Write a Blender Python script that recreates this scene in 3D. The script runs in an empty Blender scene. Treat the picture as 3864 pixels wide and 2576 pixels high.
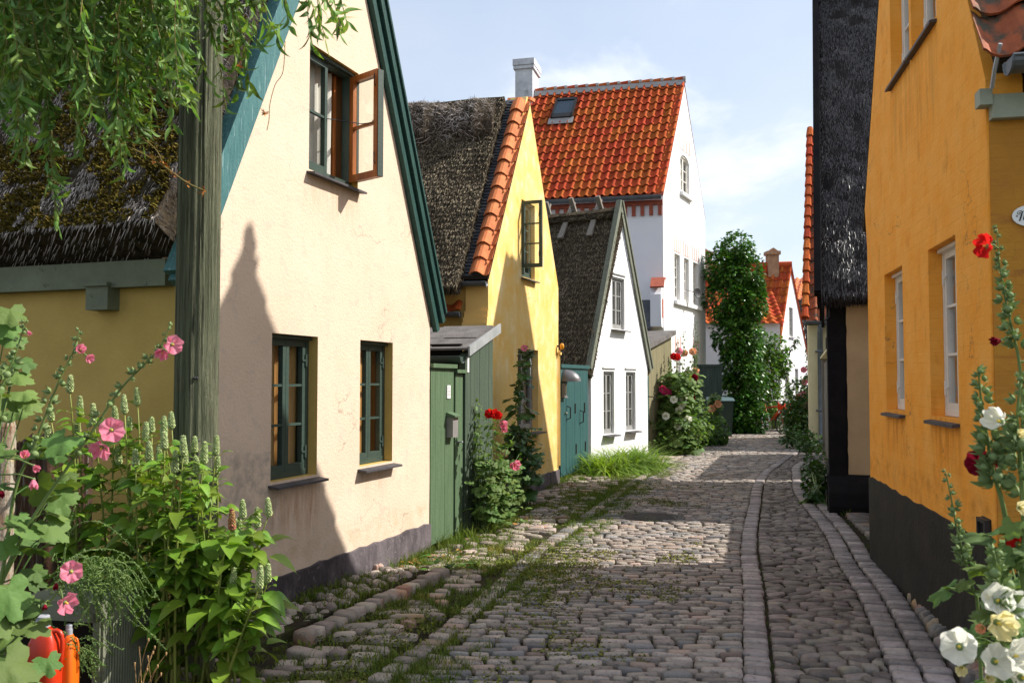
import bpy, math, random
from mathutils import Vector, Matrix, noise
from mathutils.geometry import tessellate_polygon
R = random.Random(11)
V = Vector
scene = bpy.context.scene
COL = scene.collection
# ------------------------------------------------------------------ camera model
f_, cx_, cy_, HZ, CH = 3450., 1932., 1288., 1440., 1.6
PITCH = math.atan((HZ - cy_) / f_)
CAM = V((0, 0, CH))
def ray(x, y):
    a, b, c = (x - cx_) / f_, 1.0, -(y - cy_) / f_
    co, si = math.cos(PITCH), math.sin(PITCH)
    return V((a, co * b - si * c, si * b + co * c))
def gnd(x, y, z=0.):
    r = ray(x, y); return CAM + r * ((z - CH) / r.z)
def at(x, y, Y):
    r = ray(x, y); return CAM + r * (Y / r.y)
def D(x, y): return x * 1.6429, y * 1.6429
def c2(x, y): return x / 1.0627, 1100 + y / 1.0627
def c4(x, y): return 800 + x / 1.0621, 1100 + y / 1.0621
def c3(x, y): return 700 + x / 1.2057, y / 1.2057
def b1(x, y): return 1500 + x / 1.7424, 200 + y / 1.7424
def b2(x, y): return 1500 + x / 1.568, 1000 + y / 1.568
def b3(x, y): return 2500 + x / 1.5675, 800 + y / 1.5675
def b4(x, y): return 3000 + x / 1.206, y / 1.206
def b5(x, y): return 2900 + x / 1.14, 1200 + y / 1.14
def g4(x, y): return x / 2.32, 1900 + y / 2.32
def h3(x, y): return 2400 + x / 2.4125, 1100 + y / 2.4125

class Fr:
    """vertical frame: u along the wall, n out of it, z up"""
    def __init__(s, o, u):
        s.o = V((o[0], o[1], 0)); s.u = V((u[0], u[1], 0)).normalized(); s.n = V((s.u.y, -s.u.x, 0))
    def P(s, u, z, n=0.): return s.o + s.u * u + s.n * n + V((0, 0, z))
    def uv(s, q, off=0.):
        r = ray(*q); o = s.o + s.n * off
        t = (o - CAM).dot(s.n) / r.dot(s.n); p = CAM + r * t
        return (p - s.o).dot(s.u), p.z
def fr_vp(g, vp):
    r = ray(vp, HZ); return Fr(gnd(*g), (r.x, r.y))

# ------------------------------------------------------------------ mesh builder
class MB:
    def __init__(s): s.v = []; s.f = []; s.m = []; s.uv = {}
    def add(s, pts): n = len(s.v); s.v.extend(pts); return n
    def face(s, idx, mi=0): s.f.append(tuple(idx)); s.m.append(mi)
    def poly(s, pts, mi=0):
        n = s.add(pts); s.face(range(n, n + len(pts)), mi)
    def box(s, o, a, b, c, mi=0):
        o, a, b, c = V(o), V(a), V(b), V(c)
        if a.cross(b).dot(c) < 0: a, b = b, a
        n = s.add([o, o + a, o + a + b, o + b, o + c, o + a + c, o + a + b + c, o + b + c])
        for q in ((3, 2, 1, 0), (4, 5, 6, 7), (0, 1, 5, 4), (1, 2, 6, 5), (2, 3, 7, 6), (3, 0, 4, 7)): s.face([n + i for i in q], mi)
    def fbox(s, F, u0, u1, z0, z1, n0, n1, mi=0):
        s.box(F.P(u0, z0, n0), F.u * (u1 - u0), V((0, 0, z1 - z0)), F.n * (n1 - n0), mi)
    def prism(s, pts, off, mi=0):
        pts = [V(p) for p in pts]; off = V(off); k = len(pts)
        n = s.add(pts + [p + off for p in pts])
        nr = V((0, 0, 0))
        for i in range(k): nr += pts[i].cross(pts[(i + 1) % k])
        flip = nr.dot(off) > 0
        a = list(range(n, n + k)); b = list(range(n + k, n + 2 * k))
        s.face(a[::-1] if flip else a, mi); s.face(b if flip else b[::-1], mi)
        for i in range(k):
            j = (i + 1) % k; q = [a[i], a[j], b[j], b[i]]
            s.face(q if flip else q[::-1], mi)
    def tube(s, pts, rad, seg=6, mi=0, cap=True):
        pts = [V(p) for p in pts]; k = len(pts)
        if not hasattr(rad, '__len__'): rad = [rad] * k
        t0 = (pts[1] - pts[0]).normalized()
        up = V((0, 0, 1)) if abs(t0.z) < .9 else V((1, 0, 0))
        x = t0.cross(up).normalized(); rings = []
        for i in range(k):
            t = (pts[min(i + 1, k - 1)] - pts[max(i - 1, 0)])
            if t.length < 1e-9: t = t0
            t = t.normalized(); x = (x - t * x.dot(t))
            x = x.normalized() if x.length > 1e-6 else t.orthogonal().normalized()
            y = t.cross(x)
            n = s.add([pts[i] + (x * math.cos(2 * math.pi * j / seg) + y * math.sin(2 * math.pi * j / seg)) * rad[i] for j in range(seg)])
            rings.append(n)
        for i in range(k - 1):
            for j in range(seg):
                j2 = (j + 1) % seg
                s.face((rings[i] + j, rings[i] + j2, rings[i + 1] + j2, rings[i + 1] + j), mi)
        if cap:
            s.face([rings[0] + j for j in range(seg)][::-1], mi); s.face([rings[-1] + j for j in range(seg)], mi)
    def ball(s, c, r, seg=8, rg=5, mi=0, sq=(1, 1, 1), rot=None):
        c = V(c); n0 = None; rows = []
        for i in range(rg + 1):
            th = math.pi * i / rg
            row = []
            for j in range(1 if i in (0, rg) else seg):
                ph = 2 * math.pi * j / seg
                p = V((math.sin(th) * math.cos(ph) * r * sq[0], math.sin(th) * math.sin(ph) * r * sq[1], math.cos(th) * r * sq[2]))
                if rot: p = rot @ p
                row.append(s.add([c + p]))
            rows.append(row)
        for i in range(rg):
            a, b = rows[i], rows[i + 1]
            for j in range(seg):
                k = (j + 1) % seg
                if len(a) == 1: s.face((a[0], b[j], b[k]), mi)
                elif len(b) == 1: s.face((a[j], b[0], a[k]), mi)
                else: s.face((a[j], b[j], b[k], a[k]), mi)
    def lathe(s, c, prof, seg=16, mi=0, axis=None):
        """prof: (r, h) list; axis direction"""
        c = V(c); ax = V(axis).normalized() if axis else V((0, 0, 1))
        x = ax.orthogonal().normalized(); y = ax.cross(x); rows = []
        for r, h in prof:
            rows.append(s.add([c + ax * h + (x * math.cos(2 * math.pi * j / seg) + y * math.sin(2 * math.pi * j / seg)) * max(r, 1e-4) for j in range(seg)]))
        for i in range(len(prof) - 1):
            for j in range(seg):
                k = (j + 1) % seg
                s.face((rows[i] + j, rows[i] + k, rows[i + 1] + k, rows[i + 1] + j), mi)
        s.face([rows[0] + j for j in range(seg)][::-1], mi); s.face([rows[-1] + j for j in range(seg)], mi)
    def grid(s, fn, nu, nv, mi=0):
        n = s.add([fn(i / nu, j / nv) for j in range(nv + 1) for i in range(nu + 1)])
        for j in range(nv):
            for i in range(nu):
                a = n + j * (nu + 1) + i
                s.face((a, a + 1, a + nu + 2, a + nu + 1), mi)
    def build(s, name, mats, parent=None, smooth=False, F=None):
        if not isinstance(mats, (list, tuple)): mats = [mats]
        L = wloc(parent) if parent else V((0, 0, 0))
        me = bpy.data.meshes.new(name)
        vs = s.v
        me.from_pydata([(p[0] - L.x, p[1] - L.y, p[2] - L.z) for p in vs], [], s.f)
        for m in mats: me.materials.append(m)
        if len(mats) > 1: me.polygons.foreach_set('material_index', s.m)
        if smooth: me.polygons.foreach_set('use_smooth', [True] * len(s.f))
        if F:
            ul = me.uv_layers.new(name='UVMap'); li = [0] * len(me.loops)
            me.loops.foreach_get('vertex_index', li)
            co = [((V(p) - F.o).dot(F.u) + (V(p) - F.o).dot(F.n) * .7, p[2]) for p in vs]
            buf = [0.] * (2 * len(li))
            for k, i in enumerate(li): buf[2 * k], buf[2 * k + 1] = co[i]
            ul.data.foreach_set('uv', buf)
        me.update()
        o = bpy.data.objects.new(name, me); COL.objects.link(o)
        if parent: o.parent = parent
        return o
def wloc(o):
    p = V((0, 0, 0))
    while o: p += o.location; o = o.parent
    return p
def tag(o, label=None, cat=None, group=None, kind=None):
    if label: o['label'] = label
    if cat: o['category'] = cat
    if group: o['group'] = group
    if kind: o['kind'] = kind
    return o
def thing(name, label, cat, loc, group=None):
    o = bpy.data.objects.new(name, None); COL.objects.link(o)
    o.location = loc; o.empty_display_size = .2
    return tag(o, label, cat, group)
def struct(name, mb, mats, **k):
    return tag(mb.build(name, mats, **k), kind='structure')

# ------------------------------------------------------------------ materials
def lin(h):
    h = h.lstrip('#'); r = []
    for i in (0, 2, 4):
        c = int(h[i:i + 2], 16) / 255.
        r.append(c / 12.92 if c < .04045 else ((c + .055) / 1.055) ** 2.4)
    return tuple(r) + (1,)
def _c(c): return lin(c) if isinstance(c, str) else (tuple(c) + (1,) if len(c) == 3 else tuple(c))
def mat(name, c1, c2=None, scale=4., lo=.35, hi=.65, c3=None, s3=1.5, lo3=.5, hi3=.7, st=(1, 1, 1), st3=(1, 1, 1), rough=.8, bump=0., bs=40., bst=(1, 1, 1),
        isl=0., islh=0., spec=.25, trans=0., uv=False, brick=None, metal=0., detail=6, wave=None, stains=(), crack=0., islc=(), ttint=(1.5, 1.5, .55)):
    m = bpy.data.materials.new(name); m.use_nodes = True; nt = m.node_tree; N = nt.nodes; Lk = nt.links
    bs_ = N['Principled BSDF']; out = N['Material Output']
    def nd(t, **k):
        n = N.new(t)
        for a, b in k.items(): setattr(n, a, b)
        return n
    tc = nd('ShaderNodeTexCoord'); src = tc.outputs['UV' if uv else 'Object']
    def mapped(s):
        mp = nd('ShaderNodeMapping'); mp.inputs['Scale'].default_value = s; Lk.new(src, mp.inputs['Vector']); return mp.outputs[0]
    def noi(sc, s, dt=detail):
        n = nd('ShaderNodeTexNoise'); n.inputs['Scale'].default_value = sc; n.inputs['Detail'].default_value = dt; n.inputs['Roughness'].default_value = .6
        Lk.new(mapped(s), n.inputs['Vector']); return n.outputs['Fac']
    def rng(v, a, b):
        r = nd('ShaderNodeMapRange'); r.inputs['From Min'].default_value = a; r.inputs['From Max'].default_value = b; Lk.new(v, r.inputs['Value']); return r.outputs[0]
    def mix(fac, a, b):
        x = nd('ShaderNodeMix', data_type='RGBA'); Lk.new(fac, x.inputs['Factor'])
        for s, i in ((a, 6), (b, 7)):
            if isinstance(s, tuple): x.inputs[i].default_value = s
            else: Lk.new(s, x.inputs[i])
        return x.outputs[2]
    c = _c(c1)
    if c2 is not None: c = mix(rng(noi(scale, st), lo, hi), c, _c(c2))
    if c3 is not None: c = mix(rng(noi(s3, st3), lo3, hi3), c, _c(c3))
    def mth(op, a, b):
        n = nd('ShaderNodeMath', operation=op)
        for i, s in enumerate((a, b)):
            if isinstance(s, (int, float)): n.inputs[i].default_value = s
            else: Lk.new(s, n.inputs[i])
        return n.outputs[0]
    if islc:
        g0 = nd('ShaderNodeNewGeometry')
        for k, (col, prob) in enumerate(islc):
            fr0 = mth('FRACT', mth('MULTIPLY', g0.outputs['Random Per Island'], 13.7 + 11.3 * k), 0.)
            c = mix(mth('LESS_THAN', fr0, prob), c, _c(col))
    if stains:
        sp = nd('ShaderNodeSeparateXYZ'); Lk.new(src, sp.inputs[0])
        for (u0, u1, z0, z1, col, amt, ns, nst) in stains:
            f = mth('MULTIPLY', mth('MULTIPLY', rng(sp.outputs[0], u0 - .1, u0 + .1), rng(sp.outputs[0], u1 + .1, u1 - .1)), mth('MULTIPLY', rng(sp.outputs[1], z0 - .02, z0 + .22), rng(sp.outputs[1], z1 + .05, z1 - .03)))
            f = mth('MULTIPLY', mth('MULTIPLY', f, rng(noi(ns, nst), .42, .66)), amt); c = mix(f, c, _c(col))
    if crack:
        vo = nd('ShaderNodeTexVoronoi', feature='DISTANCE_TO_EDGE'); vo.inputs['Scale'].default_value = 1.1
        mpp = nd('ShaderNodeMapping'); Lk.new(src, mpp.inputs['Vector']); nn_ = nd('ShaderNodeTexNoise'); nn_.inputs['Scale'].default_value = 2.5; nn_.inputs['Detail'].default_value = 8; Lk.new(src, nn_.inputs['Vector'])
        ad = nd('ShaderNodeVectorMath', operation='ADD'); Lk.new(mpp.outputs[0], ad.inputs[0]); Lk.new(nn_.outputs['Color'], ad.inputs[1]); Lk.new(ad.outputs[0], vo.inputs['Vector'])
        f = mth('MULTIPLY', rng(vo.outputs['Distance'], .007, .002), rng(noi(1.3, (1, 1, 1)), .50, .58)); c = mix(mth('MULTIPLY', f, crack), c, (.12, .09, .07, 1))
    hgt = None
    if brick:
        bk = nd('ShaderNodeTexBrick'); bk.inputs['Scale'].default_value = 1; bk.inputs['Brick Width'].default_value = .24; bk.inputs['Row Height'].default_value = .075
        bk.inputs['Mortar Size'].default_value = .008; bk.inputs['Mortar Smooth'].default_value = .9
        bk.inputs['Color1'].default_value = (1, 1, 1, 1); bk.inputs['Color2'].default_value = (.86, .86, .86, 1); bk.inputs['Mortar'].default_value = (.8, .8, .8, 1)
        Lk.new(src, bk.inputs['Vector'])
        x = nd('ShaderNodeMix', data_type='RGBA', blend_type='MULTIPLY'); x.inputs['Factor'].default_value = brick
        if isinstance(c, tuple): x.inputs[6].default_value = c
        else: Lk.new(c, x.inputs[6])
        Lk.new(bk.outputs['Color'], x.inputs[7]); c = x.outputs[2]; hgt = bk.outputs['Color']
    if isl or islh:
        g = nd('ShaderNodeNewGeometry'); hs = nd('ShaderNodeHueSaturation')
        r = nd('ShaderNodeMapRange'); r.inputs['To Min'].default_value = 1 - isl; r.inputs['To Max'].default_value = 1 + isl
        Lk.new(g.outputs['Random Per Island'], r.inputs['Value']); Lk.new(r.outputs[0], hs.inputs['Value'])
        if islh:
            mm = nd('ShaderNodeMath', operation='MULTIPLY'); mm.inputs[1].default_value = 7.31; Lk.new(g.outputs['Random Per Island'], mm.inputs[0])
            fr = nd('ShaderNodeMath', operation='FRACT'); Lk.new(mm.outputs[0], fr.inputs[0])
            r2 = nd('ShaderNodeMapRange'); r2.inputs['To Min'].default_value = .5 - islh; r2.inputs['To Max'].default_value = .5 + islh
            Lk.new(fr.outputs[0], r2.inputs['Value']); Lk.new(r2.outputs[0], hs.inputs['Hue'])
        if isinstance(c, tuple): hs.inputs['Color'].default_value = c
        else: Lk.new(c, hs.inputs['Color'])
        c = hs.outputs[0]
    if isinstance(c, tuple): bs_.inputs['Base Color'].default_value = c
    else: Lk.new(c, bs_.inputs['Base Color'])
    bs_.inputs['Roughness'].default_value = rough; bs_.inputs['Specular IOR Level'].default_value = spec; bs_.inputs['Metallic'].default_value = metal
    if bump:
        b = nd('ShaderNodeBump'); b.inputs['Strength'].default_value = bump; b.inputs['Distance'].default_value = .02
        h = noi(bs, bst, 8)
        if hgt is not None:
            a = nd('ShaderNodeMath', operation='MULTIPLY_ADD'); a.inputs[1].default_value = .8; Lk.new(hgt, a.inputs[0]); Lk.new(h, a.inputs[2]); h = a.outputs[0]
        Lk.new(h, b.inputs['Height']); Lk.new(b.outputs[0], bs_.inputs['Normal'])
    if trans:
        t = nd('ShaderNodeBsdfTranslucent')
        tm = nd('ShaderNodeMix', data_type='RGBA', blend_type='MULTIPLY'); tm.inputs['Factor'].default_value = 1; tm.inputs[7].default_value = tuple(ttint) + (1,)
        if isinstance(c, tuple): tm.inputs[6].default_value = c
        else: Lk.new(c, tm.inputs[6])
        Lk.new(tm.outputs[2], t.inputs['Color'])
        ms = nd('ShaderNodeMixShader'); ms.inputs[0].default_value = trans
        Lk.new(bs_.outputs[0], ms.inputs[1]); Lk.new(t.outputs[0], ms.inputs[2]); Lk.new(ms.outputs[0], out.inputs['Surface'])
    return m
def glassmat(name, fac, tint=(.8, .85, .85)):
    m = bpy.data.materials.new(name); m.use_nodes = True; nt = m.node_tree; N = nt.nodes; Lk = nt.links
    N.remove(N['Principled BSDF']); out = N['Material Output']
    t = N.new('ShaderNodeBsdfTransparent'); t.inputs[0].default_value = tuple(tint) + (1,)
    g = N.new('ShaderNodeBsdfGlossy'); g.inputs['Roughness'].default_value = .015; g.inputs['Color'].default_value = (1, 1, 1, 1)
    lw = N.new('ShaderNodeLayerWeight'); lw.inputs['Blend'].default_value = .25
    mr = N.new('ShaderNodeMapRange'); mr.inputs['To Min'].default_value = fac; mr.inputs['To Max'].default_value = .42
    Lk.new(lw.outputs['Fresnel'], mr.inputs['Value'])
    n = N.new('ShaderNodeTexNoise'); n.inputs['Scale'].default_value = 3; b = N.new('ShaderNodeBump'); b.inputs['Strength'].default_value = .05; b.inputs['Distance'].default_value = .05
    tc = N.new('ShaderNodeTexCoord'); Lk.new(tc.outputs['Object'], n.inputs['Vector']); Lk.new(n.outputs['Fac'], b.inputs['Height']); Lk.new(b.outputs[0], g.inputs['Normal'])
    mx = N.new('ShaderNodeMixShader'); Lk.new(mr.outputs[0], mx.inputs[0]); Lk.new(t.outputs[0], mx.inputs[1]); Lk.new(g.outputs[0], mx.inputs[2]); Lk.new(mx.outputs[0], out.inputs['Surface'])
    return m
# ------------------------------------------------------------------ camera, sun, sky
cd = bpy.data.cameras.new('camera'); cam = bpy.data.objects.new('camera', cd); COL.objects.link(cam)
cam.location = CAM; cam.rotation_euler = (math.pi / 2 + PITCH, 0, 0)
cd.sensor_width = 36; cd.lens = 36 * f_ / 3864; cd.clip_end = 2000; cd.clip_start = .05
cd.dof.use_dof = True; cd.dof.focus_distance = 9.; cd.dof.aperture_fstop = 6.3
scene.camera = cam
EL, AZ = math.radians(43), math.radians(83)
SUN = V((math.sin(AZ) * math.cos(EL), math.cos(AZ) * math.cos(EL), math.sin(EL)))
ld = bpy.data.lights.new('sun', 'SUN'); ld.energy = 5.0; ld.angle = math.radians(.53); ld.color = (1, .95, .87)
sun = bpy.data.objects.new('sun', ld); COL.objects.link(sun); sun.rotation_euler = SUN.to_track_quat('Z', 'Y').to_euler(); sun.location = (20, 5, 20)
w = bpy.data.worlds.new('World'); scene.world = w; w.use_nodes = True
nt = w.node_tree; N = nt.nodes; Lk = nt.links; bg = N['Background']
sk = N.new('ShaderNodeTexSky'); sk.sky_type = 'NISHITA'; sk.sun_disc = False; sk.sun_elevation = EL; sk.sun_rotation = AZ
sk.air_density = 1.; sk.dust_density = 2.2; sk.ozone_density = 1.
tc = N.new('ShaderNodeTexCoord'); mp = N.new('ShaderNodeMapping'); mp.inputs['Scale'].default_value = (1, 1, 1.9); mp.inputs['Location'].default_value = (.35, .1, .12)
Lk.new(tc.outputs['Generated'], mp.inputs['Vector'])
n1 = N.new('ShaderNodeTexNoise'); n1.inputs['Scale'].default_value = 3.3; n1.inputs['Detail'].default_value = 9; n1.inputs['Roughness'].default_value = .58; n1.inputs['Distortion'].default_value = .25
Lk.new(mp.outputs[0], n1.inputs['Vector'])
r1 = N.new('ShaderNodeMapRange'); r1.interpolation_type = 'SMOOTHSTEP'; r1.inputs['From Min'].default_value = .47; r1.inputs['From Max'].default_value = .62; r1.inputs['To Min'].default_value = .46
Lk.new(n1.outputs['Fac'], r1.inputs['Value'])
n2 = N.new('ShaderNodeTexNoise'); n2.inputs['Scale'].default_value = 6; n2.inputs['Detail'].default_value = 6; Lk.new(mp.outputs[0], n2.inputs['Vector'])
cr = N.new('ShaderNodeMix'); cr.data_type = 'RGBA'; cr.inputs[6].default_value = (3.9, 4.6, 5.8, 1); cr.inputs[7].default_value = (6.1, 6.2, 6.25, 1); Lk.new(n2.outputs['Fac'], cr.inputs['Factor'])
mx = N.new('ShaderNodeMix'); mx.data_type = 'RGBA'; Lk.new(r1.outputs[0], mx.inputs['Factor']); Lk.new(sk.outputs[0], mx.inputs[6]); Lk.new(cr.outputs[2], mx.inputs[7])
Lk.new(mx.outputs[2], bg.inputs['Color']); bg.inputs['Strength'].default_value = .128
vs = scene.view_settings; vs.view_transform = 'Standard'; vs.look = 'None'; vs.exposure = 0.6; vs.gamma = 1
scene.cycles.max_bounces = 8; scene.cycles.transparent_max_bounces = 12; scene.cycles.use_denoising = True

# ------------------------------------------------------------------ palette
m_cream = mat('cream_plaster', (.655, .525, .405), (.60, .475, .36), 1.7, c3=(.50, .42, .34), s3=4, st3=(2.2, 2.2, .6), lo3=.54, hi3=.80, rough=.9, bump=.3, bs=45, spec=.1, uv=True, crack=.45, stains=((-2.62, -1.98, .45, .90, (.40, .25, .15), .8, 7, (3, .35, 1)), (-3.2, -2.45, .45, 1.15, (.30, .27, .23), .75, 9, (1, 1, 1)), (-3.4, 0., .20, .46, (.47, .36, .23), .7, 6, (1, 1, 1)), (-2.2, -1.4, 2.75, 3.14, (.52, .38, .26), .55, 7, (3, .3, 1)), (-1.35, -.75, .6, .9, (.5, .36, .25), .5, 7, (3, .3, 1))))
m_ochre = mat('ochre_plaster', (.55, .38, .12), (.48, .33, .10), 3, rough=.9, bump=.2, bs=45, spec=.1)
m_yellow = mat('yellow_limewash', (.76, .48, .13), (.75, .56, .24), 2.6, c3=(.80, .69, .44), s3=6, lo3=.50, hi3=.8, st3=(1, .6, 1), rough=.9, bump=.3, bs=45, spec=.1, uv=True, crack=.4, stains=((-2.8, 0, .2, .6, (.50, .36, .12), .6, 6, (1, 1, 1)), (-1.8, -.95, .5, .88, (.5, .3, .07), .6, 7, (3, .3, 1))))
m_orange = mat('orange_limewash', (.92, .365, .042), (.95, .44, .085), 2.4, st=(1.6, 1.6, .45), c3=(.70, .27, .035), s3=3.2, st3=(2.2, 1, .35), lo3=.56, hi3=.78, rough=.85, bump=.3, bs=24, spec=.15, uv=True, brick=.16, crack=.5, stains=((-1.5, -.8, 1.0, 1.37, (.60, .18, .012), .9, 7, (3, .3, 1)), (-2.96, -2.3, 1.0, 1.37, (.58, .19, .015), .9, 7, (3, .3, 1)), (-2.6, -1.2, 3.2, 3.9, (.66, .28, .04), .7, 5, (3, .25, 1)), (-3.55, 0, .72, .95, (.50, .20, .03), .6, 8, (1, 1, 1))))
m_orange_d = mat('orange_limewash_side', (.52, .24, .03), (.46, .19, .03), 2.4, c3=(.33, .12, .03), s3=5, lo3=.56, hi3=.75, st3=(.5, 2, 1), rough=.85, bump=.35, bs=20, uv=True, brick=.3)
m_white = mat('white_limewash', (.76, .76, .755), (.70, .70, .70), 4, lo=.3, hi=.75, rough=.9, bump=.25, bs=40, spec=.1, uv=True, brick=.05)
m_whiteplain = mat('white_plaster', (.78, .77, .79), (.75, .74, .77), 1.5, rough=.9, bump=.12, bs=40, spec=.1)
m_beige = mat('beige_plaster', (.60, .42, .24), (.52, .36, .20), 3, rough=.9, bump=.2, bs=35, spec=.1)
m_pale = mat('pale_yellow_plaster', (.72, .62, .38), (.66, .56, .33), 3, rough=.9, bump=.2, bs=35)
m_plinth = mat('tarred_plinth', (.055, .048, .052), (.17, .145, .155), 5, lo=.42, hi=.72, st=(1, 1, .45), c3=(.20, .17, .18), s3=14, lo3=.6, hi3=.72, rough=.8, bump=.4, bs=30, spec=.15)
m_plinth_b = mat('tar_black_plinth', (.020, .019, .017), (.036, .034, .028), 4, rough=.7, bump=.3, bs=25, spec=.2)
m_black = mat('tar_black', (.007, .006, .008), (.014, .012, .012), 6, rough=.75, bump=.3, bs=25, spec=.15)
m_wgreen = mat('dark_green_paint', (.032, .055, .045), (.045, .07, .055), 12, st=(1, 1, 6), rough=.45, bump=.08, bs=80, spec=.4)
m_teal = mat('weathered_teal_board', (.035, .115, .12), (.06, .16, .16), 9, st=(6, 6, .5), c3=(.34, .46, .46), s3=11, st3=(8, 8, .35), lo3=.6, hi3=.72, rough=.55, bump=.2, bs=40)
m_dkteal = mat('darker_green_board', (.014, .045, .038), (.026, .075, .066), 9, st=(6, 6, .5), c3=(.18, .25, .24), s3=22, lo3=.74, hi3=.8, rough=.5, bump=.2, bs=40)  # right bargeboard, coloured darker than the left one
m_wood = mat('varnished_pine', (.40, .13, .025), (.28, .075, .015), 6, st=(6, 6, .6), rough=.4, bump=.1, bs=30, spec=.4)
m_wwhite = mat('white_window_paint', (.76, .73, .68), (.68, .65, .60), 6, rough=.5, bump=.05)
m_wgrey = mat('grey_window_paint', (.30, .30, .29), (.25, .25, .24), 6, rough=.55)
m_slate = mat('slate_sill', (.045, .044, .05), (.075, .07, .075), 8, rough=.6, bump=.2, bs=30, spec=.35)
m_dark = mat('dark_room', (.018, .015, .013), rough=.9, spec=.0)
m_brownroom = mat('brown_panel_room', (.30, .13, .04), (.20, .08, .025), 4, st=(6, 6, .3), rough=.7)
m_board = mat('pine_shutter', (.75, .47, .19), (.64, .38, .14), 5, st=(8, 8, .4), rough=.7)
m_curt = mat('pale_curtain', (.66, .64, .58), (.56, .54, .48), 8, st=(5, 5, .3), rough=.95, spec=0)
m_glass = glassmat('window_glass', .07, (.95, .96, .95))
m_glassr = glassmat('window_glass_reflective', .42, (.5, .5, .5))
m_zinc = mat('zinc_gutter', (.10, .115, .13), (.15, .165, .18), 5, rough=.45, metal=.5, spec=.5)
m_zincl = mat('pale_zinc', (.45, .47, .48), (.35, .37, .38), 5, rough=.45, metal=.4)
m_gateg = mat('green_gate_paint', (.070, .115, .060), (.10, .155, .085), 7, st=(8, 8, .3), c3=(.03, .07, .04), s3=9, st3=(9, 9, .35), lo3=.6, hi3=.72, rough=.6, bump=.25, bs=30)
m_shedg = mat('faded_green_boards', (.042, .066, .042), (.075, .10, .07), 6, st=(9, 9, .3), c3=(.025, .04, .03), s3=7, st3=(10, 10, .4), lo3=.58, hi3=.7, rough=.75, bump=.3, bs=30)
m_tgate = mat('teal_gate_paint', (.022, .072, .074), (.035, .10, .098), 6, st=(7, 7, .3), c3=(.12, .2, .19), s3=9, st3=(10, 10, .4), lo3=.68, hi3=.78, rough=.5, bump=.2, bs=30)
m_felt = mat('roofing_felt', (.17, .155, .145), (.11, .10, .095), 7, rough=.95, bump=.5, bs=50)
m_tile = mat('red_pantile', (.45, .098, .03), (.34, .066, .02), 9, c3=(.30, .10, .05), s3=5, lo3=.6, hi3=.8, rough=.9, spec=.08, bump=.25, bs=40, isl=.16, islh=.012)
m_tileold = mat('orange_coping_tile', (.60, .20, .07), (.48, .14, .05), 8, c3=(.16, .10, .07), s3=10, lo3=.64, hi3=.72, rough=.8, bump=.25, bs=35, isl=.12)
m_tiledk = mat('mossy_old_tile', (.40, .11, .045), (.26, .075, .035), 7, c3=(.08, .07, .05), s3=6, lo3=.5, hi3=.62, rough=.85, bump=.3, bs=35, isl=.2)
m_mortar = mat('grey_mortar', (.36, .35, .34), (.28, .27, .27), 8, rough=.95, bump=.3)
m_slated = mat('dark_slate_tile', (.05, .055, .065), (.085, .09, .10), 6, rough=.55, isl=.25, bump=.1)
m_thb = mat('thatch_base', (.030, .024, .017), (.075, .06, .042), 14, rough=1, bump=.8, bs=30, spec=0)
m_th1 = mat('thatch_straw', (.42, .37, .34), (.13, .10, .07), 1.6, isl=.85, rough=.85, spec=.25)
m_th2 = mat('thatch_straw_brown', (.20, .165, .11), (.10, .08, .05), 2.2, isl=.75, rough=.85, spec=.2)
m_thk = mat('thatch_straw_black', (.085, .08, .08), (.035, .033, .032), 3, isl=.8, rough=.42, spec=.55)
m_thkb = mat('thatch_base_black', (.020, .018, .018), (.035, .032, .03), 8, rough=.9, bump=.8, bs=30, spec=.1)
m_moss = mat('roof_moss', (.155, .12, .026), (.085, .072, .02), 6, isl=.5, islh=.02, rough=.95, spec=0)
m_metal = mat('dark_iron', (.03, .03, .032), rough=.5, metal=.4, spec=.4)
m_steel = mat('grey_metal_box', (.30, .28, .27), (.24, .23, .22), 5, rough=.5, metal=.3)
m_plate = mat('white_enamel', (.78, .78, .76), rough=.3, spec=.5)
m_ink = mat('black_lettering', (.01, .01, .012), rough=.4)
m_greywood = mat('grey_weathered_wood', (.26, .235, .20), (.17, .15, .125), 7, st=(8, 8, .4), rough=.9, bump=.4, bs=25)
m_gwood2 = mat('grey_green_board', (.20, .21, .165), (.13, .14, .10), 7, st=(5, 5, .5), rough=.85, bump=.3)
m_brick = mat('brick_red', (.36, .10, .06), (.28, .07, .045), 9, rough=.9, bump=.3)
m_beamd = mat('dull_green_beam', (.20, .22, .15), (.15, .165, .115), 5, c3=(.08, .08, .06), s3=12, lo3=.62, hi3=.72, rough=.85, bump=.3)
m_beam = mat('pale_green_beam', (.38, .40, .31), (.30, .32, .25), 5, c3=(.12, .12, .09), s3=12, lo3=.66, hi3=.72, rough=.8, bump=.3)

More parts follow.
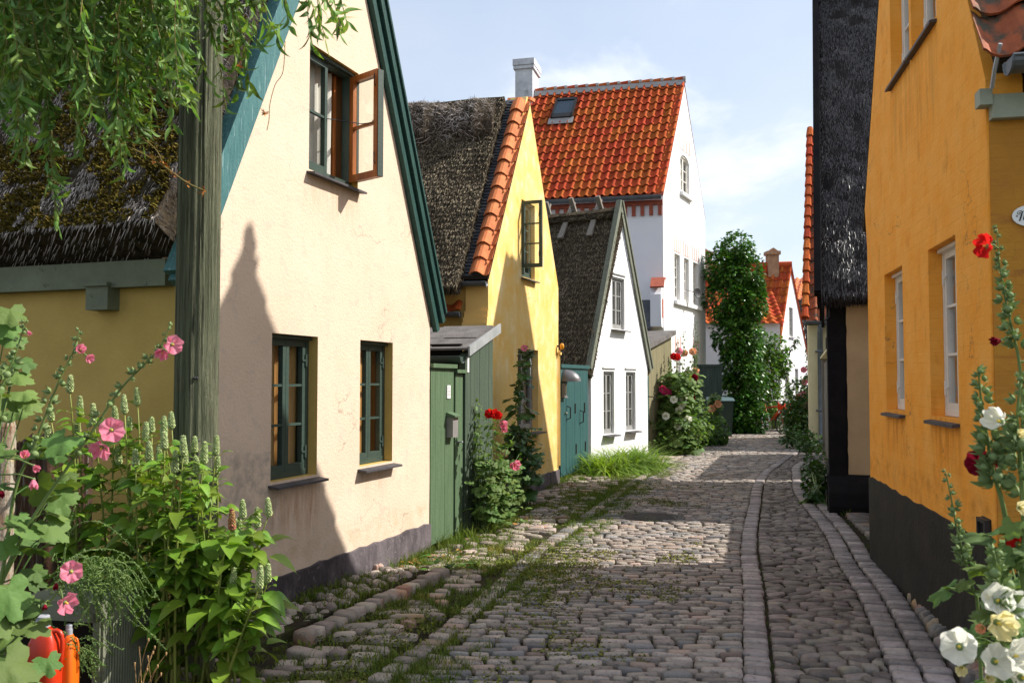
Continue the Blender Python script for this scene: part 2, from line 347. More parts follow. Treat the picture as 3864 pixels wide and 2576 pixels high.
# ------------------------------------------------------------------ building helpers
def holes_rect(u0, u1, z0, z1): return [(u0, z0), (u1, z0), (u1, z1), (u0, z1)]
def wall(root, F, outer, holes, m, thick=.25, reveal=.14, name='wall', n0=0., jit=0., mrev=None):
    """plastered wall with real openings, n0 = face position"""
    mb = MB()
    if jit:
        o2 = []
        for i, a in enumerate(outer):
            b = outer[(i + 1) % len(outer)]; L_ = math.hypot(b[0] - a[0], b[1] - a[1]); k = max(1, int(L_ / .35)); o2.append(a)
            if abs(a[1]) + abs(b[1]) < .01: continue
            for j in range(1, k): o2.append((a[0] + (b[0] - a[0]) * j / k + R.uniform(-jit, jit), a[1] + (b[1] - a[1]) * j / k + R.uniform(-jit, jit)))
        outer = o2
    loops = [outer] + [h[::-1] for h in holes]
    flat = [p for l in loops for p in l]
    tris = tessellate_polygon([[V((p[0], p[1], 0)) for p in l] for l in loops])
    n = mb.add([F.P(p[0], p[1], n0) for p in flat])
    for t in tris:
        a, b, c = [mb.v[n + i] for i in t]
        mb.face([n + i for i in (t if (b - a).cross(c - a).dot(F.n) > 0 else t[::-1])])
    k = len(outer)
    for i in range(k):
        a, b = outer[i], outer[(i + 1) % k]
        mb.poly([F.P(a[0], a[1], n0), F.P(a[0], a[1], n0 - thick), F.P(b[0], b[1], n0 - thick), F.P(b[0], b[1], n0)])
    for h in holes:
        k = len(h)
        for i in range(k):
            a, b = h[i], h[(i + 1) % k]
            mb.poly([F.P(a[0], a[1], n0), F.P(b[0], b[1], n0), F.P(b[0], b[1], n0 - reveal), F.P(a[0], a[1], n0 - reveal)], 1 if mrev else 0)
    return mb.build(name, [m, mrev] if mrev else m, root, F=F)
def plinth(root, F, u0, u1, z, m, pr=.022, th=.22, name='plinth', jit=.012, z0=-.1):
    mb = MB(); k = max(3, int((u1 - u0) / .12)); top = [(u0 + (u1 - u0) * i / k, z + R.uniform(-jit, jit)) for i in range(k + 1)]
    for i in range(k):
        a, b = top[i], top[i + 1]
        mb.poly([F.P(a[0], z0, pr), F.P(b[0], z0, pr), F.P(b[0], b[1], pr), F.P(a[0], a[1], pr)])
        mb.poly([F.P(a[0], a[1], pr), F.P(b[0], b[1], pr), F.P(b[0], b[1] + .012, -.05), F.P(a[0], a[1] + .012, -.05)])
    for u, zz in (top[0], top[-1]):
        mb.poly([F.P(u, z0, pr), F.P(u, zz, pr), F.P(u, zz, -th), F.P(u, z0, -th)])
    return mb.build(name, m, root)
def bars(mb, F, u0, u1, z0, z1, n0, n1, w, mi=0):
    mb.fbox(F, u0, u0 + w, z0, z1, n0, n1, mi); mb.fbox(F, u1 - w, u1, z0, z1, n0, n1, mi)
    mb.fbox(F, u0 + w, u1 - w, z1 - w, z1, n0, n1, mi); mb.fbox(F, u0 + w, u1 - w, z0, z0 + w * 1.25, n0, n1, mi)
def sash(F, par, u0, u1, z0, z1, nb, nf, rows, cols, mf, mg, w=.038, mun=.018, name='sash', mi2=None):
    if u1 < u0: u0, u1 = u1, u0
    mb = MB(); mats = [mf]
    if mi2: # two-sided: nf half painted, nb half other
        mid = (nb + nf) / 2; bars(mb, F, u0, u1, z0, z1, mid, nf, w); bars(mb, F, u0 + .004, u1 - .004, z0 + .004, z1 - .004, nb, mid - .001, w, 1); mats.append(mi2)
    else: bars(mb, F, u0, u1, z0, z1, nb, nf, w)
    a0, a1, c0, c1 = u0 + w, u1 - w, z0 + w * 1.25, z1 - w
    for i in range(1, rows):
        z = c0 + (c1 - c0) * i / rows; mb.fbox(F, a0, a1, z - mun / 2, z + mun / 2, nb + .006, nf - .004)
    for i in range(1, cols):
        u = a0 + (a1 - a0) * i / cols; mb.fbox(F, u - mun / 2, u + mun / 2, c0, c1, nb + .007, nf - .005)
    o = mb.build(name, mats, par)
    pb = MB(); nm = (nb + nf) / 2 - .004
    for i in range(rows):
        for j in range(cols):
            za, zb = c0 + (c1 - c0) * i / rows, c0 + (c1 - c0) * (i + 1) / rows; ua, ub = a0 + (a1 - a0) * j / cols, a0 + (a1 - a0) * (j + 1) / cols
            t = [R.uniform(-.0022, .0022) for _ in range(4)]
            pb.poly([F.P(ua, za, nm + t[0]), F.P(ub, za, nm + t[1]), F.P(ub, zb, nm + t[1] + t[2] - t[0]), F.P(ua, zb, nm + t[2])])
    pb.build('pane', mg, par)
    return o
def window(root, F, u0, u1, z0, z1, nf=-.07, rows=3, cols=1, nsash=2, mf=None, mg=None, sill=None, curtain=None, room=None, hinges=True, sashes=None, ns=1, label=None, fw=.035, drip=True, bar=True, n0=0.):
    """ns: +1 if F.n points outside"""
    mf = mf or m_wgreen; mg = mg or m_glass
    mb = MB(); g = .004; nf += n0
    bars(mb, F, u0 + g, u1 - g, z0 + g, z1 - g, nf - .07, nf, fw)
    if drip: mb.fbox(F, u0 + g, u1 - g, z1 - .028, z1 - g, nf, nf + .03)
    win = mb.build('window', mf, root)
    if label: win['label'] = label
    us = [u0 + g + fw + (u1 - u0 - 2 * g - 2 * fw) * i / nsash for i in range(nsash + 1)]
    for i in range(nsash):
        if sashes and i not in sashes: continue
        sash(F, win, us[i] + .002, us[i + 1] - .002, z0 + g + fw * 1.2, z1 - fw - g, nf - .045, nf - .006, rows, cols, mf, mg)
    if hinges:
        for u, s in ((us[0], 1), (us[-1], -1)):
            if sashes and ((0 if s > 0 else nsash - 1) not in sashes): continue
            for z in (z0 + .16 * (z1 - z0), z0 + .82 * (z1 - z0)):
                h = MB(); h.fbox(F, u - .004 * s, u + .05 * s, z, z + .014, nf - .006, nf + .004); h.fbox(F, u - .004 * s, u + .012 * s, z - .035, z + .05, nf - .006, nf + .006)
                h.tube([F.P(u, z - .04, nf + .004), F.P(u, z + .055, nf + .004)], .006); h.build('hinge', mf, win)
    if sill:
        ms, pr, ex, th = sill
        s = MB(); d = .025
        pts = [F.P(u0 - ex, z0 - .004, n0 - .12), F.P(u0 - ex, z0 - .004 - d, n0 + pr), F.P(u0 - ex, z0 - .004 - d - th, n0 + pr), F.P(u0 - ex, z0 - .004 - th, n0 - .12)]
        s.prism(pts, F.u * (u1 - u0 + 2 * ex)); s.build('sill', ms, win)
    rb = MB(); dp = .55; a = nf - .075
    q = [F.P(u0 + .01, z0 + .01, a), F.P(u1 - .01, z0 + .01, a), F.P(u1 - .01, z1 - .01, a), F.P(u0 + .01, z1 - .01, a)]; b = [p - F.n * dp for p in q]
    rb.poly(b)
    for i in range(4): rb.poly([q[i], q[(i + 1) % 4], b[(i + 1) % 4], b[i]])
    rb.build('room_lining', room or m_dark, win)
    if curtain:
        mc, fr = curtain
        for (ca, cb) in fr:
            c = MB(); k = 28
            def fn(a_, b_): 
                u = u0 + (u1 - u0) * (ca + (cb - ca) * a_); return F.P(u, z0 + .03 + (z1 - z0 - .06) * b_, nf - .11 + .014 * math.sin(u * 95) + .008 * math.sin(u * 37 + b_))
            c.grid(fn, k, 2); c.build('curtain', mc, win, smooth=True)
    return win
def straw(mb, p, d, wv, L_, wd, mi=1, bend=0., nrm=None):
    t = p + d * L_; m_ = p + d * (L_ * .55) + (nrm * bend if nrm else V((0, 0, 0)))
    n = mb.add([p - wv * wd, p + wv * wd, m_ + wv * wd * .9, m_ - wv * wd * .9, t])
    mb.face((n, n + 1, n + 2, n + 3), mi); mb.face((n + 3, n + 2, n + 4), mi)
def thatch(root, A, B, C, D_, th=.28, n=6000, ln=.2, wd=.006, ms=None, sag=.035, moss=0, eave=500, verge=300, name='thatch', lift=.16, flip=False, nz=1.3, courses=0, part=(0, 1, 0, 1)):
    A, B, C, D_ = V(A), V(B), V(C), V(D_); mats = list(ms or [m_thb, m_th1])
    Nn = (B - A).cross(D_ - A).normalized()
    if Nn.z < 0: Nn = -Nn
    sd = R.uniform(0, 50)
    def S(a, b):
        p = (A * (1 - a) + B * a) * (1 - b) + (D_ * (1 - a) + C * a) * b
        return p + Nn * (noise.noise(p * nz + V((sd, 0, 0))) * sag + noise.noise(p * 4 + V((0, sd, 0))) * sag * .35)
    mb = MB(); nu = max(6, int((B - A).length / .18)); nv = max(6, int((D_ - A).length / .18))
    mb.grid(S, nu, nv, 0)
    dn0 = (A - D_).normalized()
    def skirt(path):
        low = [p - Nn * th for p in path]; k = len(path)
        i0 = mb.add(path + low)
        for i in range(k - 1): mb.face((i0 + i, i0 + i + 1, i0 + k + i + 1, i0 + k + i), 0)
    skirt([S(i / nu, 0) for i in range(nu + 1)]); skirt([S(i / nu, 1) for i in range(nu + 1)])
    skirt([S(0, j / nv) for j in range(nv + 1)]); skirt([S(1, j / nv) for j in range(nv + 1)])
    mb.poly([p - Nn * th for p in (A, B, C, D_)], 0)
    ed = (B - A).normalized()
    for i in range(n):
        a, b = R.uniform(part[0], part[1]), R.uniform(part[2], part[3]); p = S(a, b)
        if courses: p = S(a, min(1, (int(b * courses) + R.random() ** 2 * .9) / courses))
        ex = noise.noise(p * 3 + V((sd, 3, 0))); l = ln * R.uniform(.45, 1.1)
        d = (dn0 + ed * R.gauss(0, .16) + Nn * (lift * R.uniform(.2, 1.7))).normalized()
        wv = d.cross((Nn + ed * R.uniform(-.8, .8)).normalized()).normalized()
        straw(mb, p - Nn * .012 - d * l * .4, d, wv, l, wd * R.uniform(.5, 1.3), 1, .012, Nn)
    for i in range(eave):
        a = R.uniform(part[0], part[1]); t = R.random(); p = S(a, .0) - Nn * (th * t)
        d = (dn0 + ed * R.gauss(0, .12) + V((0, 0, -.4)) + Nn * R.uniform(-.1, .2)).normalized(); l = R.uniform(.02, .09) * (1.2 - t * .5)
        straw(mb, p - d * .06, d, d.cross(Nn).normalized(), l + .06, wd, 1)
    for i in range(verge):
        b = R.random(); sgn = R.choice((0, 1)); p = S(sgn, b) - Nn * (th * R.random() ** 1.5)
        d = (dn0 * R.uniform(.3, 1) + ed * (1 if sgn else -1) * R.uniform(.3, .9)).normalized()
        straw(mb, p - d * .05, d, d.cross(Nn).normalized(), R.uniform(.06, .13), wd, 1)
    if moss:
        mi = len(mats); mats.append(m_moss)
        c = 0; tries = 0
        while c < moss and tries < moss * 8:
            tries += 1; a, b = R.uniform(part[0], part[1]), R.uniform(part[2], part[3]); p = S(a, b)
            if noise.noise(p * 3.1 + V((7, sd, 0))) + .6 * noise.noise(p * 9) < -.13 + .12 * b: continue
            c += 1
            for q in range(3):
                d = (Nn + V((R.gauss(0, .7), R.gauss(0, .7), R.gauss(0, .5)))).normalized(); wv = d.orthogonal().normalized(); s_ = R.uniform(.005, .014)
                n_ = mb.add([p - wv * s_, p + wv * s_, p + d * s_ * 1.6 + wv * s_ * .5 + Nn * .012]); mb.face((n_, n_ + 1, n_ + 2), mi)
    return mb.build(name, mats, root)
def ridge_roll(root, P0, P1, r, ms, n=2500, name='ridge_roll', down=None, flat=.75):
    P0, P1 = V(P0), V(P1); mb = MB(); ax = (P1 - P0).normalized(); sd_ = ax.cross(V((0, 0, 1))).normalized(); k = max(8, int((P1 - P0).length / .12)); seg = 14
    def S(a, b):
        an = math.pi * (-.12 + 1.24 * b); p = P0.lerp(P1, a)
        rr = r * (1 + .22 * noise.noise(p * 3) + .15 * noise.noise(V((a * 30, b * 5, 1))))
        return p + sd_ * (math.cos(an) * rr) + V((0, 0, math.sin(an) * rr * flat))
    mb.grid(S, k, seg, 0)
    mb.poly([S(0, j / seg) for j in range(seg + 1)], 0); mb.poly([S(1, j / seg) for j in range(seg + 1)], 0)
    for i in range(n):
        a, b = R.random(), R.random(); p = S(a, b); q = S(a, min(1, b + .05)); o = (p - P0.lerp(P1, a)).normalized()
        d = ((q - p).normalized() * R.uniform(-1, 1) + ax * R.gauss(0, .8) + o * R.uniform(.0, .35)).normalized()
        straw(mb, p - d * .04, d, d.cross(o).normalized(), R.uniform(.06, .16), .0032, 1, .02, o)
    return mb.build(name, ms, root)
def pantiles(root, A, B, C, D_, ncol, nrow, m, amp=.028, lip=.02, name='tiled_roof', base=None, jit=.022, skip=None):
    A, B, C, D_ = V(A), V(B), V(C), V(D_); Nn = (B - A).cross(D_ - A).normalized()
    if Nn.z < 0: Nn = -Nn
    mb = MB(); prof = [(-.02, .35), (.05, .1), (.16, -.55), (.32, -.9), (.48, -.8), (.60, -.25), (.72, .6), (.84, 1.), (.95, .85), (1.04, .3)]
    def Q(a, b): return (A * (1 - a) + B * a) * (1 - b) + (D_ * (1 - a) + C * a) * b
    for r in range(nrow):
        for c in range(ncol):
            if skip and skip(c, r): continue
            jj = R.uniform(-jit, jit); dz = R.uniform(-.004, .004)
            lo, mi_, hi = [], [], []
            for x, h in prof:
                a = (c + x) / ncol
                p0 = Q(a, (r - .06 + jj) / nrow) + Nn * (amp * h + lip + .016 + dz); p1 = Q(a, min(1.0, (r + 1.02) / nrow)) + Nn * (amp * h + dz)
                lo.append(p0); hi.append(p1); mi_.append(p0 - Nn * .016)
            k = len(prof); n = mb.add(mi_ + lo + hi)
            for i in range(k - 1):
                mb.face((n + i, n + i + 1, n + k + i + 1, n + k + i)); mb.face((n + k + i, n + k + i + 1, n + 2 * k + i + 1, n + 2 * k + i))
            mb.face((n, n + k, n + 2 * k)); mb.face((n + k - 1, n + 3 * k - 1, n + 2 * k - 1))
    e = mb.build(name, m, root)
    return e
def slab(root, pts, th, m, name):
    mb = MB(); a, b, c = V(pts[0]), V(pts[1]), V(pts[-1]); nn = (b - a).cross(c - a).normalized()
    if nn.z < 0: nn = -nn
    mb.prism(pts, -nn * th); return mb.build(name, m, root)
def gutter(root, p0, p1, r, m, name='gutter'):
    p0, p1 = V(p0), V(p1); ax = (p1 - p0).normalized(); sd = ax.cross(V((0, 0, 1))).normalized(); mb = MB(); seg = 8; k = max(1, int((p1 - p0).length / .8))
    for rr in (r, r - .006):
        def S(a, b):
            an = math.pi * (1 + b); return p0.lerp(p1, a) + sd * (math.cos(an) * rr) + V((0, 0, math.sin(an) * rr))
        mb.grid(S, k, seg)
    for t in (0., 1.):
        c = p0.lerp(p1, t); mb.poly([c + sd * (math.cos(math.pi * (1 + j / seg)) * r) + V((0, 0, math.sin(math.pi * (1 + j / seg)) * r)) for j in range(seg + 1)])
    for s in (-1, 1): mb.tube([p0 + sd * r * s, p1 + sd * r * s], .009, 6)
    for i in range(k + 1):
        c = p0.lerp(p1, i / k if k else 0); mb.tube([c + sd * (math.cos(math.pi * (1 + j / seg)) * (r + .004)) + V((0, 0, math.sin(math.pi * (1 + j / seg)) * (r + .004))) for j in range(seg + 1)], .007, 5)
    return mb.build(name, m, root, smooth=False)
def board_along(mb, F, a, b, w0, w1, n0, n1, mi=0, ext=(0, 0), seg=1):
    """board along line a->b in (u,z); w = perpendicular upward offset"""
    a, b = V((a[0], a[1], 0)), V((b[0], b[1], 0)); d = (b - a).normalized(); p = V((-d.y, d.x, 0))
    if p.y < 0: p = -p
    a = a - d * ext[0]; b = b + d * ext[1]
    def W(q, w, n): return F.P(q.x + p.x * w, q.y + p.y * w, n)
    mb.prism([W(a, w0, n0), W(b, w0, n0), W(b, w1, n0), W(a, w1, n0)], F.n * (n1 - n0), mi)
Z = V((0, 0, 1))
# =================================================================== CREAM HOUSE
Fc = fr_vp((1619, 2081), 3150)
h = thing('cream_house', 'cream plastered gable house with mossy thatch, teal bargeboards and an open upper window', 'house', Fc.P(-1.7, 0))
UL, AP = -3.42, (-1.71, 5.62)
lw1, lw2, uw = (-2.59, -2.0, .915, 1.935), (-1.355, -.775, .915, 1.94), (-2.15, -1.415, 3.165, 4.11)
wall(h, Fc, [(UL, 0), (0, 0), (0, 2.2), AP, (UL, 2.2)], [holes_rect(*lw1), holes_rect(*lw2), holes_rect(*uw)], m_cream, thick=.3, reveal=.16, jit=.006, mrev=m_ochre)
plinth(h, Fc, UL, 0.0, .265, m_plinth)
Gs = Fr(Fc.P(UL - .006, 0, 0), Fc.n)          # long side facing the garden
o = wall(h, Gs, [(-7, 0), (-.02, 0), (-.02, 2.3), (-7, 2.3)], [], m_ochre, thick=.3, name='side_wall')
mb = MB(); mb.fbox(Fc, -.3, 0, 0, 2.2, -7, -.3); mb.build('party_wall', m_cream, h)
mb = MB()
for i in range(4): mb.fbox(Gs, -7 + i * 1.72, -7 + i * 1.72 + 1.71, 2.175, 2.335, 0, .075 + .002 * i)
mb.build('eave_beam', m_beamd, h)
mb = MB(); mb.fbox(Gs, -.71, -.54, 2.04, 2.19, .0, .10); mb.fbox(Gs, -.72, -.53, 2.185, 2.205, .0, .12); mb.build('vent_box', m_beamd, h)
sill_s = (m_slate, .085, .03, .016)
window(h, Fc, *lw1[:2], *lw1[2:], rows=3, mg=m_glass, sill=sill_s, nf=-.075, curtain=(m_board, [(.33, .60), (.76, 1.2)]), room=m_dark)
window(h, Fc, *lw2[:2], *lw2[2:], rows=3, mg=m_glass, sill=sill_s, nf=-.075, curtain=(m_board, [(.30, .74)]), room=m_brownroom)
wu = window(h, Fc, *uw[:2], *uw[2:], rows=2, sashes=[0], sill=(m_slate, .07, .03, .016), nf=-.06, curtain=(m_curt, [(.30, .80)]), room=m_brownroom, label='upper window with one casement standing open')
hp = Fc.P(uw[1] - .045, 0, -.055); oc = V((-1.062, 7.11, 0)); F2 = Fr(hp, (oc - hp))
s = sash(F2, wu, .0, .345, uw[2] + .045, uw[3] - .04, -.036, .0, 2, 1, m_wood, m_glass, w=.045, mun=.022, mi2=None)
mb = MB(); bars(mb, F2, .004, .348, uw[2] + .048, uw[3] - .043, -.06, -.037, .043); mb.fbox(F2, .346, .352, uw[2] + .05, uw[3] - .045, -.06, -.006); mb.build('sash_outer_face', m_wgreen, wu)
mb = MB(); mb.tube([Fc.P(-1.80, 3.64, -.06), F2.P(.17, 3.655, .012), F2.P(.30, 3.64, .012), F2.P(.31, 3.66, .012)], .004, 5); mb.build('stay_bar', m_metal, wu)
for zz in (3.36, 3.98):
    mb = MB(); mb.tube([F2.P(.326, zz - .05, .004), F2.P(.322, zz - .02, .012), F2.P(.328, zz + .02, .012), F2.P(.322, zz + .05, .01), F2.P(.318, zz + .02, .012)], .0035, 5); mb.build('hook', m_metal, wu)
mb = MB(); mb.fbox(Fc, uw[0] + .64, uw[1] - .02, uw[2] + .05, uw[3] - .05, -.30, -.28); mb.fbox(Fc, uw[0] + .61, uw[0] + .64, uw[2] + .04, uw[3] - .04, -.5, -.15); mb.build('wooden_lining', m_wood, wu)
# bargeboards
for nm, e0, mm, ex in (('bargeboard', (UL - .02, 2.2), m_teal, .1), ('bargeboard', (.0, 2.2), m_dkteal, .14)):
    mb = MB(); a, b = e0, (AP[0], AP[1] + .02)
    sgn = 1 if e0[0] < AP[0] else -1
    if sgn < 0:
        board_along(mb, Fc, a, b, .0, .065, .002, .05, 0, (ex, 0)); board_along(mb, Fc, a, b, .065, .095, -.04, .02, 0, (ex - .03, 0))
        board_along(mb, Fc, a, b, .095, .165, -.02, .08, 0, (ex - .05, 0)); board_along(mb, Fc, a, b, .165, .205, -.04, .05, 0, (ex - .1, 0)); board_along(mb, Fc, a, b, .175, .2, .0, .10, 0, (ex - .12, 0))
    else:
        board_along(mb, Fc, a, b, .0, .17, .002, .05, 0, (ex, 0)); board_along(mb, Fc, a, b, .165, .21, -.02, .085, 0, (ex - .04, 0))
    ob = mb.build(nm, mm, h); ob['label'] = 'weathered teal bargeboard of the left gable slope' if sgn > 0 else 'darker green moulded bargeboard of the right gable slope'
E_, Rg, nf, nb = (UL - .31, 2.52), (AP[0], 6.16), -.03, -6.
thatch(h, Fc.P(E_[0], E_[1], nf), Fc.P(E_[0], E_[1], nb), Fc.P(Rg[0], Rg[1], nb), Fc.P(Rg[0], Rg[1], nf), th=.34, n=80000, ln=.10, wd=.0034, moss=30000, eave=700, verge=11000, sag=.05, name='thatched_roof', part=(0, .60, 0, .93), lift=.24)
thatch(h, Fc.P(.15, 2.40, -.02), Fc.P(.15, 2.40, nb), Fc.P(Rg[0], 6.08, nb), Fc.P(Rg[0], 6.08, -.02), th=.2, n=2500, verge=2600, eave=500, name='thatched_roof', ln=.2)

# =================================================================== YELLOW HOUSE
Fy = fr_vp((2107, 1828), 3250)
h = thing('yellow_house', 'yellow limewashed gable house with orange tile coping beside the green shed', 'house', Fy.P(-1.4, 0))
yw, yu = (-1.80, -.95, .90, 2.06), (-1.65, -1.09, 3.08, 4.17)
wall(h, Fy, [(-2.82, 0), (0, 0), (0.02, 3.08), (-1.33, 5.70), (-1.43, 5.70), (-2.86, 2.95)], [holes_rect(*yw), holes_rect(*yu)], m_yellow, jit=.008)
plinth(h, Fy, -2.82, 0.0, .235, m_plinth)
window(h, Fy, *yw[:2], *yw[2:], rows=3, mf=m_wgrey, mg=m_glass, sill=(m_slate, .12, .04, .016), curtain=(m_curt, [(.0, .14), (.86, 1)]), nf=-.09)
wy = window(h, Fy, *yu[:2], *yu[2:], rows=3, sashes=[1], sill=(m_slate, .07, .03, .016), nf=-.06, curtain=(m_curt, [(.02, .5)]), label='upper window with its casement swung out')
F2 = Fr(Fy.P(yu[0] + .02, 0, .0), Fy.n); sash(F2, wy, .0, .30, yu[2] + .12, yu[3] - .03, -.02, .02, 3, 1, m_wgreen, m_glass, w=.042)
for zz in (3.4, 3.95):
    mb = MB(); mb.tube([F2.P(.26, zz - .05, .024), F2.P(.262, zz, .034), F2.P(.268, zz + .05, .026)], .004, 5); mb.build('hook', m_metal, wy)
back = V((math.cos(math.radians(-10)), math.sin(math.radians(-10)), 0)) * -1   # roof runs back from the street
Fys = Fr(Fy.P(-2.84, 0), -back)
mb = MB(); mb.fbox(Fys, -6, -.02, 0, 2.86, -.25, 0); mb.build('side_wall', m_ochre, h)
mb = MB()
mb.fbox(Fys, -.30, -.004, 2.50, 2.93, -.1, .05); mb.fbox(Fys, -.31, -.004, 2.42, 2.50, -.1, .085); mb.fbox(Fys, -.32, -.004, 2.35, 2.42, -.1, .115); mb.fbox(Fys, -.33, -.004, 2.29, 2.35, -.1, .14)
mb.build('kneeler', m_yellow, h)
def RY(k, t, lift=0):      # k metres back from the gable face, t 0 eave..1 ridge, left slope
    a = Fy.P(-2.98, 2.93); b = Fy.P(-1.40, 5.66); nrm = V((0, 0, 0)); d = (b - a); nr = d.cross(back); nr = nr if nr.z > 0 else -nr
    return a + d * t + back * k + nr.normalized() * lift
pantiles(h, RY(.19, 0, .055), RY(-.05, 0, .055), RY(-.05, .985, .055), RY(.19, .985, .055), 1, 13, m_tileold, amp=-.05, lip=.025, name='tile_coping')
mb = MB()
for i in range(58):
    t = i / 58; a, b = RY(.31, t, .03 + R.uniform(0, .008)), RY(.16, t, .03); c, d = RY(.16, t + 1 / 56, .012), RY(.31, t + 1 / 56, .012)
    mb.prism([a, b, c, d], (b - a).cross(c - b).normalized() * (-.012 if (b - a).cross(c - b).z > 0 else .012))
mb.build('slate_flashing', m_slated, h)
mb = MB(); mb.box(RY(.30, 1.0, .0), back * -.34, (RY(0, 1) - RY(0, 0)).normalized() * .06, Fy.u * .2 + Z * .02); mb.build('apex_tile', m_tileold, h)
slab(h, [RY(-.02, 0, -.05), RY(6, 0, -.05), RY(6, 1, -.05), RY(-.02, 1, -.05)], .06, m_dark, 'roof_deck')
thatch(h, RY(.29, -.07, .14), RY(5, -.07, .14), RY(5, .97, .14), RY(.29, .97, .14), th=.2, n=21000, ln=.13, wd=.008, ms=[m_thb, m_th2], eave=900, verge=300, name='thatched_roof', part=(0, .5, 0, 1), lift=.5, courses=34)
a = Fy.P(-1.46, 5.14) + back * .40; b = a + back * 4.5
ridge_roll(h, a, b, .50, [m_thb, m_th1], n=9000, name='ridge_roll', flat=.95)
def RYr(k, t, lift=0):
    a = Fy.P(.02, 2.95); b = Fy.P(-1.44, 5.58); d = b - a; nr = d.cross(back); nr = nr if nr.z > 0 else -nr
    return a + d * t + back * k + nr.normalized() * lift
slab(h, [RYr(.08, 0), RYr(6, 0), RYr(6, 1), RYr(.08, 1)], .07, m_thb, 'roof_slope')
gutter(h, RY(.42, -.02, -.03), RY(-.02, -.02, -.03), .055, m_zinc)
# small tiled lean-to with its gutter
A = Fys.P(-1.6, 2.50, .10); B = Fys.P(-.36, 2.50, .10)
pantiles(h, A, B, B + Z * .42 - Fys.n * .42, A + Z * .42 - Fys.n * .42, 5, 2, m_tile, name='lean_to_tiles')
gutter(h, A + V((0, -.02, -.02)), B + V((0, -.02, -.02)), .06, m_zinc)
mb = MB(); mb.tube([Fy.P(-.03, .3, .03), Fy.P(-.03, 2.1, .03)], .014, 6); mb.fbox(Fy, -.06, 0, 2.02, 2.06, 0, .06); mb.build('wall_pipe', m_yellow, h)
l = thing('wall_lamp', 'small amber glass lamp at the corner of the yellow gable', 'lamp', Fy.P(-.05, 2.1, .06))
mb = MB(); mb.lathe(Fy.P(-.05, 2.10, .08), [(.012, 0), (.03, .015), (.036, .05), (.03, .085), (.012, .1)], 12); mb.build('shade', mat('amber_glass', (.62, .27, .02), rough=.15, spec=.5), l, True)
mb = MB(); mb.fbox(Fy, -.065, -.035, 2.14, 2.17, 0, .09); mb.build('bracket', m_metal, l)

# =================================================================== GREEN GATE + SHED
Gt = Fr(Fc.P(0, 0), Fc.u)
def planks(mb, F, u0, u1, z0, z1, n0, n1, wd=.12, jz=.0):
    k = max(1, round((u1 - u0) / wd))
    for i in range(k):
        a = u0 + (u1 - u0) * i / k; b = u0 + (u1 - u0) * (i + 1) / k
        zt = z1(a) if callable(z1) else z1
        zt2 = z1(b) if callable(z1) else z1
        nn = n1 + R.uniform(-.002, .002)
        mb.prism([F.P(a + .0015, z0 + R.uniform(0, jz), n0), F.P(b - .0015, z0 + R.uniform(0, jz), n0), F.P(b - .0015, zt2, n0), F.P(a + .0015, zt, n0)], F.n * (nn - n0))
g = thing('plank_gate', 'green painted plank gate with white number plate and letter box', 'gate', Gt.P(.45, 0))
mb = MB(); planks(mb, Gt, .02, .585, .05, 1.735, -.05, .0, .115, .01); mb.build('gate_leaf', m_gateg, g)
mb = MB(); planks(mb, Gt, .645, .845, .05, 1.68, -.05, -.01, .10, .01); mb.build('narrow_leaf', m_gateg, g)
mb = MB(); mb.fbox(Gt, .01, .60, 1.735, 1.775, -.07, .035); mb.fbox(Gt, .61, .87, 1.69, 1.725, -.07, .03); mb.build('top_rail', m_gateg, g)
mb = MB(); mb.fbox(Gt, .585, .63, 0, 1.70, -.09, -.04); mb.fbox(Gt, .845, .90, 0, 1.70, -.09, -.04); mb.build('gate_post', m_wgreen, g)
mb = MB(); mb.fbox(Gt, .70, .76, .98, .995, -.012, .03); mb.build('handle', m_zincl, g)
p_ = thing('number_plate', 'small white house number plate on the green gate', 'number plate', Gt.P(.43, 1.5, .01))
mb = MB(); mb.fbox(Gt, .395, .475, 1.435, 1.565, .002, .012); mb.build('plate', m_plate, p_)
mb = MB()
for zz, wdt in ((1.53, .04), (1.50, .05), (1.47, .045)): mb.fbox(Gt, .41, .41 + wdt, zz, zz + .009, .012, .0135)
mb.build('lettering', m_steel, p_)
x = thing('letter_box', 'grey metal letter box under the white plate on the green gate', 'letter box', Gt.P(.45, 1.2, .01))
mb = MB(); mb.fbox(Gt, .40, .53, 1.05, 1.255, .002, .07); mb.build('box', m_steel, x)
mb = MB(); mb.prism([Gt.P(.385, 1.255, .002), Gt.P(.385, 1.30, .002), Gt.P(.385, 1.265, .10), Gt.P(.385, 1.25, .10)], Gt.u * .16); mb.build('flap', m_gateg, x)
sh = thing('garden_shed', 'faded green board shed with felt roof between cream house and yellow gable', 'shed', Gt.P(1.8, 0))
q0 = Gt.uv(b2(425, 478)); q1 = Gt.uv(b2(572, 372))
zl = lambda u: q0[1] - .05 + (q1[1] - q0[1]) * (u - q0[0]) / (q1[0] - q0[0])
mb = MB(); planks(mb, Gt, .90, 1.70, .0, zl, -.06, -.0, .14, .02); mb.build('board_wall', m_shedg, sh)
mb = MB(); mb.fbox(Gt, .865, .90, 0, zl(.9) - .02, -.06, .01); mb.build('corner_post', m_shedg, sh)
mb = MB(); mb.fbox(Gt, .93, .98, 0, 2.0, -2.6, -.07); mb.build('front_wall', m_dark, sh)
zf, zb = zl(.86) + .045, zl(1.76) + .045
pts = [Gt.P(.86, zf, .04), Gt.P(1.76, zb, .04), Gt.P(1.76, zb, -2.6), Gt.P(.86, zf, -2.6)]
mb = MB(); mb.prism(pts, V((0, 0, .022)))
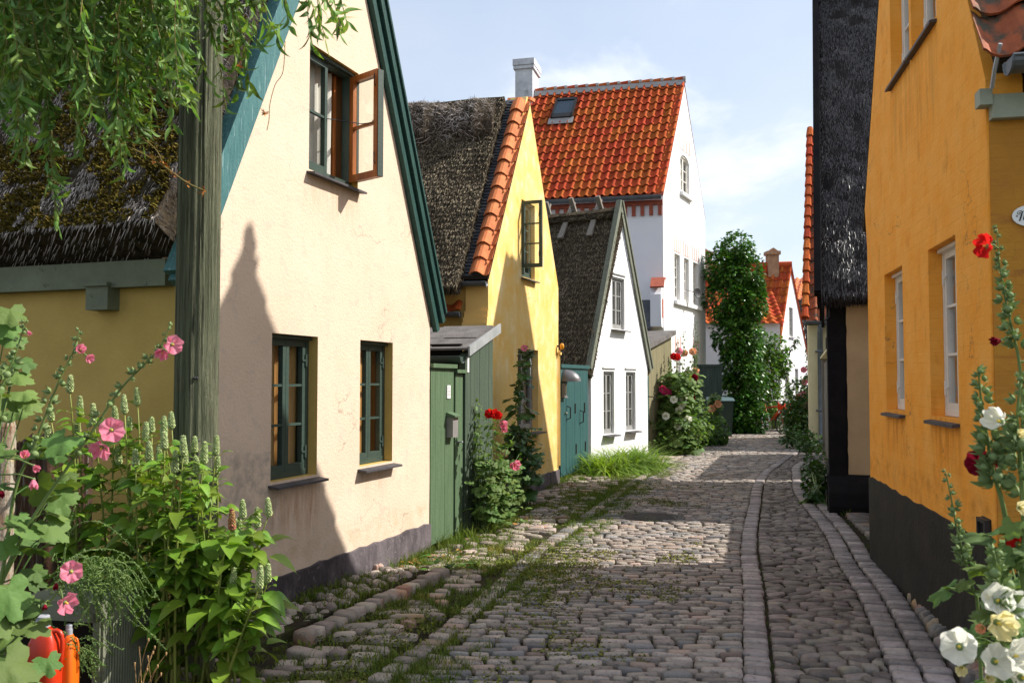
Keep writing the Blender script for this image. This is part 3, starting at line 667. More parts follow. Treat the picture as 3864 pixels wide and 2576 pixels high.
mb.prism([Gt.P(.86, zf + .024, -.4), Gt.P(1.4, zl(1.4) + .045 + .024, -.4), Gt.P(1.4, zl(1.4) + .045 + .024, -1.3), Gt.P(.86, zf + .024, -1.3)], V((0, 0, .006)))
mb.prism([Gt.P(1.25, zl(1.25) + .07, -.02), Gt.P(1.75, zb + .025, -.02), Gt.P(1.75, zb + .025, -.62), Gt.P(1.25, zl(1.25) + .07, -.62)], V((0, 0, .007))); mb.build('felt_roof', m_felt, sh)
mb = MB()
for a, b in ((.86, 1.06), (1.063, 1.45), (1.453, 1.80)): mb.prism([Gt.P(a, zl(a) - .02, .042), Gt.P(b, zl(b) - .02, .042), Gt.P(b, zl(b) + .085, .042), Gt.P(a, zl(a) + .085, .042)], Gt.n * .02)
mb.build('verge_strip', m_zincl, sh)
gutter(sh, Gt.P(.80, zf - .07, -2.6), Gt.P(.80, zf - .07, .0), .065, m_wgreen)
mb = MB(); mb.fbox(Gt, .92, .965, 1.70, 1.86, .001, .012); mb.build('name_plate', m_plate, sh)

# =================================================================== TEAL GATE
Tg = fr_vp(b2(965, 1272), 3300)
g = thing('teal_gate', 'tall teal double gate between yellow house and small white house', 'gate', Tg.P(.75, 0))
mb = MB(); planks(mb, Tg, 0.0, .29, .05, 1.83, -.05, 0, .145); mb.build('gate_leaf', m_tgate, g)
cut = [(.72, .83), (1.18, 1.27)]; mb = MB(); planks(mb, Tg, .295, 1.55, .05, 1.83, -.05, 0, .157); mb.build('gate_leaf', m_tgate, g)
mb = MB(); mb.fbox(Tg, -.03, 1.58, 1.83, 1.89, -.07, .03); mb.build('top_rail', m_tgate, g)
for q in ((1050, 848), (1106, 842), (1056, 1087), (1111, 1071)):
    u, z = Tg.uv(b2(*q)); mb = MB(); mb.fbox(Tg, u - .032, u + .032, z - .085, z + .085, .001, .006); mb.build('peep_slot', m_dark, g)
for q in ((1003, 873), (1080, 896)):
    u, z = Tg.uv(b2(*q)); mb = MB(); mb.tube([Tg.P(u, z - .11, .0), Tg.P(u, z - .09, .06), Tg.P(u, z + .09, .06), Tg.P(u, z + .11, 0)], .011, 6); mb.build('handle', m_metal, g)
u, z = Tg.uv(b2(992, 876)); mb = MB(); mb.ball(Tg.P(u, z, .02), .022, 8, 6); mb.build('knob', m_steel, g)
l = thing('dome_lamp', 'grey dome lamp hung high on the teal gate', 'lamp', Tg.P(.3, 1.6, .05)); u, z = Tg.uv(b2(972, 690)); u = max(u, .08)
mb = MB(); mb.grid(lambda a, b: Tg.P(u + .13, z + .005, .01) + Tg.u * (.17 * math.cos(math.pi * a) * math.cos(b * math.pi / 2)) + Tg.n * (.27 * math.sin(math.pi * a) * math.cos(b * math.pi / 2)) + Z * (.20 * math.sin(b * math.pi / 2)), 14, 8)
mb.build('shade', mat('lamp_steel', (.16, .155, .16), rough=.4, metal=.5, spec=.5), l, True)
l2 = thing('entry_lantern', 'small metal lantern box under the dome lamp on the teal gate', 'lantern', Tg.P(.2, 1.35, .04)); u, z = Tg.uv(b2(978, 735)); u = max(u, .1)
mb = MB(); mb.fbox(Tg, u - .06, u + .06, z - .12, z + .10, .001, .05); mb.fbox(Tg, u - .08, u + .08, z - .135, z - .12, .0, .07); mb.build('case', m_steel, l2)
mb = MB(); mb.fbox(Tg, u - .035, u + .035, z - .07, z + .07, .05, .056); mb.build('pane', m_glassr, l2)
a = thing('rolled_awning', 'rolled white awning on black posts behind the teal gate', 'awning', Tg.P(.5, 0, -.6))
mb = MB(); mb.tube([Tg.P(-.3, 2.62, -.7), Tg.P(.25, 2.40, -.65), Tg.P(.75, 2.18, -.6), Tg.P(1.0, 2.0, -.55)], [.05, .06, .07, .05], 8); mb.build('rolled_canvas', mat('canvas_white', (.7, .7, .7), rough=.9), a, True)
for u in (.2, .78):
    mb = MB(); mb.fbox(Tg, u - .03, u + .03, 0, 2.75 - u * .4, -.76, -.7); mb.build('post', m_metal, a)

# =================================================================== SMALL WHITE THATCHED HOUSE
Fw = fr_vp((2231, 1768), 3900)
h = thing('white_cottage', 'small white thatched gable cottage with grey windows and crossed ridge sticks', 'house', Fw.P(1.4, 0))
ww = [(.57, 1.08, .60, 1.80), (1.67, 2.18, .62, 1.80)]; wwu = (1.0, 1.62, 2.64, 3.66)
wap = (1.37, 4.98)
wall(h, Fw, [(0, 0), (2.86, 0), (2.86, 1.95), wap, (0, 1.95)], [holes_rect(*x) for x in ww] + [holes_rect(*wwu)], m_white, jit=.01)
for x in ww: window(h, Fw, *x, rows=3, mf=m_wgrey, mg=m_glass, sill=(m_slate, .13, .04, .02), curtain=(m_curt, [(.02, .98)]), nf=-.05)
window(h, Fw, *wwu, rows=3, cols=2, nsash=2, mf=m_wgrey, mg=m_glass, sill=(m_slate, .12, .05, .02), curtain=(m_wgrey, [(.0, 1.)]), nf=-.05)
mb = MB()
for x in ww + [wwu]: mb.fbox(Fw, x[0] - .05, x[1] + .05, x[3] + .06, x[3] + .085, .002, .03)
mb.build('drip_mould', m_white, h)
plinth(h, Fw, 0, 2.86, .12, m_white, jit=.006)
bk = -Fw.n
mb = MB(); mb.box(Fw.P(0, 0, -.02), Fw.u * .2, bk * 5, Z * 1.95); mb.box(Fw.P(2.66, 0, -.27), Fw.u * .2, bk * 5, Z * 1.95); mb.build('side_wall', m_whiteplain, h)
tp = (wap[0], wap[1] + .10); el = (-.24, 1.78)
thatch(h, Fw.P(*el, .03), Fw.P(*el, -4.5), Fw.P(*tp, -4.5), Fw.P(*tp, .03), th=.24, n=15000, ln=.13, wd=.008, ms=[m_thb, m_th2], moss=0, eave=900, verge=1500, name='thatched_roof', part=(0, .6, 0, 1), lift=.4, courses=26)
thatch(h, Fw.P(3.08, 1.78, -.03), Fw.P(3.08, 1.78, -4.5), Fw.P(*tp, -4.5), Fw.P(*tp, -.03), th=.24, n=600, ms=[m_thb, m_th2], verge=500, eave=200, name='thatched_roof', wd=.008)
for e0 in ((-.0, 1.93), (2.88, 1.93)):
    mb = MB(); board_along(mb, Fw, e0, (wap[0], wap[1] + .05), -.01, .10, .01, .05, 0, (.12, .12)); board_along(mb, Fw, e0, (wap[0], wap[1] + .05), .10, .14, -.03, .075, 0, (.1, .14)); mb.build('bargeboard', m_gwood2, h)
ridge_roll(h, Fw.P(tp[0], tp[1] - .18, -.1), Fw.P(tp[0], tp[1] - .18, -4.3), .19, [m_thb, m_th2, m_moss], n=1500, name='ridge_roll', flat=.7)
for i, k in enumerate((.45, 1.05, 1.62, 2.2)):
    for sg in (-1, 1):
        mb = MB(); a = Fw.P(tp[0] - sg * .14, tp[1] + .24 + R.uniform(-.04, .04), -k + sg * .035); b = Fw.P(tp[0] + sg * .42, tp[1] - .58, -k + sg * .035 + R.uniform(-.04, .04))
        d = (b - a).normalized(); mb.prism([a + bk * -.045, a + bk * .045, b + bk * .07, b - bk * .05], d.cross(bk).normalized() * .05); mb.build('ridge_stick', m_greywood, h)

# =================================================================== ANNEX next to it (dark shed, sunlight put into its khaki front colour)
Fa = Fr(Fw.P(2.9, 0, -.1), (.50, .866))
h = thing('dark_green_shed', 'narrow dark green shed with sunlit khaki front and felt roof squeezed between white cottage and tall white house', 'shed', Fa.P(.7, 0))
mb = MB(); planks(mb, Fa, .28, 1.7, 0, lambda u: 2.25 + .22 * u, -.06, 0, .16); mb.build('board_wall', mat('sunlit_shed_boards', (.24, .215, .12), (.17, .15, .085), 5, st=(6, 6, .4), rough=.85, bump=.2), h)
mb = MB(); mb.fbox(Fa, .2, .28, 0, 2.2, -1.6, 0.0); mb.build('door', m_tgate, h)
mb = MB(); mb.prism([Fa.P(.1, 2.30, .1), Fa.P(1.75, 2.68, .1), Fa.P(1.75, 2.68, -1.6), Fa.P(.1, 2.30, -1.6)], Z * .1); mb.build('felt_roof', m_felt, h)
mb = MB(); mb.fbox(Fa, .19, .2, 1.62, 1.75, -.35, -.28); mb.build('number_plate', m_plate, h)
mb = MB(); mb.tube([Fa.P(.2, 1.28, -.9), Fa.P(.2, 1.28, .12), Fa.P(.2, 1.25, .17), Fa.P(.2, 1.18, .15), Fa.P(.2, 1.2, .1)], .012, 5); mb.build('bracket', m_metal, h)

# =================================================================== TALL WHITE HOUSE
K = V((4.08, 24.53, 0)); a_ = math.radians(-14)
r_ = ray(3600, HZ); Ft = Fr(K, (r_.x, r_.y)); St = Fr(K, (math.cos(a_), math.sin(a_)))
wt = Ft.uv((2662, 1100))[0]
h = thing('tall_white_house', 'tall white house with red pantile roof, skylight, chimney and brick dentils', 'house', Ft.P(wt / 2, 0))
tw = []
for q0, q1 in (((70, 245), (105, 525)), ((127, 270), (158, 540)), ((180, 290), (212, 555))):
    a, b = Ft.uv(b3(*q0)), Ft.uv(b3(*q1)); tw.append((a[0], b[0], b[1], a[1]))
a, b = Ft.uv(b1(1858, 665)), Ft.uv(b1(1918, 950)); tu = (a[0], b[0] + .05, b[1] + .02, a[1])
apx = Ft.uv(b1(1884, 182)); re = Ft.uv(b1(2025, 1085))[1]
zc = sum(t[3] for t in tw) / 3; zl_ = sum(t[2] for t in tw) / 3
tw = [(t[0], t[1], zl_, zc) for t in tw]
arch = [(tu[0], tu[2]), (tu[1], tu[2]), (tu[1], tu[3] - .1), ((tu[0] * .2 + tu[1] * .8), tu[3] + .02), ((tu[0] + tu[1]) / 2, tu[3] + .06), ((tu[0] * .8 + tu[1] * .2), tu[3] + .02), (tu[0], tu[3] - .1)]
lowr = [(tw[0][0] + .05, tw[0][0] + .55, .8, 2.35), (tw[2][0], tw[2][0] + .5, .8, 2.35)]
wall(h, Ft, [(0, 0), (wt, 0), (wt, re), apx, (0, 6.62)], [holes_rect(*t) for t in tw] + [arch] + [holes_rect(*x) for x in lowr], m_white, reveal=.2)
for t in tw: window(h, Ft, *t, rows=4, cols=1, nsash=1, mf=m_wwhite, mg=m_glassr, nf=-.08)
window(h, Ft, tu[0], tu[1], tu[2], tu[3] + .03, rows=3, nsash=2, mf=m_wwhite, mg=m_glass, curtain=(m_curt, [(0, 1)]), nf=-.06)
for x in lowr: window(h, Ft, *x, rows=3, mf=m_wwhite, mg=m_glass, curtain=(m_curt, [(0, 1)]), nf=-.05)
mb = MB(); mb.fbox(Ft, tw[0][0] - .08, tw[2][1] + .12, zl_ - .14, zl_ - .03, 0, .1); mb.build('sill', m_white, h); mb = MB(); mb.fbox(Ft, tu[0] - .06, tu[1] + .1, tu[2] - .13, tu[2] - .03, 0, .1); mb.build('sill', m_white, h)
m_wb = mat('washed_brick', (.62, .30, .25), (.55, .22, .17), 5, rough=.9)
for t in tw + [(tu[0], tu[1], 0, tu[3] + .12)] + [(x[0], x[1], 0, x[3] + .05) for x in lowr]:
    mb = MB()
    for j in range(4):
        u = t[0] - .02 + (t[1] - t[0] + .04) * j / 3; hh = .42 if j in (0, 3) else .36
        mb.fbox(Ft, u - .03, u + .03, t[3] + .06, t[3] + .06 + hh, .0, .006)
    mb.fbox(Ft, t[0] - .05, t[1] + .05, t[3] + .055, t[3] + .075, .0, .004)
    tag(mb.build('brick_lintel', m_wb, h))
mb = MB(); mb.fbox(St, -4.6, -.003, 0, 6.55, -.3, 0); mb.build('side_wall', m_whiteplain, h)
mb = MB()
for i in range(19):
    u = -.08 - i * .235; mb.fbox(St, u - .05, u + .05, 6.10, 6.38, .0, .07)
mb.fbox(St, -4.6, 0, 6.38, 6.50, 0, .085); mb.build('brick_dentils', m_brick, h)
E0 = St.P(.02, 6.66, .20); E1 = St.P(-4.55, 6.66, .20); AP3 = Ft.P(apx[0], apx[1], .02); R1 = AP3 - St.u * 4.5
sk_u0, sk_u1 = 4, 6
pantiles(h, E1, E0, AP3, R1, 20, 15, m_tile, amp=.042, lip=.03, name='tiled_roof')
nr = (E0 - E1).cross(R1 - E1).normalized(); nr = nr if nr.z > 0 else -nr
slab(h, [p - nr * .06 for p in (E1, E0, AP3, R1)], .05, m_brick, 'roof_deck')
mb = MB()
for i in range(14):
    a = R1.lerp(AP3, i / 14); b = R1.lerp(AP3, (i + .97) / 14); mb.tube([a + Z * .02, b + Z * .035], [.085, .10], 8)
mb.build('ridge_tiles', m_tile, h)
mb = MB(); q = (R1 - E1).normalized(); mb.prism([R1 - q * .22 + nr * .02, AP3 - q * .22 + nr * .02, AP3 + nr * .06, R1 + nr * .06], nr * .02)
for i in range(14):
    a = R1.lerp(AP3, (i + .97) / 14); mb.tube([a - St.u * .04 + Z * .03, a + St.u * .04 + Z * .03], .107, 8)
mb.build('ridge_mortar', m_mortar, h)
mb = MB(); rr = Ft.P(wt + .05, re, 0); mb.prism([rr, AP3 - Z * .1, R1 - Z * .1, rr - St.u * 4.5], nr * -.05); mb.build('roof_slope', m_tile, h)
gutter(h, St.P(-4.6, 6.58, .27), St.P(-.02, 6.58, .27), .095, m_zinc)
# skylight
def RT(a, b, l=0): return (E1 * (1 - a) + E0 * a) * (1 - b) + (R1 * (1 - a) + AP3 * a) * b + nr * l
a0, a1, s0, s1 = .175, .315, .70, .885
mb = MB()
for (x0, x1, y0, y1) in ((a0, a0 + .012, s0, s1), (a1 - .012, a1, s0, s1), (a0, a1, s0, s0 + .035), (a0, a1, s1 - .02, s1)): mb.prism([RT(x0, y0, .03), RT(x1, y0, .03), RT(x1, y1, .03), RT(x0, y1, .03)], nr * .11)
sky_ = mb.build('skylight', m_metal, h)
mb = MB(); mb.poly([RT(a0 + .01, s0 + .03, .11), RT(a1 - .01, s0 + .03, .11), RT(a1 - .01, s1 - .018, .11), RT(a0 + .01, s1 - .018, .11)]); mb.build('pane', mat('skylight_glass', (.01, .03, .05), rough=.05, spec=.9), sky_)
mb = MB(); mb.prism([RT(a0 - .012, s0 - .045, .05), RT(a1 + .012, s0 - .045, .05), RT(a1 + .012, s0 + .005, .07), RT(a0 - .012, s0 + .005, .07)], nr * .02); mb.build('flashing', m_mortar, sky_)
# chimney
cb = R1 - St.u * .30 - Z * .45; mb = MB(); w_ = .54
mb.box(cb - St.u * .27 + St.n * .3 + Z * -1.6, St.u * w_, -St.n * .9, Z * 3.0); mb.box(cb - St.u * .32 + St.n * .35 + Z * 1.10, St.u * .64, -St.n * 1.0, Z * .10); mb.box(cb - St.u * .335 + St.n * .37 + Z * 1.21, St.u * .67, -St.n * 1.04, Z * .19)
mb.box(cb - St.u * .2 + St.n * .2 + Z * 1.40, St.u * .4, -St.n * .6, Z * .06)
mb.build('chimney', mat('dirty_white_chimney', (.62, .63, .66), (.42, .43, .46), 2.5, c3=(.16, .17, .17), s3=4, lo3=.6, hi3=.8, rough=.9, bump=.3), h)
# kneeler, side extension with gutter
mb = MB(); mb.prism([St.P(-.02, 3.05, .0), St.P(-.02, 4.35, .0), St.P(-.02, 4.32, .25), St.P(-.02, 3.9, .62), St.P(-.02, 3.05, .62)], St.u * -.28)
mb.build('parapet', m_whiteplain, h)
mb = MB(); mb.prism([St.P(.06, 4.36, -.1), St.P(.06, 4.33, .28), St.P(.06, 4.06, .66), St.P(.06, 4.10, .68), St.P(.06, 4.38, .3), St.P(.06, 4.41, -.1)], St.u * -.36); mb.fbox(Ft, -.5, -.2, 3.3, 3.8, .0, .05); mb.build('parapet_coping', m_brick, h)
mb = MB(); mb.fbox(St, -3, -.3, 0, 2.9, .0, .55); mb.build('low_extension', m_pale, h)
mb = MB(); mb.prism([St.P(-3, 2.95, .7), St.P(-.3, 2.95, .7), St.P(-.3, 3.75, .0), St.P(-3, 3.75, .0)], Z * .06); mb.build('extension_roof', m_slated, h)
gutter(h, St.P(-3, 2.9, .78), St.P(-.12, 2.9, .78), .09, m_zincl)
mb = MB(); mb.tube([St.P(-.2, 2.85, .78), St.P(-.12, 2.6, .74), St.P(-.05, 2.3, .5), St.P(-.05, 2.1, .4), St.P(-.05, .1, .4)], .05, 8); mb.build('downpipe', m_zincl, h, True)
d = thing('satellite_dish', 'small round grey dish beside the row of three white windows', 'dish', Ft.P(tw[2][0], zl_ + .5, .2)); dp = Ft.P(*Ft.uv(b3(206, 478), .35), .35)
mb = MB(); mb.lathe(dp, [(.02, -.04), (.10, -.03), (.15, .0), (.16, .02), (.14, .015), (.05, -.01)], 14, axis=(.6, -.8, .1)); mb.build('reflector', m_metal, d, True)
mb = MB(); mb.tube([dp, Ft.P(tw[1][0] - .1, zl_ + .35, .02)], .012, 5); mb.build('arm', m_steel, d)
# =================================================================== ORANGE HOUSE (right)
class FrL(Fr):
    def __init__(s, o, u): super().__init__(o, u); s.n = -s.n
def frl_vp(g, vp):
    r = ray(vp, HZ); return FrL(gnd(*g), (r.x, r.y))
Fo = frl_vp((3288, 2112), 2640)
h = thing('orange_house', 'tall orange limewashed gable house with white windows and black tarred plinth', 'house', Fo.P(-1.8, 0))
UO, APo = -3.57, (-1.77, 6.68)
o1, o2 = (-1.49, -.81, 1.375, 2.475), (-2.95, -2.285, 1.375, 2.475)
p1, p2 = (-1.86, -1.22, 3.93, 5.05), (-2.62, -1.93, 3.93, 5.05)
wall(h, Fo, [(UO, 0), (0, 0), (-.06, 2.8), (.03, 3.18), APo, (UO - .02, 3.2)], [holes_rect(*x) for x in (o1, o2, p1, p2)], m_orange, reveal=.2, thick=.18)
plinth(h, Fo, UO, 0, .745, m_plinth_b, pr=.012, jit=.012)
so = (m_slate, .045, .015, .02)
for i, x in enumerate((o1, o2, p1, p2)):
    window(h, Fo, *x, rows=3, nsash=2, mf=m_wwhite, mg=m_glass, nf=-.085, sill=so, fw=.03, room=m_brownroom)
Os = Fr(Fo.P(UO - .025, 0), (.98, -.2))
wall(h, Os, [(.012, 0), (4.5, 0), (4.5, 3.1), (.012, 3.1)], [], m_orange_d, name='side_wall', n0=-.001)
plinth(h, Os, .0, 4.5, .60, m_black, pr=.03)
mb = MB(); mb.fbox(Os, .012, 4.5, 2.975, 3.10, 0, .06); mb.fbox(Os, -.05, .012, 3.045, 3.13, -.02, .07); mb.build('eave_beam', m_beam, h)
ori = lambda k, t, l=0: (Fo.P(UO - .24, 3.26) * (1 - t) + Fo.P(APo[0], APo[1] + .14) * t) + Os.u * k + (V((0, 0, 1)) * .5 - Fo.u * .85).normalized() * l
pantiles(h, ori(-.08, 0), ori(3.2, 0), ori(3.2, 1), ori(-.08, 1), 12, 13, m_tiledk, amp=.045, lip=.03, name='tiled_roof')
slab(h, [ori(.02, 0, -.05), ori(5, 0, -.05), ori(5, 1, -.05), ori(.02, 1, -.05)], .08, m_thb, 'roof_deck')
orl = lambda k, t: Fo.P(.16, 3.05) * (1 - t) + Fo.P(APo[0], APo[1] + .1) * t + Os.u * k
pantiles(h, orl(3.2, 0), orl(.04, 0), orl(.04, 1), orl(3.2, 1), 12, 13, m_tiledk, amp=.03, name='tiled_roof')
slab(h, [orl(0, 0) - Z * .04, orl(5, 0) - Z * .04, orl(5, 1) - Z * .04, orl(0, 1) - Z * .04], .06, m_thb, 'roof_deck')
mb = MB(); a = Fo.P(APo[0], APo[1] + .13, .03); mb.tube([a, a + Os.u * .5, a + Os.u * 5], [.07, .1, .1], 8); mb.lathe(a + Os.u * .05, [(.055, -.05), (.06, .06), (.05, .14), (.02, .17)], 10); mb.build('ridge_tiles', m_tiledk, h)
gutter(h, Os.P(.02, 3.20, .30), Os.P(4.4, 3.20, .30), .07, m_zinc)
mb = MB(); mb.tube([Os.P(.0, 3.30, .25), Os.P(-.005, 3.2, .17), Os.P(0, 3.12, .10)], .011, 5); mb.build('wire', m_zincl, h)
mb = MB()
mb.fbox(Fo, -3.52, -3.37, .73, .875, -.02, .006)
for (x0, x1, y0, y1) in ((-3.52, -3.5, .735, .87), (-3.39, -3.37, .735, .87), (-3.5, -3.39, .735, .755), (-3.5, -3.39, .85, .87)): mb.fbox(Fo, x0, x1, y0, y1, 0, .034)
mb.fbox(Fo, -3.5, -3.39, .755, .85, .0, .012)
for i in range(5): mb.fbox(Fo, -3.495 + i * .022, -3.485 + i * .022, .755, .85, .012, .02)
mb.build('air_vent', m_metal, h)
# oval enamel sign on the side wall (script capital, the rest of it runs on)
su, sz = Os.uv((3864 + 22, 815)); sg = thing('oval_sign', 'oval white enamel house sign with black script lettering on orange side wall', 'sign', Os.P(su, sz, .01))
mb = MB(); k = 40; A_, B_ = .088, .056
mb.prism([Os.P(su + A_ * math.cos(2 * math.pi * i / k), sz + B_ * math.sin(2 * math.pi * i / k), .004) for i in range(k)], Os.n * .008); mb.build('plate', m_plate, sg)
mb = MB(); sc = Os.uv((3864, 815))[0] - Os.uv((3780, 815))[0]; sc /= 941.
def SP(x, y): u_, z_ = Os.uv((3780 + x / 11.2, 740 + y / 11.2)); return Os.P(u_, z_, .0135)
mb.tube([SP(690, 750), SP(735, 705), SP(760, 745), SP(690, 795), SP(622, 765), SP(635, 690), SP(720, 645), SP(800, 650), SP(835, 690)], [.0008, .0018, .0015, .0016, .0014, .0013, .0014, .002, .0026], 6)
mb.tube([SP(835, 690), SP(800, 800), SP(760, 940), SP(718, 1060)], [.0032, .0036, .0036, .0036], 6)
mb.tube([SP(850, 690), SP(900, 645), SP(960, 640), SP(985, 690), SP(940, 800), SP(890, 960), SP(900, 1030), SP(960, 980)], [.0009, .0012, .0018, .003, .0034, .0032, .002, .001], 6)
mb.lathe(SP(608, 865), [(.0042, 0), (.0042, .0012)], 12, axis=Os.n); mb.build('lettering', m_ink, sg)
# unseen fence added between orange and black house to bound the sunlit patch
h = thing('unseen_fence', 'unseen plank fence bounding the sunlit patch between orange house and black thatched house', 'fence', V((4.2, 9.6, 0)))
Fp = FrL((3.93, 8.25), (4.62 - 3.93, 11.0 - 8.25)); mb = MB(); planks(mb, Fp, 0, 2.8, 0, 1.98, -.04, 0, .14); mb.build('boards', m_greywood, h)

# =================================================================== BLACK THATCHED HOUSE
Fb = FrL((3.9, 11.3), (.331, .944)); Bs = Fr((3.9, 11.3), (.971, -.24))
h = thing('black_thatched_house', 'black thatched house with beige side wall and tarred corner beside orange house', 'house', Fb.P(1.8, 0))
wall(h, Fb, [(.04, 0), (3.55, 0), (3.55, 2.65), (1.77, 7.1), (.04, 2.65)], [], m_pale)
plinth(h, Fb, 0, 3.55, .45, m_black, pr=.03)
mb = MB(); k = 26
e = [(.225 + .012 * noise.noise(V((i * .6, 2, 0))) , .42 + (2.66 - .42) * i / k) for i in range(k + 1)]
mb.poly([Bs.P(u, z, .0) for u, z in e] + [Bs.P(4.2, 2.66, 0), Bs.P(4.2, .42, 0)]); mb.build('beige_wall', m_beige, h)
mb = MB(); mb.poly([Bs.P(.0, 0, -.003), Bs.P(4.2, 0, -.003), Bs.P(4.2, 2.9, -.003), Bs.P(0, 2.9, -.003)]); mb.fbox(Bs, .0, .20, .3, 2.72, -.1, .014); mb.build('tarred_corner', m_black, h)
mb = MB()
pr = [(.02, .0), (.16, .0), (.17, .1), (.15, .26), (.09, .38), (.0, .47)]
for i in range(30):
    ua, ub = -.02 + i * .145, -.02 + (i + 1) * .145
    for j in range(len(pr) - 1):
        f = lambda u, q: Bs.P(u, q[1] + .02 * noise.noise(V((u * 3, 0, 1))), q[0] * (1 + .15 * noise.noise(V((u * 2, 1, q[1] * 3)))))
        mb.poly([f(ua, pr[j]), f(ub, pr[j]), f(ub, pr[j + 1]), f(ua, pr[j + 1])])
mb.poly([Bs.P(-.02, q[1], q[0]) for q in pr]); mb.build('plinth', m_black, h)
fl = lambda t, n_, l=0: (Bs.P(0, 2.70, .34) * (1 - t) + Fb.P(1.77, 7.5) * t) + Bs.u * n_
A = Bs.P(-.07, 2.66, .36); D0 = Fb.P(1.77, 7.52) - Bs.u * .03
thatch(h, A, A + Bs.u * 4.5, D0 + Bs.u * 4.5, D0, th=.3, n=36000, ln=.15, wd=.0045, ms=[m_thkb, m_thk], eave=1800, verge=1800, name='thatched_roof', part=(0, .32, 0, 1), lift=.22, sag=.07, courses=0)
A2 = Fb.P(3.9, 2.66, -.05); thatch(h, A2, A2 + Bs.u * 4.5, D0 + Bs.u * 4.5, D0, th=.3, n=300, ms=[m_thkb, m_thk], eave=100, verge=200, name='thatched_roof')
for e0 in ((-.34, 2.60), (3.89, 2.6)):
    mb = MB(); board_along(mb, Fb, e0, (1.77, 7.2), -.05, .30, .055, .105, 0, (.1, .1)); board_along(mb, Fb, e0, (1.77, 7.2), .2, .34, .06, .135, 0, (.08, .1)); mb.build('bargeboard', m_black, h)
mb = MB(); mb.tube([Bs.P(.02, 2.6, .05), Bs.P(.02, 2.4, .09), Bs.P(-.03, 2.35, .09)], .012, 5); mb.build('hook', m_metal, h)

# =================================================================== GREY WOOD FENCE + COTTAGE
ga, gb = gnd(*b3(991, 1530)), gnd(*b3(962, 1440))
h = thing('grey_plank_fence', 'weathered grey plank fence between black thatched house and pale yellow cottage', 'fence', ga)
Fg = FrL((ga.x, ga.y), (gb.x - ga.x, gb.y - ga.y)); Lg = (gb - ga).length
mb = MB(); planks(mb, Fg, -1.6, Lg, 0, 2.0, -.05, 0, .16); mb.build('boards', m_greywood, h)
mb = MB(); mb.fbox(Fg, Lg - .02, Lg + .12, 0, 2.1, -.1, .05); mb.build('post', m_greywood, h)
mb = MB(); mb.fbox(Fg, -1.6, Lg + .14, 2.1, 2.14, -.12, .07); mb.build('top_rail', m_pale, h)
Kc = V((7.11, 21.92, 0)); Cs = Fr(Kc, (.971, -.24)); Cf = FrL(Kc, (.365, .931))
h = thing('yellow_cottage', 'pale yellow cottage with red tile roof and dark downpipe, behind the grey fence', 'house', Kc + V((1, 1, 0)))
mb = MB(); mb.fbox(Cs, 0, 4, .0, 3.0, -.3, 0); mb.build('side_wall', m_pale, h)
wall(h, Cf, [(0, 0), (4.6, 0), (4.6, 3), (2.3, 8.1), (0, 3)], [], m_pale)
plinth(h, Cs, -.01, 4, .16, m_black); plinth(h, Cf, 0, 4.6, .16, m_black)
A = Cs.P(-.06, 3.05, .22); T = Cf.P(2.3, 8.3)
pantiles(h, A, A + Cs.u * 3.2, T + Cs.u * 3.1, T - Cs.u * .05, 13, 17, m_tiledk, amp=.04, lip=.03, name='tiled_roof')
T2 = Cf.P(4.8, 3.); slab(h, [T2, T2 + Cs.u * 4, T + Cs.u * 4 - Z * .05, T - Z * .05], .08, m_tiledk, 'roof_slope')
slab(h, [A - Z * .08, A + Cs.u * 4 - Z * .08, T + Cs.u * 4 - Z * .1, T - Z * .1], .06, m_thb, 'roof_deck')
mb = MB()
for i in range(18):
    p0 = A.lerp(T, i / 18); p1 = A.lerp(T, (i + 1.04) / 18); mb.tube([p0 - Cs.u * .02 + Z * .07, p1 - Cs.u * .02 + Z * .03], [.10, .075], 7)
mb.build('verge_tiles', m_tile, h)
gutter(h, Cs.P(-.08, 3.03, .26), Cs.P(3, 3.03, .26), .075, m_zinc)
mb = MB(); mb.tube([Cs.P(.27, 2.98, .26), Cs.P(.26, 2.75, .1), Cs.P(.26, .18, .09), Cs.P(.26, .06, .2)], .062, 8)
for z in (.9, 2.3): mb.tube([Cs.P(.26, z, .09), Cs.P(.26, z + .05, .09)], .078, 8); mb.fbox(Cs, .15, .26, z, z + .04, .0, .05)
mb.build('downpipe', m_zinc, h, True)
mb = MB(); mb.fbox(Cs, .40, .72, 2.2, 2.65, -.0, .01); mb.build('window', m_dark, h)

# =================================================================== FAR HOUSES
Ff = fr_vp(b3(690, 1250), 4700)
h = thing('white_gable_house', 'white gable house with red tile roof closing the far end of lane', 'house', Ff.P(1, 0))
q = lambda x, y: Ff.uv(b3(x, y))
ap = q(758, 320); re = q(852, 800); le = q(682, 840); ur = q(857, 1200)[0]
f1 = q(722, 925)[0], q(750, 1130)[0], q(735, 1122)[1], q(735, 925)[1]; f2 = q(782, 930)[0], q(806, 1100)[0], f1[2], f1[3]; f3 = q(747, 565)[0], q(773, 740)[0], q(760, 738)[1], q(760, 565)[1]
wall(h, Ff, [(0, 0), (ur + .1, 0), (ur + .1, le[1] + .1), ap, (0, le[1])], [holes_rect(*x) for x in (f1, f2, f3)], m_whiteplain)
for x in (f1, f2, f3): window(h, Ff, *x, rows=3, nsash=2, mf=m_wgrey, mg=m_glassr, hinges=False, nf=-.05, sill=(m_slate, .06, .04, .03))
plinth(h, Ff, 0, ur, .22, m_black)
mb = MB(); mb.fbox(Ff, f2[1] + .18, f2[1] + .48, q(820, 1075)[1], q(820, 1055)[1], 0, .03); mb.build('mail_flap', m_metal, h)
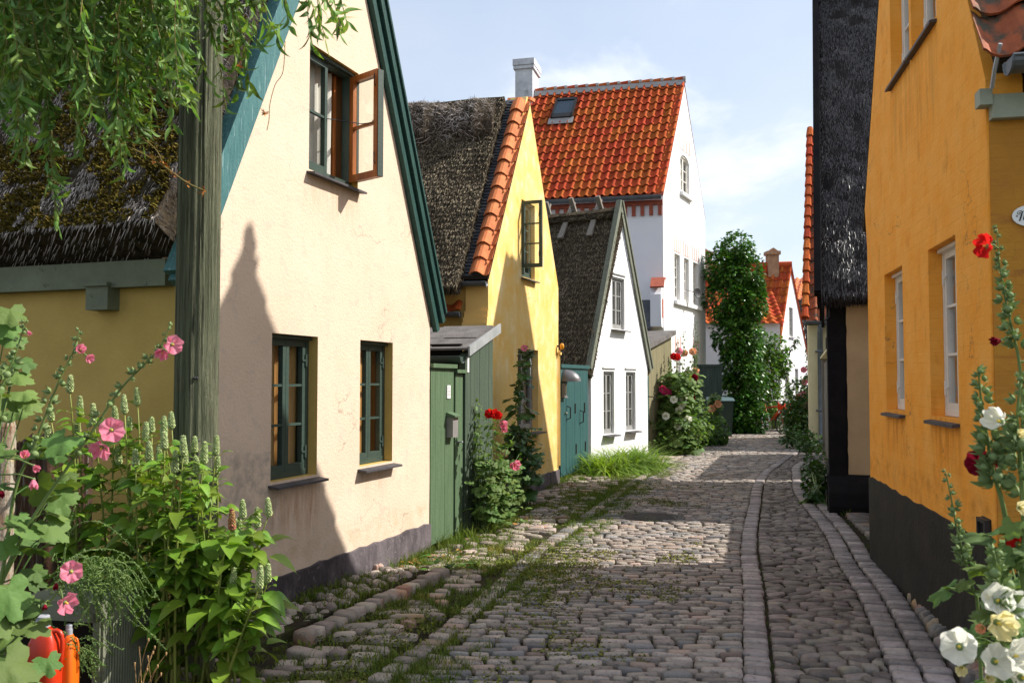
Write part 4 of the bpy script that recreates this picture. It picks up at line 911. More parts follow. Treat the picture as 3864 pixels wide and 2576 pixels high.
# roof and white side wall run left, the wall's shade put into its grey
sd = V((-.97, .24, 0)); Fs = Fr(Ff.P(0, 0), -sd)
mb = MB(); mb.fbox(Fs, -6, -.01, 0, le[1], -.3, 0); mb.build('side_wall', mat('shaded_white_plaster', (.5, .48, .46), (.42, .4, .39), 3, rough=.9), h)
mb = MB(); mb.fbox(Fs, -1.35, -.75, 0, 1.95, 0, .03); mb.build('door', m_metal, h)
A = Ff.P(-.12, le[1] - .12, .05); T = Ff.P(ap[0], ap[1] + .06, .05)
pantiles(h, A + sd * 5.0, A, T, T + sd * 5.0, 16, 12, m_tile, amp=.055, lip=.03, name='tiled_roof')
slab(h, [A + sd * 5.5 - Z * .09, A - Z * .09, T - Z * .09, T + sd * 5.5 - Z * .09], .07, m_brick, 'roof_deck')
T2 = Ff.P(ur + .2, le[1]); slab(h, [T2 + sd * 5.5, T2, T, T + sd * 5.5], .1, m_tile, 'roof_slope')
mb = MB(); mb.tube([T + sd * 5, T], .13, 8); mb.build('ridge_tiles', m_tile, h)
for k, wd, hh in ((.75, .42, .40), (3.4, .5, .45)):
    mb = MB(); c = T + sd * k; mb.box(c - V((wd / 2, wd / 2, .5)), (wd, 0, 0), (0, wd, 0), (0, 0, hh + .5)); mb.box(c - V((wd / 2 + .06, wd / 2 + .06, -hh)), (wd + .12, 0, 0), (0, wd + .12, 0), (0, 0, .14))
    mb.prism([c + V((-.2, -.2, hh + .14)), c + V((.2, -.2, hh + .14)), c + V((0, -.2, hh + .28))], V((0, .4, 0))); mb.build('chimney', mat('tan_brick', (.42, .25, .15), (.30, .17, .10), 6, rough=.9), h)
h = thing('orange_roofed_house', 'house with bright orange tile roof showing behind the far white gable', 'house', V((13.5, 42, 0)))
p = [at(*b3(768, 372), 43), at(*b3(900, 390), 43), at(*b3(900, 540), 41), at(*b3(800, 505), 41)]
pantiles(h, p[3] - V((2.2, 0, 0)), p[2] + V((2, 0, 0)), p[1] + V((2, 0, 0)) , V((p[0].x - 1.5, p[0].y, p[1].z)), 18, 8, mat('bright_orange_tile', (.62, .18, .05), (.55, .14, .035), 8, rough=.8, isl=.12), amp=.05, name='tiled_roof')
mb = MB(); a, b = p[3] - V((2.2, 0, .1)), p[2] + V((2, 0, -.1)); mb.box(V((a.x, a.y + .3, 0)), (b.x - a.x, 0, 0), (0, 3, 0), (0, 0, a.z)); mb.build('wall', m_whiteplain, h)
h = thing('dark_thatched_house', 'far house with dark thatch slope to the right of the white gable', 'house', V((13.8, 39.3, 0)))
a0, b0 = at(*b3(835, 800), 39), at(*b3(798, 510), 40.5)
thatch(h, V((a0.x - .2, 38.8, 1.9)), V((a0.x + 3, 37.9, 1.9)), V((b0.x + 3.2, 40.4, b0.z)), V((b0.x + .1, 41, b0.z)), n=1800, wd=.02, ln=.3, ms=[m_thkb, m_thk], name='thatched_roof', eave=100, verge=300)
mb = MB(); mb.box(V((a0.x + .1, 39.2, 0)), (3, -.8, 0), (.4, 2, 0), (0, 0, 2.1)); mb.build('wall', m_whiteplain, h)
h = thing('tiled_outbuilding', 'low red tiled outbuilding between tall white house and ivy tree', 'outbuilding', V((7.2, 33, 0)))
a0, a1 = at(*b3(262, 655), 33), at(*b3(262, 490), 34.5)
pantiles(h, a0 - V((.4, 0, 0)), a0 + V((2.8, 0, 0)), V((a0.x + 2.8, a1.y, a1.z + .1)), V((a0.x - .4, a1.y, a1.z + .1)), 9, 8, m_tile, amp=.05, name='tiled_roof')
mb = MB(); mb.box(V((a0.x - .3, a0.y + .2, 0)), (3, 0, 0), (0, 1.3, 0), (0, 0, a0.z)); mb.build('wall', m_whiteplain, h)
# dark gate and bin right of the tall white house
gp = gnd(*b3(345, 1322)); h = thing('dark_gate', 'dark green plank gate beside the white gable and ivy tree', 'gate', gp)
Fd = Fr((gp.x, gp.y), (.9, -.15)); mb = MB(); planks(mb, Fd, -1.15, -.75, 0, 2.35, -.05, 0, .14); planks(mb, Fd, -.75, .05, 0, 2.05, -.05, 0.01, .14); mb.fbox(Fd, -.76, .08, 2.05, 2.12, -.08, .05); mb.build('boards', mat('dark_gate_paint', (.015, .028, .026), (.03, .05, .045), 5, st=(5, 5, .4), rough=.5), h)
bp = gnd(*b3(330, 1330)); h = thing('wheelie_bin', 'dark wheeled bin standing before the dark gate', 'bin', bp)
mb = MB(); mb.prism([bp + V((-.27, -.5, .05)), bp + V((.27, -.5, .05)), bp + V((.33, -.55, 1.05)), bp + V((-.33, -.55, 1.05))], V((0, .5, 0))); mb.build('body', m_wgreen, h)
mb = MB(); mb.prism([bp + V((-.35, -.6, 1.06)), bp + V((.35, -.6, 1.06)), bp + V((.33, -.5, 1.14)), bp + V((-.33, -.5, 1.14))], V((0, .58, .02))); mb.build('lid', mat('bin_lid', (.08, .13, .14), rough=.35, spec=.5), h)
for s in (-.26, .26):
    mb = MB(); mb.lathe(bp + V((s, .0, .1)), [(.10, -.03), (.10, .03)], 12, axis=(1, 0, 0)); mb.build('wheel', m_black, h)
# =================================================================== GROUND, STREET
def interp(tab, y):
    if y <= tab[0][0]:
        a, b = tab[0], tab[1]
    elif y >= tab[-1][0]:
        a, b = tab[-2], tab[-1]
    else:
        for a, b in zip(tab, tab[1:]):
            if a[0] <= y <= b[0]: break
    # hermite
    i = tab.index(a); m0 = ((b[1] - tab[i - 1][1]) / (b[0] - tab[i - 1][0])) if i > 0 else (b[1] - a[1]) / (b[0] - a[0])
    j = i + 1; m1 = ((tab[j + 1][1] - a[1]) / (tab[j + 1][0] - a[0])) if j + 1 < len(tab) else (b[1] - a[1]) / (b[0] - a[0])
    h_ = b[0] - a[0]; t = (y - a[0]) / h_
    if t < 0 or t > 1: return a[1] + (b[1] - a[1]) * t
    return (2 * t**3 - 3 * t**2 + 1) * a[1] + (t**3 - 2 * t**2 + t) * h_ * m0 + (-2 * t**3 + 3 * t**2) * b[1] + (t**3 - t**2) * h_ * m1
T_L = [(2.5, -1.35), (4.94, -.62), (6.07, -.28), (8.54, .30), (10.8, .95), (13.8, 1.8), (17.4, 2.93), (22, 4.5), (27, 6.3), (33, 8.7)]
T_1 = [(2.5, .75), (4.94, 1.31), (6.8, 1.78), (8.99, 2.31), (11.5, 3.02), (15.7, 4.30), (20.5, 6.3), (27, 9.1), (33, 11.6)]
T_2 = [(2.5, 1.62), (4.94, 2.20), (6.8, 2.72), (8.3, 3.08), (9.5, 3.40), (11.5, 3.84), (13.3, 4.24), (15.7, 4.95), (17.2, 5.42), (20.5, 6.85), (27, 9.6), (33, 12.1)]
XL, X1, X2 = (lambda y: interp(T_L, y)), (lambda y: interp(T_1, y)), (lambda y: interp(T_2, y))
m_earth = mat('earth', (.05, .042, .03), (.03, .027, .018), 6, c3=(.055, .075, .018), s3=3.5, lo3=.5, hi3=.7, rough=1, bump=.6, bs=40, spec=0)
m_sett = mat('granite_setts', (.385, .325, .275), (.275, .236, .205), 9, c3=(.12, .105, .092), s3=34, lo3=.54, hi3=.72, isl=.36, islh=.015, islc=(((.23, .215, .205), .24), ((.34, .26, .205), .12)), rough=.75, bump=.9, bs=55, spec=.3)
m_flat = mat('flat_granite', (.32, .27, .25), (.22, .19, .178), 9, c3=(.09, .08, .075), s3=30, lo3=.55, hi3=.73, isl=.34, islh=.012, rough=.65, bump=.4, bs=60, spec=.35)
m_rough = mat('rough_cobbles', (.24, .20, .17), (.14, .12, .105), 10, c3=(.26, .19, .09), s3=6, lo3=.6, hi3=.8, isl=.42, islh=.025, rough=.7, bump=.6, bs=60, spec=.3)
m_round = mat('field_stones', (.19, .165, .15), (.11, .10, .09), 8, c3=(.33, .20, .11), s3=2.5, lo3=.52, hi3=.66, isl=.4, islh=.03, rough=.6, bump=.4, bs=40, spec=.35)
mb = MB()
def zg(x, y): return -.03 + .02 * noise.noise(V((x * .5, y * .5, 0)))
mb.grid(lambda a, b: V((-14 + 34 * a, -4 + 52 * b, -.012)), 60, 90)
struct('ground', mb, m_earth)
mb = MB(); mb.poly([(-300, -100, -.06), (400, -100, -.06), (400, 500, -.06), (-300, 500, -.06)]); struct('surrounding_land', mb, mat('land', (.10, .12, .05), (.14, .12, .07), .3, rough=1))
OCT = [(1, .62), (.80, .97), (-.80, .97), (-1, .62), (-1, -.62), (-.80, -.97), (.80, -.97), (1, -.62)]
def stone(mb, cx, cy, lx, ly, h, rot, dome=.012, tilt=(0, 0), base=-.02, rnd=0.):
    c, s = math.cos(rot), math.sin(rot); j = [R.uniform(.93, 1.04) for _ in range(8)]
    def P(px, py, z): return (cx + px * c - py * s, cy + px * s + py * c, z + px * tilt[0] + py * tilt[1])
    q = [((px * (1 - rnd) + rnd * math.cos(math.atan2(py, px))) * lx / 2 * j[i], (py * (1 - rnd) + rnd * math.sin(math.atan2(py, px))) * ly / 2 * j[i]) for i, (px, py) in enumerate(OCT)]
    n = mb.add([P(a, b, base) for a, b in q] + [P(a * .99, b * .98, h * .62) for a, b in q] + [P(a * .94, b * .88, h + dome * .25) for a, b in q] + [P(a * .5, b * .42, h + dome) for a, b in q] + [P(0, 0, h + dome * 1.1)])
    for k in range(3):
        for i in range(8):
            i2 = (i + 1) % 8; mb.face((n + k * 8 + i, n + k * 8 + i2, n + k * 8 + 8 + i2, n + k * 8 + 8 + i))
    for i in range(8): mb.face((n + 24 + i, n + 24 + (i + 1) % 8, n + 32))
def und(x, y): return .022 * noise.noise(V((x * .45, y * .45, 3)))
MH = gnd(*D(1490, 1190))
# main carriageway setts: rows across the lane
mb = MB(); y = 2.6
while y < 34:
    far = y > 16; rd = R.uniform(.072, .096) * (1.0 if not far else 1.3); x = XL(y) + R.uniform(0, .12); xe = X1(y) - .085; sk = -.05 + .02 * R.uniform(-1, 1)
    xm = (x + xe) / 2
    while x < xe:
        L_ = R.uniform(.11, .205) * (1 if not far else 1.2); 
        if xe - x - L_ < .08: L_ = max(.1, xe - x)
        px = x + L_ / 2; py = y + (px - xm) * sk + .03 * noise.noise(V((px * 1.3, y * .7, 9)))
        if not ((px - MH.x) ** 2 + (py - MH.y) ** 2 < .40 ** 2):
            stone(mb, px, py, L_ - .018, rd - .020 - R.uniform(0, .008), .022 + und(px, py) + R.uniform(-.006, .006), sk + R.gauss(0, .035), R.uniform(.001, .006), (R.gauss(0, .035), R.gauss(0, .05)))
        x += L_
    y += rd
def column(mb, X, off, wd, y0, y1, ll=(.12, .24)):
    y = y0
    while y < y1:
        L_ = R.uniform(*ll); ym = y + L_ / 2; x = X(ym) + off; dx = (X(ym + .3) - X(ym - .3)) / .6; rot = -math.atan(dx)
        stone(mb, x + R.uniform(-.006, .006), ym, wd - .014, (L_ - .016) * 1.03, .019 + und(x, ym) + R.uniform(-.006, .005), rot + R.gauss(0, .02), R.uniform(.003, .009), (R.gauss(0, .02), R.gauss(0, .02)))
        y += L_
column(mb, XL, -.09, .15, 4.6, 30, (.09, .17)); struct('cobbled_lane', mb, m_sett, smooth=True)
mb = MB()
column(mb, X1, .0, .16, 2.6, 33, (.085, .145)); 
column(mb, X2, -.085, .165, 2.6, 30, (.08, .15)); column(mb, X2, .09, .165, 2.6, 30, (.08, .16))
struct('stone_gutter_courses', mb, m_flat, smooth=True)
# rough cobbles between the courses
mb = MB(); y = 2.6
while y < 30:
    rd = R.uniform(.06, .10); x = X1(y) + .09; xe = X2(y) - .17
    while x < xe - .04:
        L_ = min(R.uniform(.10, .2), xe - x); px = x + L_ / 2; py = y + R.uniform(-.02, .02) - .08 * (px - x)
        stone(mb, px, py, L_ - .012, rd * 1.02, .008 + und(px, py) + R.uniform(-.008, .008) , R.gauss(-.05, .12), R.uniform(.004, .014), (R.gauss(0, .10), R.gauss(0, .12)), rnd=.25)
        x += L_
    y += rd * .93
struct('rough_cobble_channel', mb, m_rough, smooth=True)
# right pavement: field stones along the orange plinth then slabs before the black house
mb = MB()
for i in range(420):
    y = R.uniform(3.2, 8.4); xa = X2(y) + .25; xb = Fo.P((y - Fo.o.y) / Fo.u.y, 0).x + .02
    if xb < xa + .02: xb = xa + .06
    x = R.uniform(xa, xb); s = R.uniform(.07, .15); stone(mb, x, y, s * 1.25, s * .8, .035 + R.uniform(-.01, .012), R.gauss(.1, .3), R.uniform(.02, .04), (R.gauss(0, .12), R.gauss(0, .12)), rnd=.75)
y = 8.3
while y < 11.3:
    rd = R.uniform(.17, .22); x = X2(y) + .25
    while x < 4.7 + (y - 8.3) * .3:
        L_ = R.uniform(.2, .34); stone(mb, x + L_ / 2, y, L_ - .02, rd - .02, .03 + R.uniform(-.006, .006), R.gauss(.15, .05), .008, (R.gauss(0, .02), R.gauss(0, .02))); x += L_
    y += rd
for i in range(260):
    y = R.uniform(11.3, 21); xa = X2(y) + .22; xb = xa + .45; x = R.uniform(xa, xb); s = R.uniform(.08, .17)
    stone(mb, x, y, s * 1.2, s * .85, .03 + R.uniform(-.01, .015), R.uniform(-1, 1), .03, rnd=.7)
struct('field_stone_footway', mb, m_round, smooth=True)
# left verge: raised kerb by the cream house, worn paving further on
def XH(y):   # house line on the left
    if y < 12: return Fc.P((y - Fc.o.y) / Fc.u.y, 0).x
    if y < 14.9: return Fy.P((y - Fy.o.y) / Fy.u.y, 0).x
    if y < 17: return Tg.P((y - Tg.o.y) / Tg.u.y, 0).x
    if y < 19.5: return Fw.P((y - Fw.o.y) / Fw.u.y, 0).x
    return 2.9 + (y - 19.5) * .42
ka, kb = gnd(900 + 770 / 1.96, 1900 + 890 / 1.96), gnd(900 + 1500 / 1.96, 1900 + 545 / 1.96)
kd = (kb - ka).normalized(); kang = math.atan2(kd.y, kd.x); kn = V((kd.y, -kd.x, 0))
def side(p): return (p - ka).dot(kn)
mb = MB(); t = -.5; KL = (kb - ka).length
while t < KL:
    L_ = R.uniform(.09, .15); p = ka + kd * (t + L_ / 2); stone(mb, p.x, p.y, L_ - .012, R.uniform(.11, .16), .07 + R.uniform(-.012, .008), kang + R.gauss(0, .05), .006, (R.gauss(0, .03), R.gauss(0, .03))); t += L_
for i in range(480):
    y = R.uniform(4.9, 8.9); x = R.uniform(XH(y), XH(y) + .9); p = V((x, y, 0))
    if side(p) > -.16 or (p - ka).dot(kd) > KL: continue
    s = R.uniform(.05, .12); stone(mb, x, y, s * 1.2, s * .9, .05 + R.uniform(-.015, .02), R.uniform(-1.5, 1.5), R.uniform(.012, .03), (R.gauss(0, .1), R.gauss(0, .1)), rnd=.7)
y = 4.4
while y < 17.5:
    rd = R.uniform(.09, .15); x = XH(y) + .06; xe = XL(y) - .17
    while x < xe:
        L_ = R.uniform(.12, .28); px, py = x + L_ / 2, y + R.uniform(-.03, .03); p = V((px, py, 0))
        raised = side(p) < .13 and (p - ka).dot(kd) < KL
        cov = noise.noise(V((px * 1.4, py * 1.1, 5)))
        if not raised and R.random() < (.80 if cov < .1 else .55) and px < xe - L_ / 2:
            stone(mb, px, py, L_ - .02, rd - .015, .016 + R.uniform(-.012, .012) + und(px, py), R.gauss(-.05, .1), R.uniform(.004, .014), (R.gauss(0, .05), R.gauss(0, .05)), rnd=.2)
        x += L_
    y += rd
for i in range(260):
    y = R.uniform(17.5, 30); x = R.uniform(XL(y) - 1.2, XL(y) - .15); s = R.uniform(.12, .3); stone(mb, x, y, s * 1.2, s * .7, .012 + R.uniform(-.008, .012), R.gauss(0, .15), .008)
struct('worn_verge_paving', mb, mat('verge_stone', (.36, .30, .25), (.25, .21, .175), 8, c3=(.36, .20, .12), s3=2, lo3=.56, hi3=.66, isl=.32, islh=.02, rough=.8, bump=.5, bs=60), smooth=True)
mb = MB(); mb.prism([ka + kn * -.13 - kd * 1.3 - Z * .02, kb + kn * -.1 - Z * .02, kb + kn * -1.6 - Z * .02, ka + kn * -1.6 - kd * 1.3 - Z * .02], Z * .07); struct('raised_kerb_bed', mb, m_earth)
# manhole cover
h = thing('manhole_cover', 'round cast iron manhole cover set in the cobbled lane', 'manhole cover', MH)
mb = MB(); mb.lathe(MH + Z * .018, [(.38, -.03), (.38, .0), (.345, .002), (.34, -.008), (.33, -.008), (.325, .002), (0, .004)], 36)
for i in range(-6, 7):
    hw = math.sqrt(.30 ** 2 - (i * .045) ** 2) if abs(i * .045) < .3 else 0
    if hw: mb.box(MH + V((-hw, i * .045 - .01, .02)), (2 * hw, 0, 0), (0, .02, 0), (0, 0, .005))
mb.build('iron_lid', mat('cast_iron', (.04, .037, .035), (.07, .055, .045), 9, rough=.55, metal=.5, bump=.3), h)
mb = MB(); mb.lathe(MH + Z * .012, [(.405, -.03), (.405, .004), (.385, .006), (.385, -.02)], 36); mb.build('frame_ring', m_slate, h)
# grass, weeds
m_grass = mat('grass_blades', (.08, .135, .018), (.13, .165, .03), 1.2, c3=(.28, .24, .07), s3=1.8, lo3=.60, hi3=.72, isl=.4, islh=.02, rough=.7, trans=.3, spec=.2)
m_weed = mat('weed_leaf', (.065, .135, .02), (.04, .10, .015), 3, isl=.35, islh=.02, rough=.55, trans=.3)
def tuft(mb, x, y, z, n, hh, spread=.05, w_=.003):
    for i in range(n):
        a = R.uniform(0, 6.283); r = spread * R.random(); p = V((x + r * math.cos(a), y + r * math.sin(a), z)); l = hh * R.uniform(.5, 1.2); b = R.uniform(0, 6.283); k = R.uniform(.15, .8)
        d = V((math.cos(b) * k, math.sin(b) * k, 1)).normalized(); wv = V((-math.sin(b), math.cos(b), 0)) * w_ * R.uniform(.6, 1.3)
        m_ = p + d * l * .6; t = p + d * l + V((math.cos(b), math.sin(b), 0)) * l * .25 - Z * l * .12
        n0 = mb.add([p - wv, p + wv, m_ + wv * .8, m_ - wv * .8, t]); mb.face((n0, n0 + 1, n0 + 2, n0 + 3)); mb.face((n0 + 3, n0 + 2, n0 + 4))
mb = MB(); c = 0
while c < 6500:
    y = 4.4 + 13.5 * R.random() ** 1.15; xa, xb = XH(y), XL(y) + .35; t = R.random(); x = xa + (xb - xa) * t
    dn = noise.noise(V((x * 1.4, y * 1.1, 5))) + .45 * noise.noise(V((x * 4, y * 4, 2)))
    edge = t < .12 or t > .8
    pr_ = (.55 if edge else .4) + dn * 1.0 - (.25 if t > .86 else 0)
    p = V((x, y, 0)); rz = .05 if (side(p) < -.1 and (p - ka).dot(kd) < KL) else 0
    if rz: pr_ -= .3
    if R.random() > pr_: c += .2; continue
    tuft(mb, x, y, rz - .005, R.randint(7, 14), R.uniform(.035, .09) * (1.5 if t < .1 else 1), .06); c += 1
for i in range(900):   # joints of the carriageway
    y = 3 + 22 * R.random(); x = R.uniform(XL(y), X1(y) - .3)
    if noise.noise(V((x * 1.1, y * .8, 15))) + .3 * noise.noise(V((x * 4, y * 4, 7))) < .18 + .25 * (x - XL(y)) / 2: continue
    tuft(mb, x, y, .0, R.randint(5, 9), R.uniform(.03, .05), .04)
for i in range(420):
    y = R.uniform(11, 21); x = X2(y) + R.uniform(.25, .75); tuft(mb, x, y, 0, 8, R.uniform(.06, .16), .08, .004)
for (q, n_, hh) in ((b2(590, 1525), 60, .16), ((1640, 2060), 50, .2), ((1690, 2030), 60, .2), (b2(1000, 1280), 50, .14), (b2(1300, 1270), 50, .12)):
    p = gnd(*q)
    for i in range(n_): tuft(mb, p.x + R.gauss(0, .16), p.y + R.gauss(0, .3), 0, 9, hh * R.uniform(.5, 1.1), .05, .0035)
tag(mb.build('verge_grass', m_grass), 'tufts of short grass growing between the stones', 'grass', kind='stuff')
# moss in joints
m_jm = mat('joint_moss', (.16, .16, .03), (.10, .12, .02), 3, isl=.4, rough=1)
mb = MB()
for i in range(9000):
    y = 4.2 + 10 * R.random(); x = R.uniform(XL(y) - .9, XL(y) + 1.4)
    if noise.noise(V((x * 1.3, y * .9, 15))) + .4 * noise.noise(V((x * 5, y * 5, 7))) < .02 + .22 * max(0, (x - XL(y))): continue
    for k in range(6):
        p = V((x + R.gauss(0, .04), y + R.gauss(0, .02), .012 + R.uniform(0, .016))); a = R.uniform(0, 6.28); s = R.uniform(.006, .013); d = V((math.cos(a), math.sin(a), 0)) * s
        n0 = mb.add([p - d, p + d, p + V((-d.y, d.x, s * .9))]); mb.face((n0, n0 + 1, n0 + 2))
tag(mb.build('joint_moss', m_jm), 'yellow green moss filling the joints of the setts', 'moss', kind='stuff')
# fallen leaves and petals
mb = MB()
for q, n_, sp in ((b2(1720, 1070), 60, .7), ((1560, 2120), 45, .28), (b2(560, 1525), 20, .25), (b3(400, 1350), 40, .8)):
    p0 = gnd(*q)
    for i in range(n_):
        p = p0 + V((R.gauss(0, sp), R.gauss(0, sp * .7), .035)); a = R.uniform(0, 6.28); s = R.uniform(.018, .04); d = V((math.cos(a), math.sin(a), R.uniform(-.3, .3))) * s; e = V((-d.y, d.x, R.uniform(-.2, .4) * s)) * .5
        n0 = mb.add([p - d, p + e, p + d, p - e]); mb.face((n0, n0 + 1, n0 + 2, n0 + 3))
tag(mb.build('fallen_leaves', mat('dry_leaf', (.40, .20, .06), (.30, .13, .035), 5, isl=.4, rough=.8)), 'dry orange brown leaves scattered along the wall foot', 'leaves', kind='stuff')
# =================================================================== PLANT KIT
def rv(s=1.): return V((R.gauss(0, s), R.gauss(0, s), R.gauss(0, s)))
def frame(d, up):
    d = d.normalized(); x = d.cross(up)
    x = x.normalized() if x.length > 1e-4 else d.orthogonal().normalized()
    return d, x, x.cross(d)
def leaf(mb, p, d, up, L_, W, k=5, droop=.5, fold=.25, mi=0, shape=.75, wav=0.):
    d, x, n_ = frame(d, up); rows = []
    for i in range(k + 1):
        t = i / k; w_ = W * math.sin(math.pi * min(1, max(.02, t ** shape))) * (1 if i < k else 0) + .0008
        c = p + d * (L_ * t) - V((0, 0, 1)) * (droop * L_ * t * t) ; f = fold * w_
        wv = wav * W * math.sin(t * 9 + p.x * 50)
        rows.append(mb.add([c - x * w_ + n_ * (f + wv), c, c + x * w_ + n_ * (f - wv)]))
    for a, b in zip(rows, rows[1:]):
        mb.face((a, a + 1, b + 1, b), mi); mb.face((a + 1, a + 2, b + 2, b + 1), mi)
def lobed(mb, p, d, up, r, mi=0, sag=.35, lob=5, pet=None):
    d, x, n_ = frame(d, up); k = lob * 6
    if pet: mb.tube([pet, pet.lerp(p, .5) + V((0, 0, .1)) * (p - pet).length, p], [.0035, .003, .0025], 5, mi, False)
    c = p; ring1, ring2 = [], []; ph = R.uniform(0, 6)
    for i in range(k + 1):
        a = -2.62 + 5.24 * i / k; lo = .66 + .34 * abs(math.cos((a) * lob * .5 * 6.283 / 5.24)) ** .8 + .07 * math.sin(i * 2.7 + ph) + R.uniform(-.05, .05)
        for ring, f in ((ring1, .5), (ring2, 1.)):
            rr = r * f * (lo if f == 1 else (lo * .5 + .45)); 
            ring.append(p + d * (math.cos(a) * rr + r * .12) + x * (math.sin(a) * rr) + n_ * (r * (.10 * math.sin(a * 3 + ph) * f - .02)) - V((0, 0, 1)) * (sag * r * f * f * (.55 + .45 * math.cos(a))))
    n0 = mb.add([c] + ring1 + ring2); m_ = k + 1
    for i in range(k):
        mb.face((n0, n0 + 1 + i, n0 + 2 + i), mi); mb.face((n0 + 1 + i, n0 + 1 + m_ + i, n0 + 2 + m_ + i, n0 + 2 + i), mi)
def curl(mb, p, d, L_, W, mi=0, k=6, tw=1.2):
    ax = rv().normalized(); d = d.normalized(); x = d.cross(ax).normalized(); rows = []; c = V(p); q = Matrix.Rotation(R.uniform(-1, 1) * tw / k, 3, ax); q2 = Matrix.Rotation(R.uniform(-1, 1) * 1.6 / k, 3, d)
    for i in range(k + 1):
        t = i / k; w_ = W * (math.sin(math.pi * t ** .7) if 0 < i < k else .05); n_ = x.cross(d)
        rows.append(mb.add([c - x * w_ + n_ * w_ * .4, c, c + x * w_ + n_ * w_ * .4])); d = (q @ d - V((0, 0, .05))).normalized(); x = (q2 @ x); x = (x - d * x.dot(d)).normalized(); c = c + d * (L_ / k)
    for a, b in zip(rows, rows[1:]):
        mb.face((a, a + 1, b + 1, b), mi); mb.face((a + 1, a + 2, b + 2, b + 1), mi)
def flower(mb, c, face_, r, mi=0, cup=.45, open_=1., ruf=.2):
    f, x, y = frame(face_, V((0, 0, 1)) if abs(face_.normalized().z) < .9 else V((1, 0, 0))); ph = R.uniform(0, 6)
    for k in range(5):
        a0 = ph + k * 6.283 / 5; off = f * (.012 * r * (k % 2)); nu, nv = 14, 6; tl = R.uniform(-.18, .18); sd_ = R.uniform(0, 40)
        def fn(u, v):
            a = a0 + (u - .5) * 1.95 * (.35 + .65 * v ** .6); rr = r * v * (1 - .10 * abs(u - .5) ** 2 * 4 + .06 * math.sin(u * 14 + k) * v) * open_
            h = r * cup * (v ** 1.6) + r * ruf * v * v * math.sin(u * 11 + k * 2 + ph) + .05 * r * math.sin(u * math.pi) * v + tl * rr + .022 * r * math.sin(u * 44) * v + .14 * r * v * noise.noise(V((u * 3, v * 3, sd_ + k)))
            return c + off + x * math.cos(a) * rr + y * math.sin(a) * rr + f * (h - .25 * r * cup)
        mb.grid(fn, nu, nv, mi)
def bez(a, b, c, k=8): return [a * (1 - t) ** 2 + b * (2 * t * (1 - t)) + c * t * t for t in [i / k for i in range(k + 1)]]
m_leafp = mat('broad_leaf', (.18, .29, .03), (.105, .20, .022), 2.5, c3=(.18, .28, .04), s3=6, lo3=.5, hi3=.75, isl=.30, islh=.02, rough=.42, trans=.32, spec=.4, bump=.15, bs=60)
m_leafh = mat('hollyhock_leaf', (.13, .205, .055), (.085, .155, .035), 3, isl=.3, islh=.02, rough=.6, trans=.3, spec=.25, bump=.25, bs=70)
m_leafd = mat('dark_leaf', (.035, .085, .018), (.05, .11, .02), 3, isl=.4, islh=.025, rough=.4, trans=.25, spec=.4)
m_willow = mat('willow_leaf', (.09, .185, .035), (.17, .275, .065), 3, isl=.5, islh=.025, rough=.5, trans=.3, spec=.3)
m_stem = mat('green_stem', (.16, .22, .06), (.10, .16, .045), 6, rough=.55, spec=.3)
m_stemy = mat('yellow_green_stem', (.26, .28, .06), (.17, .22, .05), 6, rough=.5, spec=.3)
m_bark = mat('bark', (.10, .075, .05), (.05, .04, .03), 6, st=(5, 5, 1), rough=.9, bump=.6, bs=20)
m_bud = mat('hollyhock_bud', (.22, .29, .12), (.14, .21, .075), 20, isl=.2, rough=.7, trans=.1)
m_spike = mat('pokeweed_spike', (.25, .32, .115), (.34, .40, .18), 20, isl=.45, islh=.015, rough=.5, spec=.3)
m_spiker = mat('ripening_spike', (.30, .20, .07), (.32, .07, .05), 30, isl=.5, islh=.04, rough=.5)
m_pink = mat('pink_petal', (.80, .22, .32), (.76, .30, .40), 8, c3=(.66, .08, .18), s3=18, lo3=.62, hi3=.85, rough=.85, spec=.06, trans=.45, ttint=(1.1, 1.1, 1.1))
m_red = mat('red_petal', (.62, .02, .014), (.50, .012, .015), 8, rough=.85, spec=.06, trans=.45, ttint=(1.1, 1.1, 1.1))
m_crim = mat('crimson_petal', (.16, .006, .018), (.25, .01, .025), 8, rough=.85, spec=.06, trans=.3, ttint=(1.1, 1.1, 1.1))
m_wht = mat('cream_petal', (.82, .82, .75), (.80, .79, .68), 8, c3=(.74, .60, .12), s3=14, lo3=.62, hi3=.8, rough=.85, spec=.06, trans=.45, ttint=(1.1, 1.1, 1.1))
m_yel = mat('yellow_petal', (.80, .70, .30), (.80, .74, .46), 8, rough=.85, spec=.06, trans=.45, ttint=(1.1, 1.1, 1.1))
m_peach = mat('peach_petal', (.78, .42, .22), (.74, .34, .20), 8, rough=.85, spec=.06, trans=.45, ttint=(1.1, 1.1, 1.1))
m_stam = mat('stamen', (.72, .55, .08), rough=.8)
def add_flower(root, c, face_, r, mp_, cup=.45, open_=1., label=None):
    mb = MB(); flower(mb, c, face_, r, 0, cup, open_); o = mb.build('flower', mp_, root, True)
    if label: o['label'] = label
    f = face_.normalized(); mb = MB(); mb.tube([c - f * r * .1, c + f * r * .16, c + f * r * .34], [r * .06, r * .10, r * .05], 6); mb.build('stamen', m_stam, o, True)
    mb = MB(); mb.ball(c - f * r * .2, r * .26, 7, 5, 0, (1, 1, 1)); mb.build('calyx', m_bud, o, True)
    return o
BUDS = []
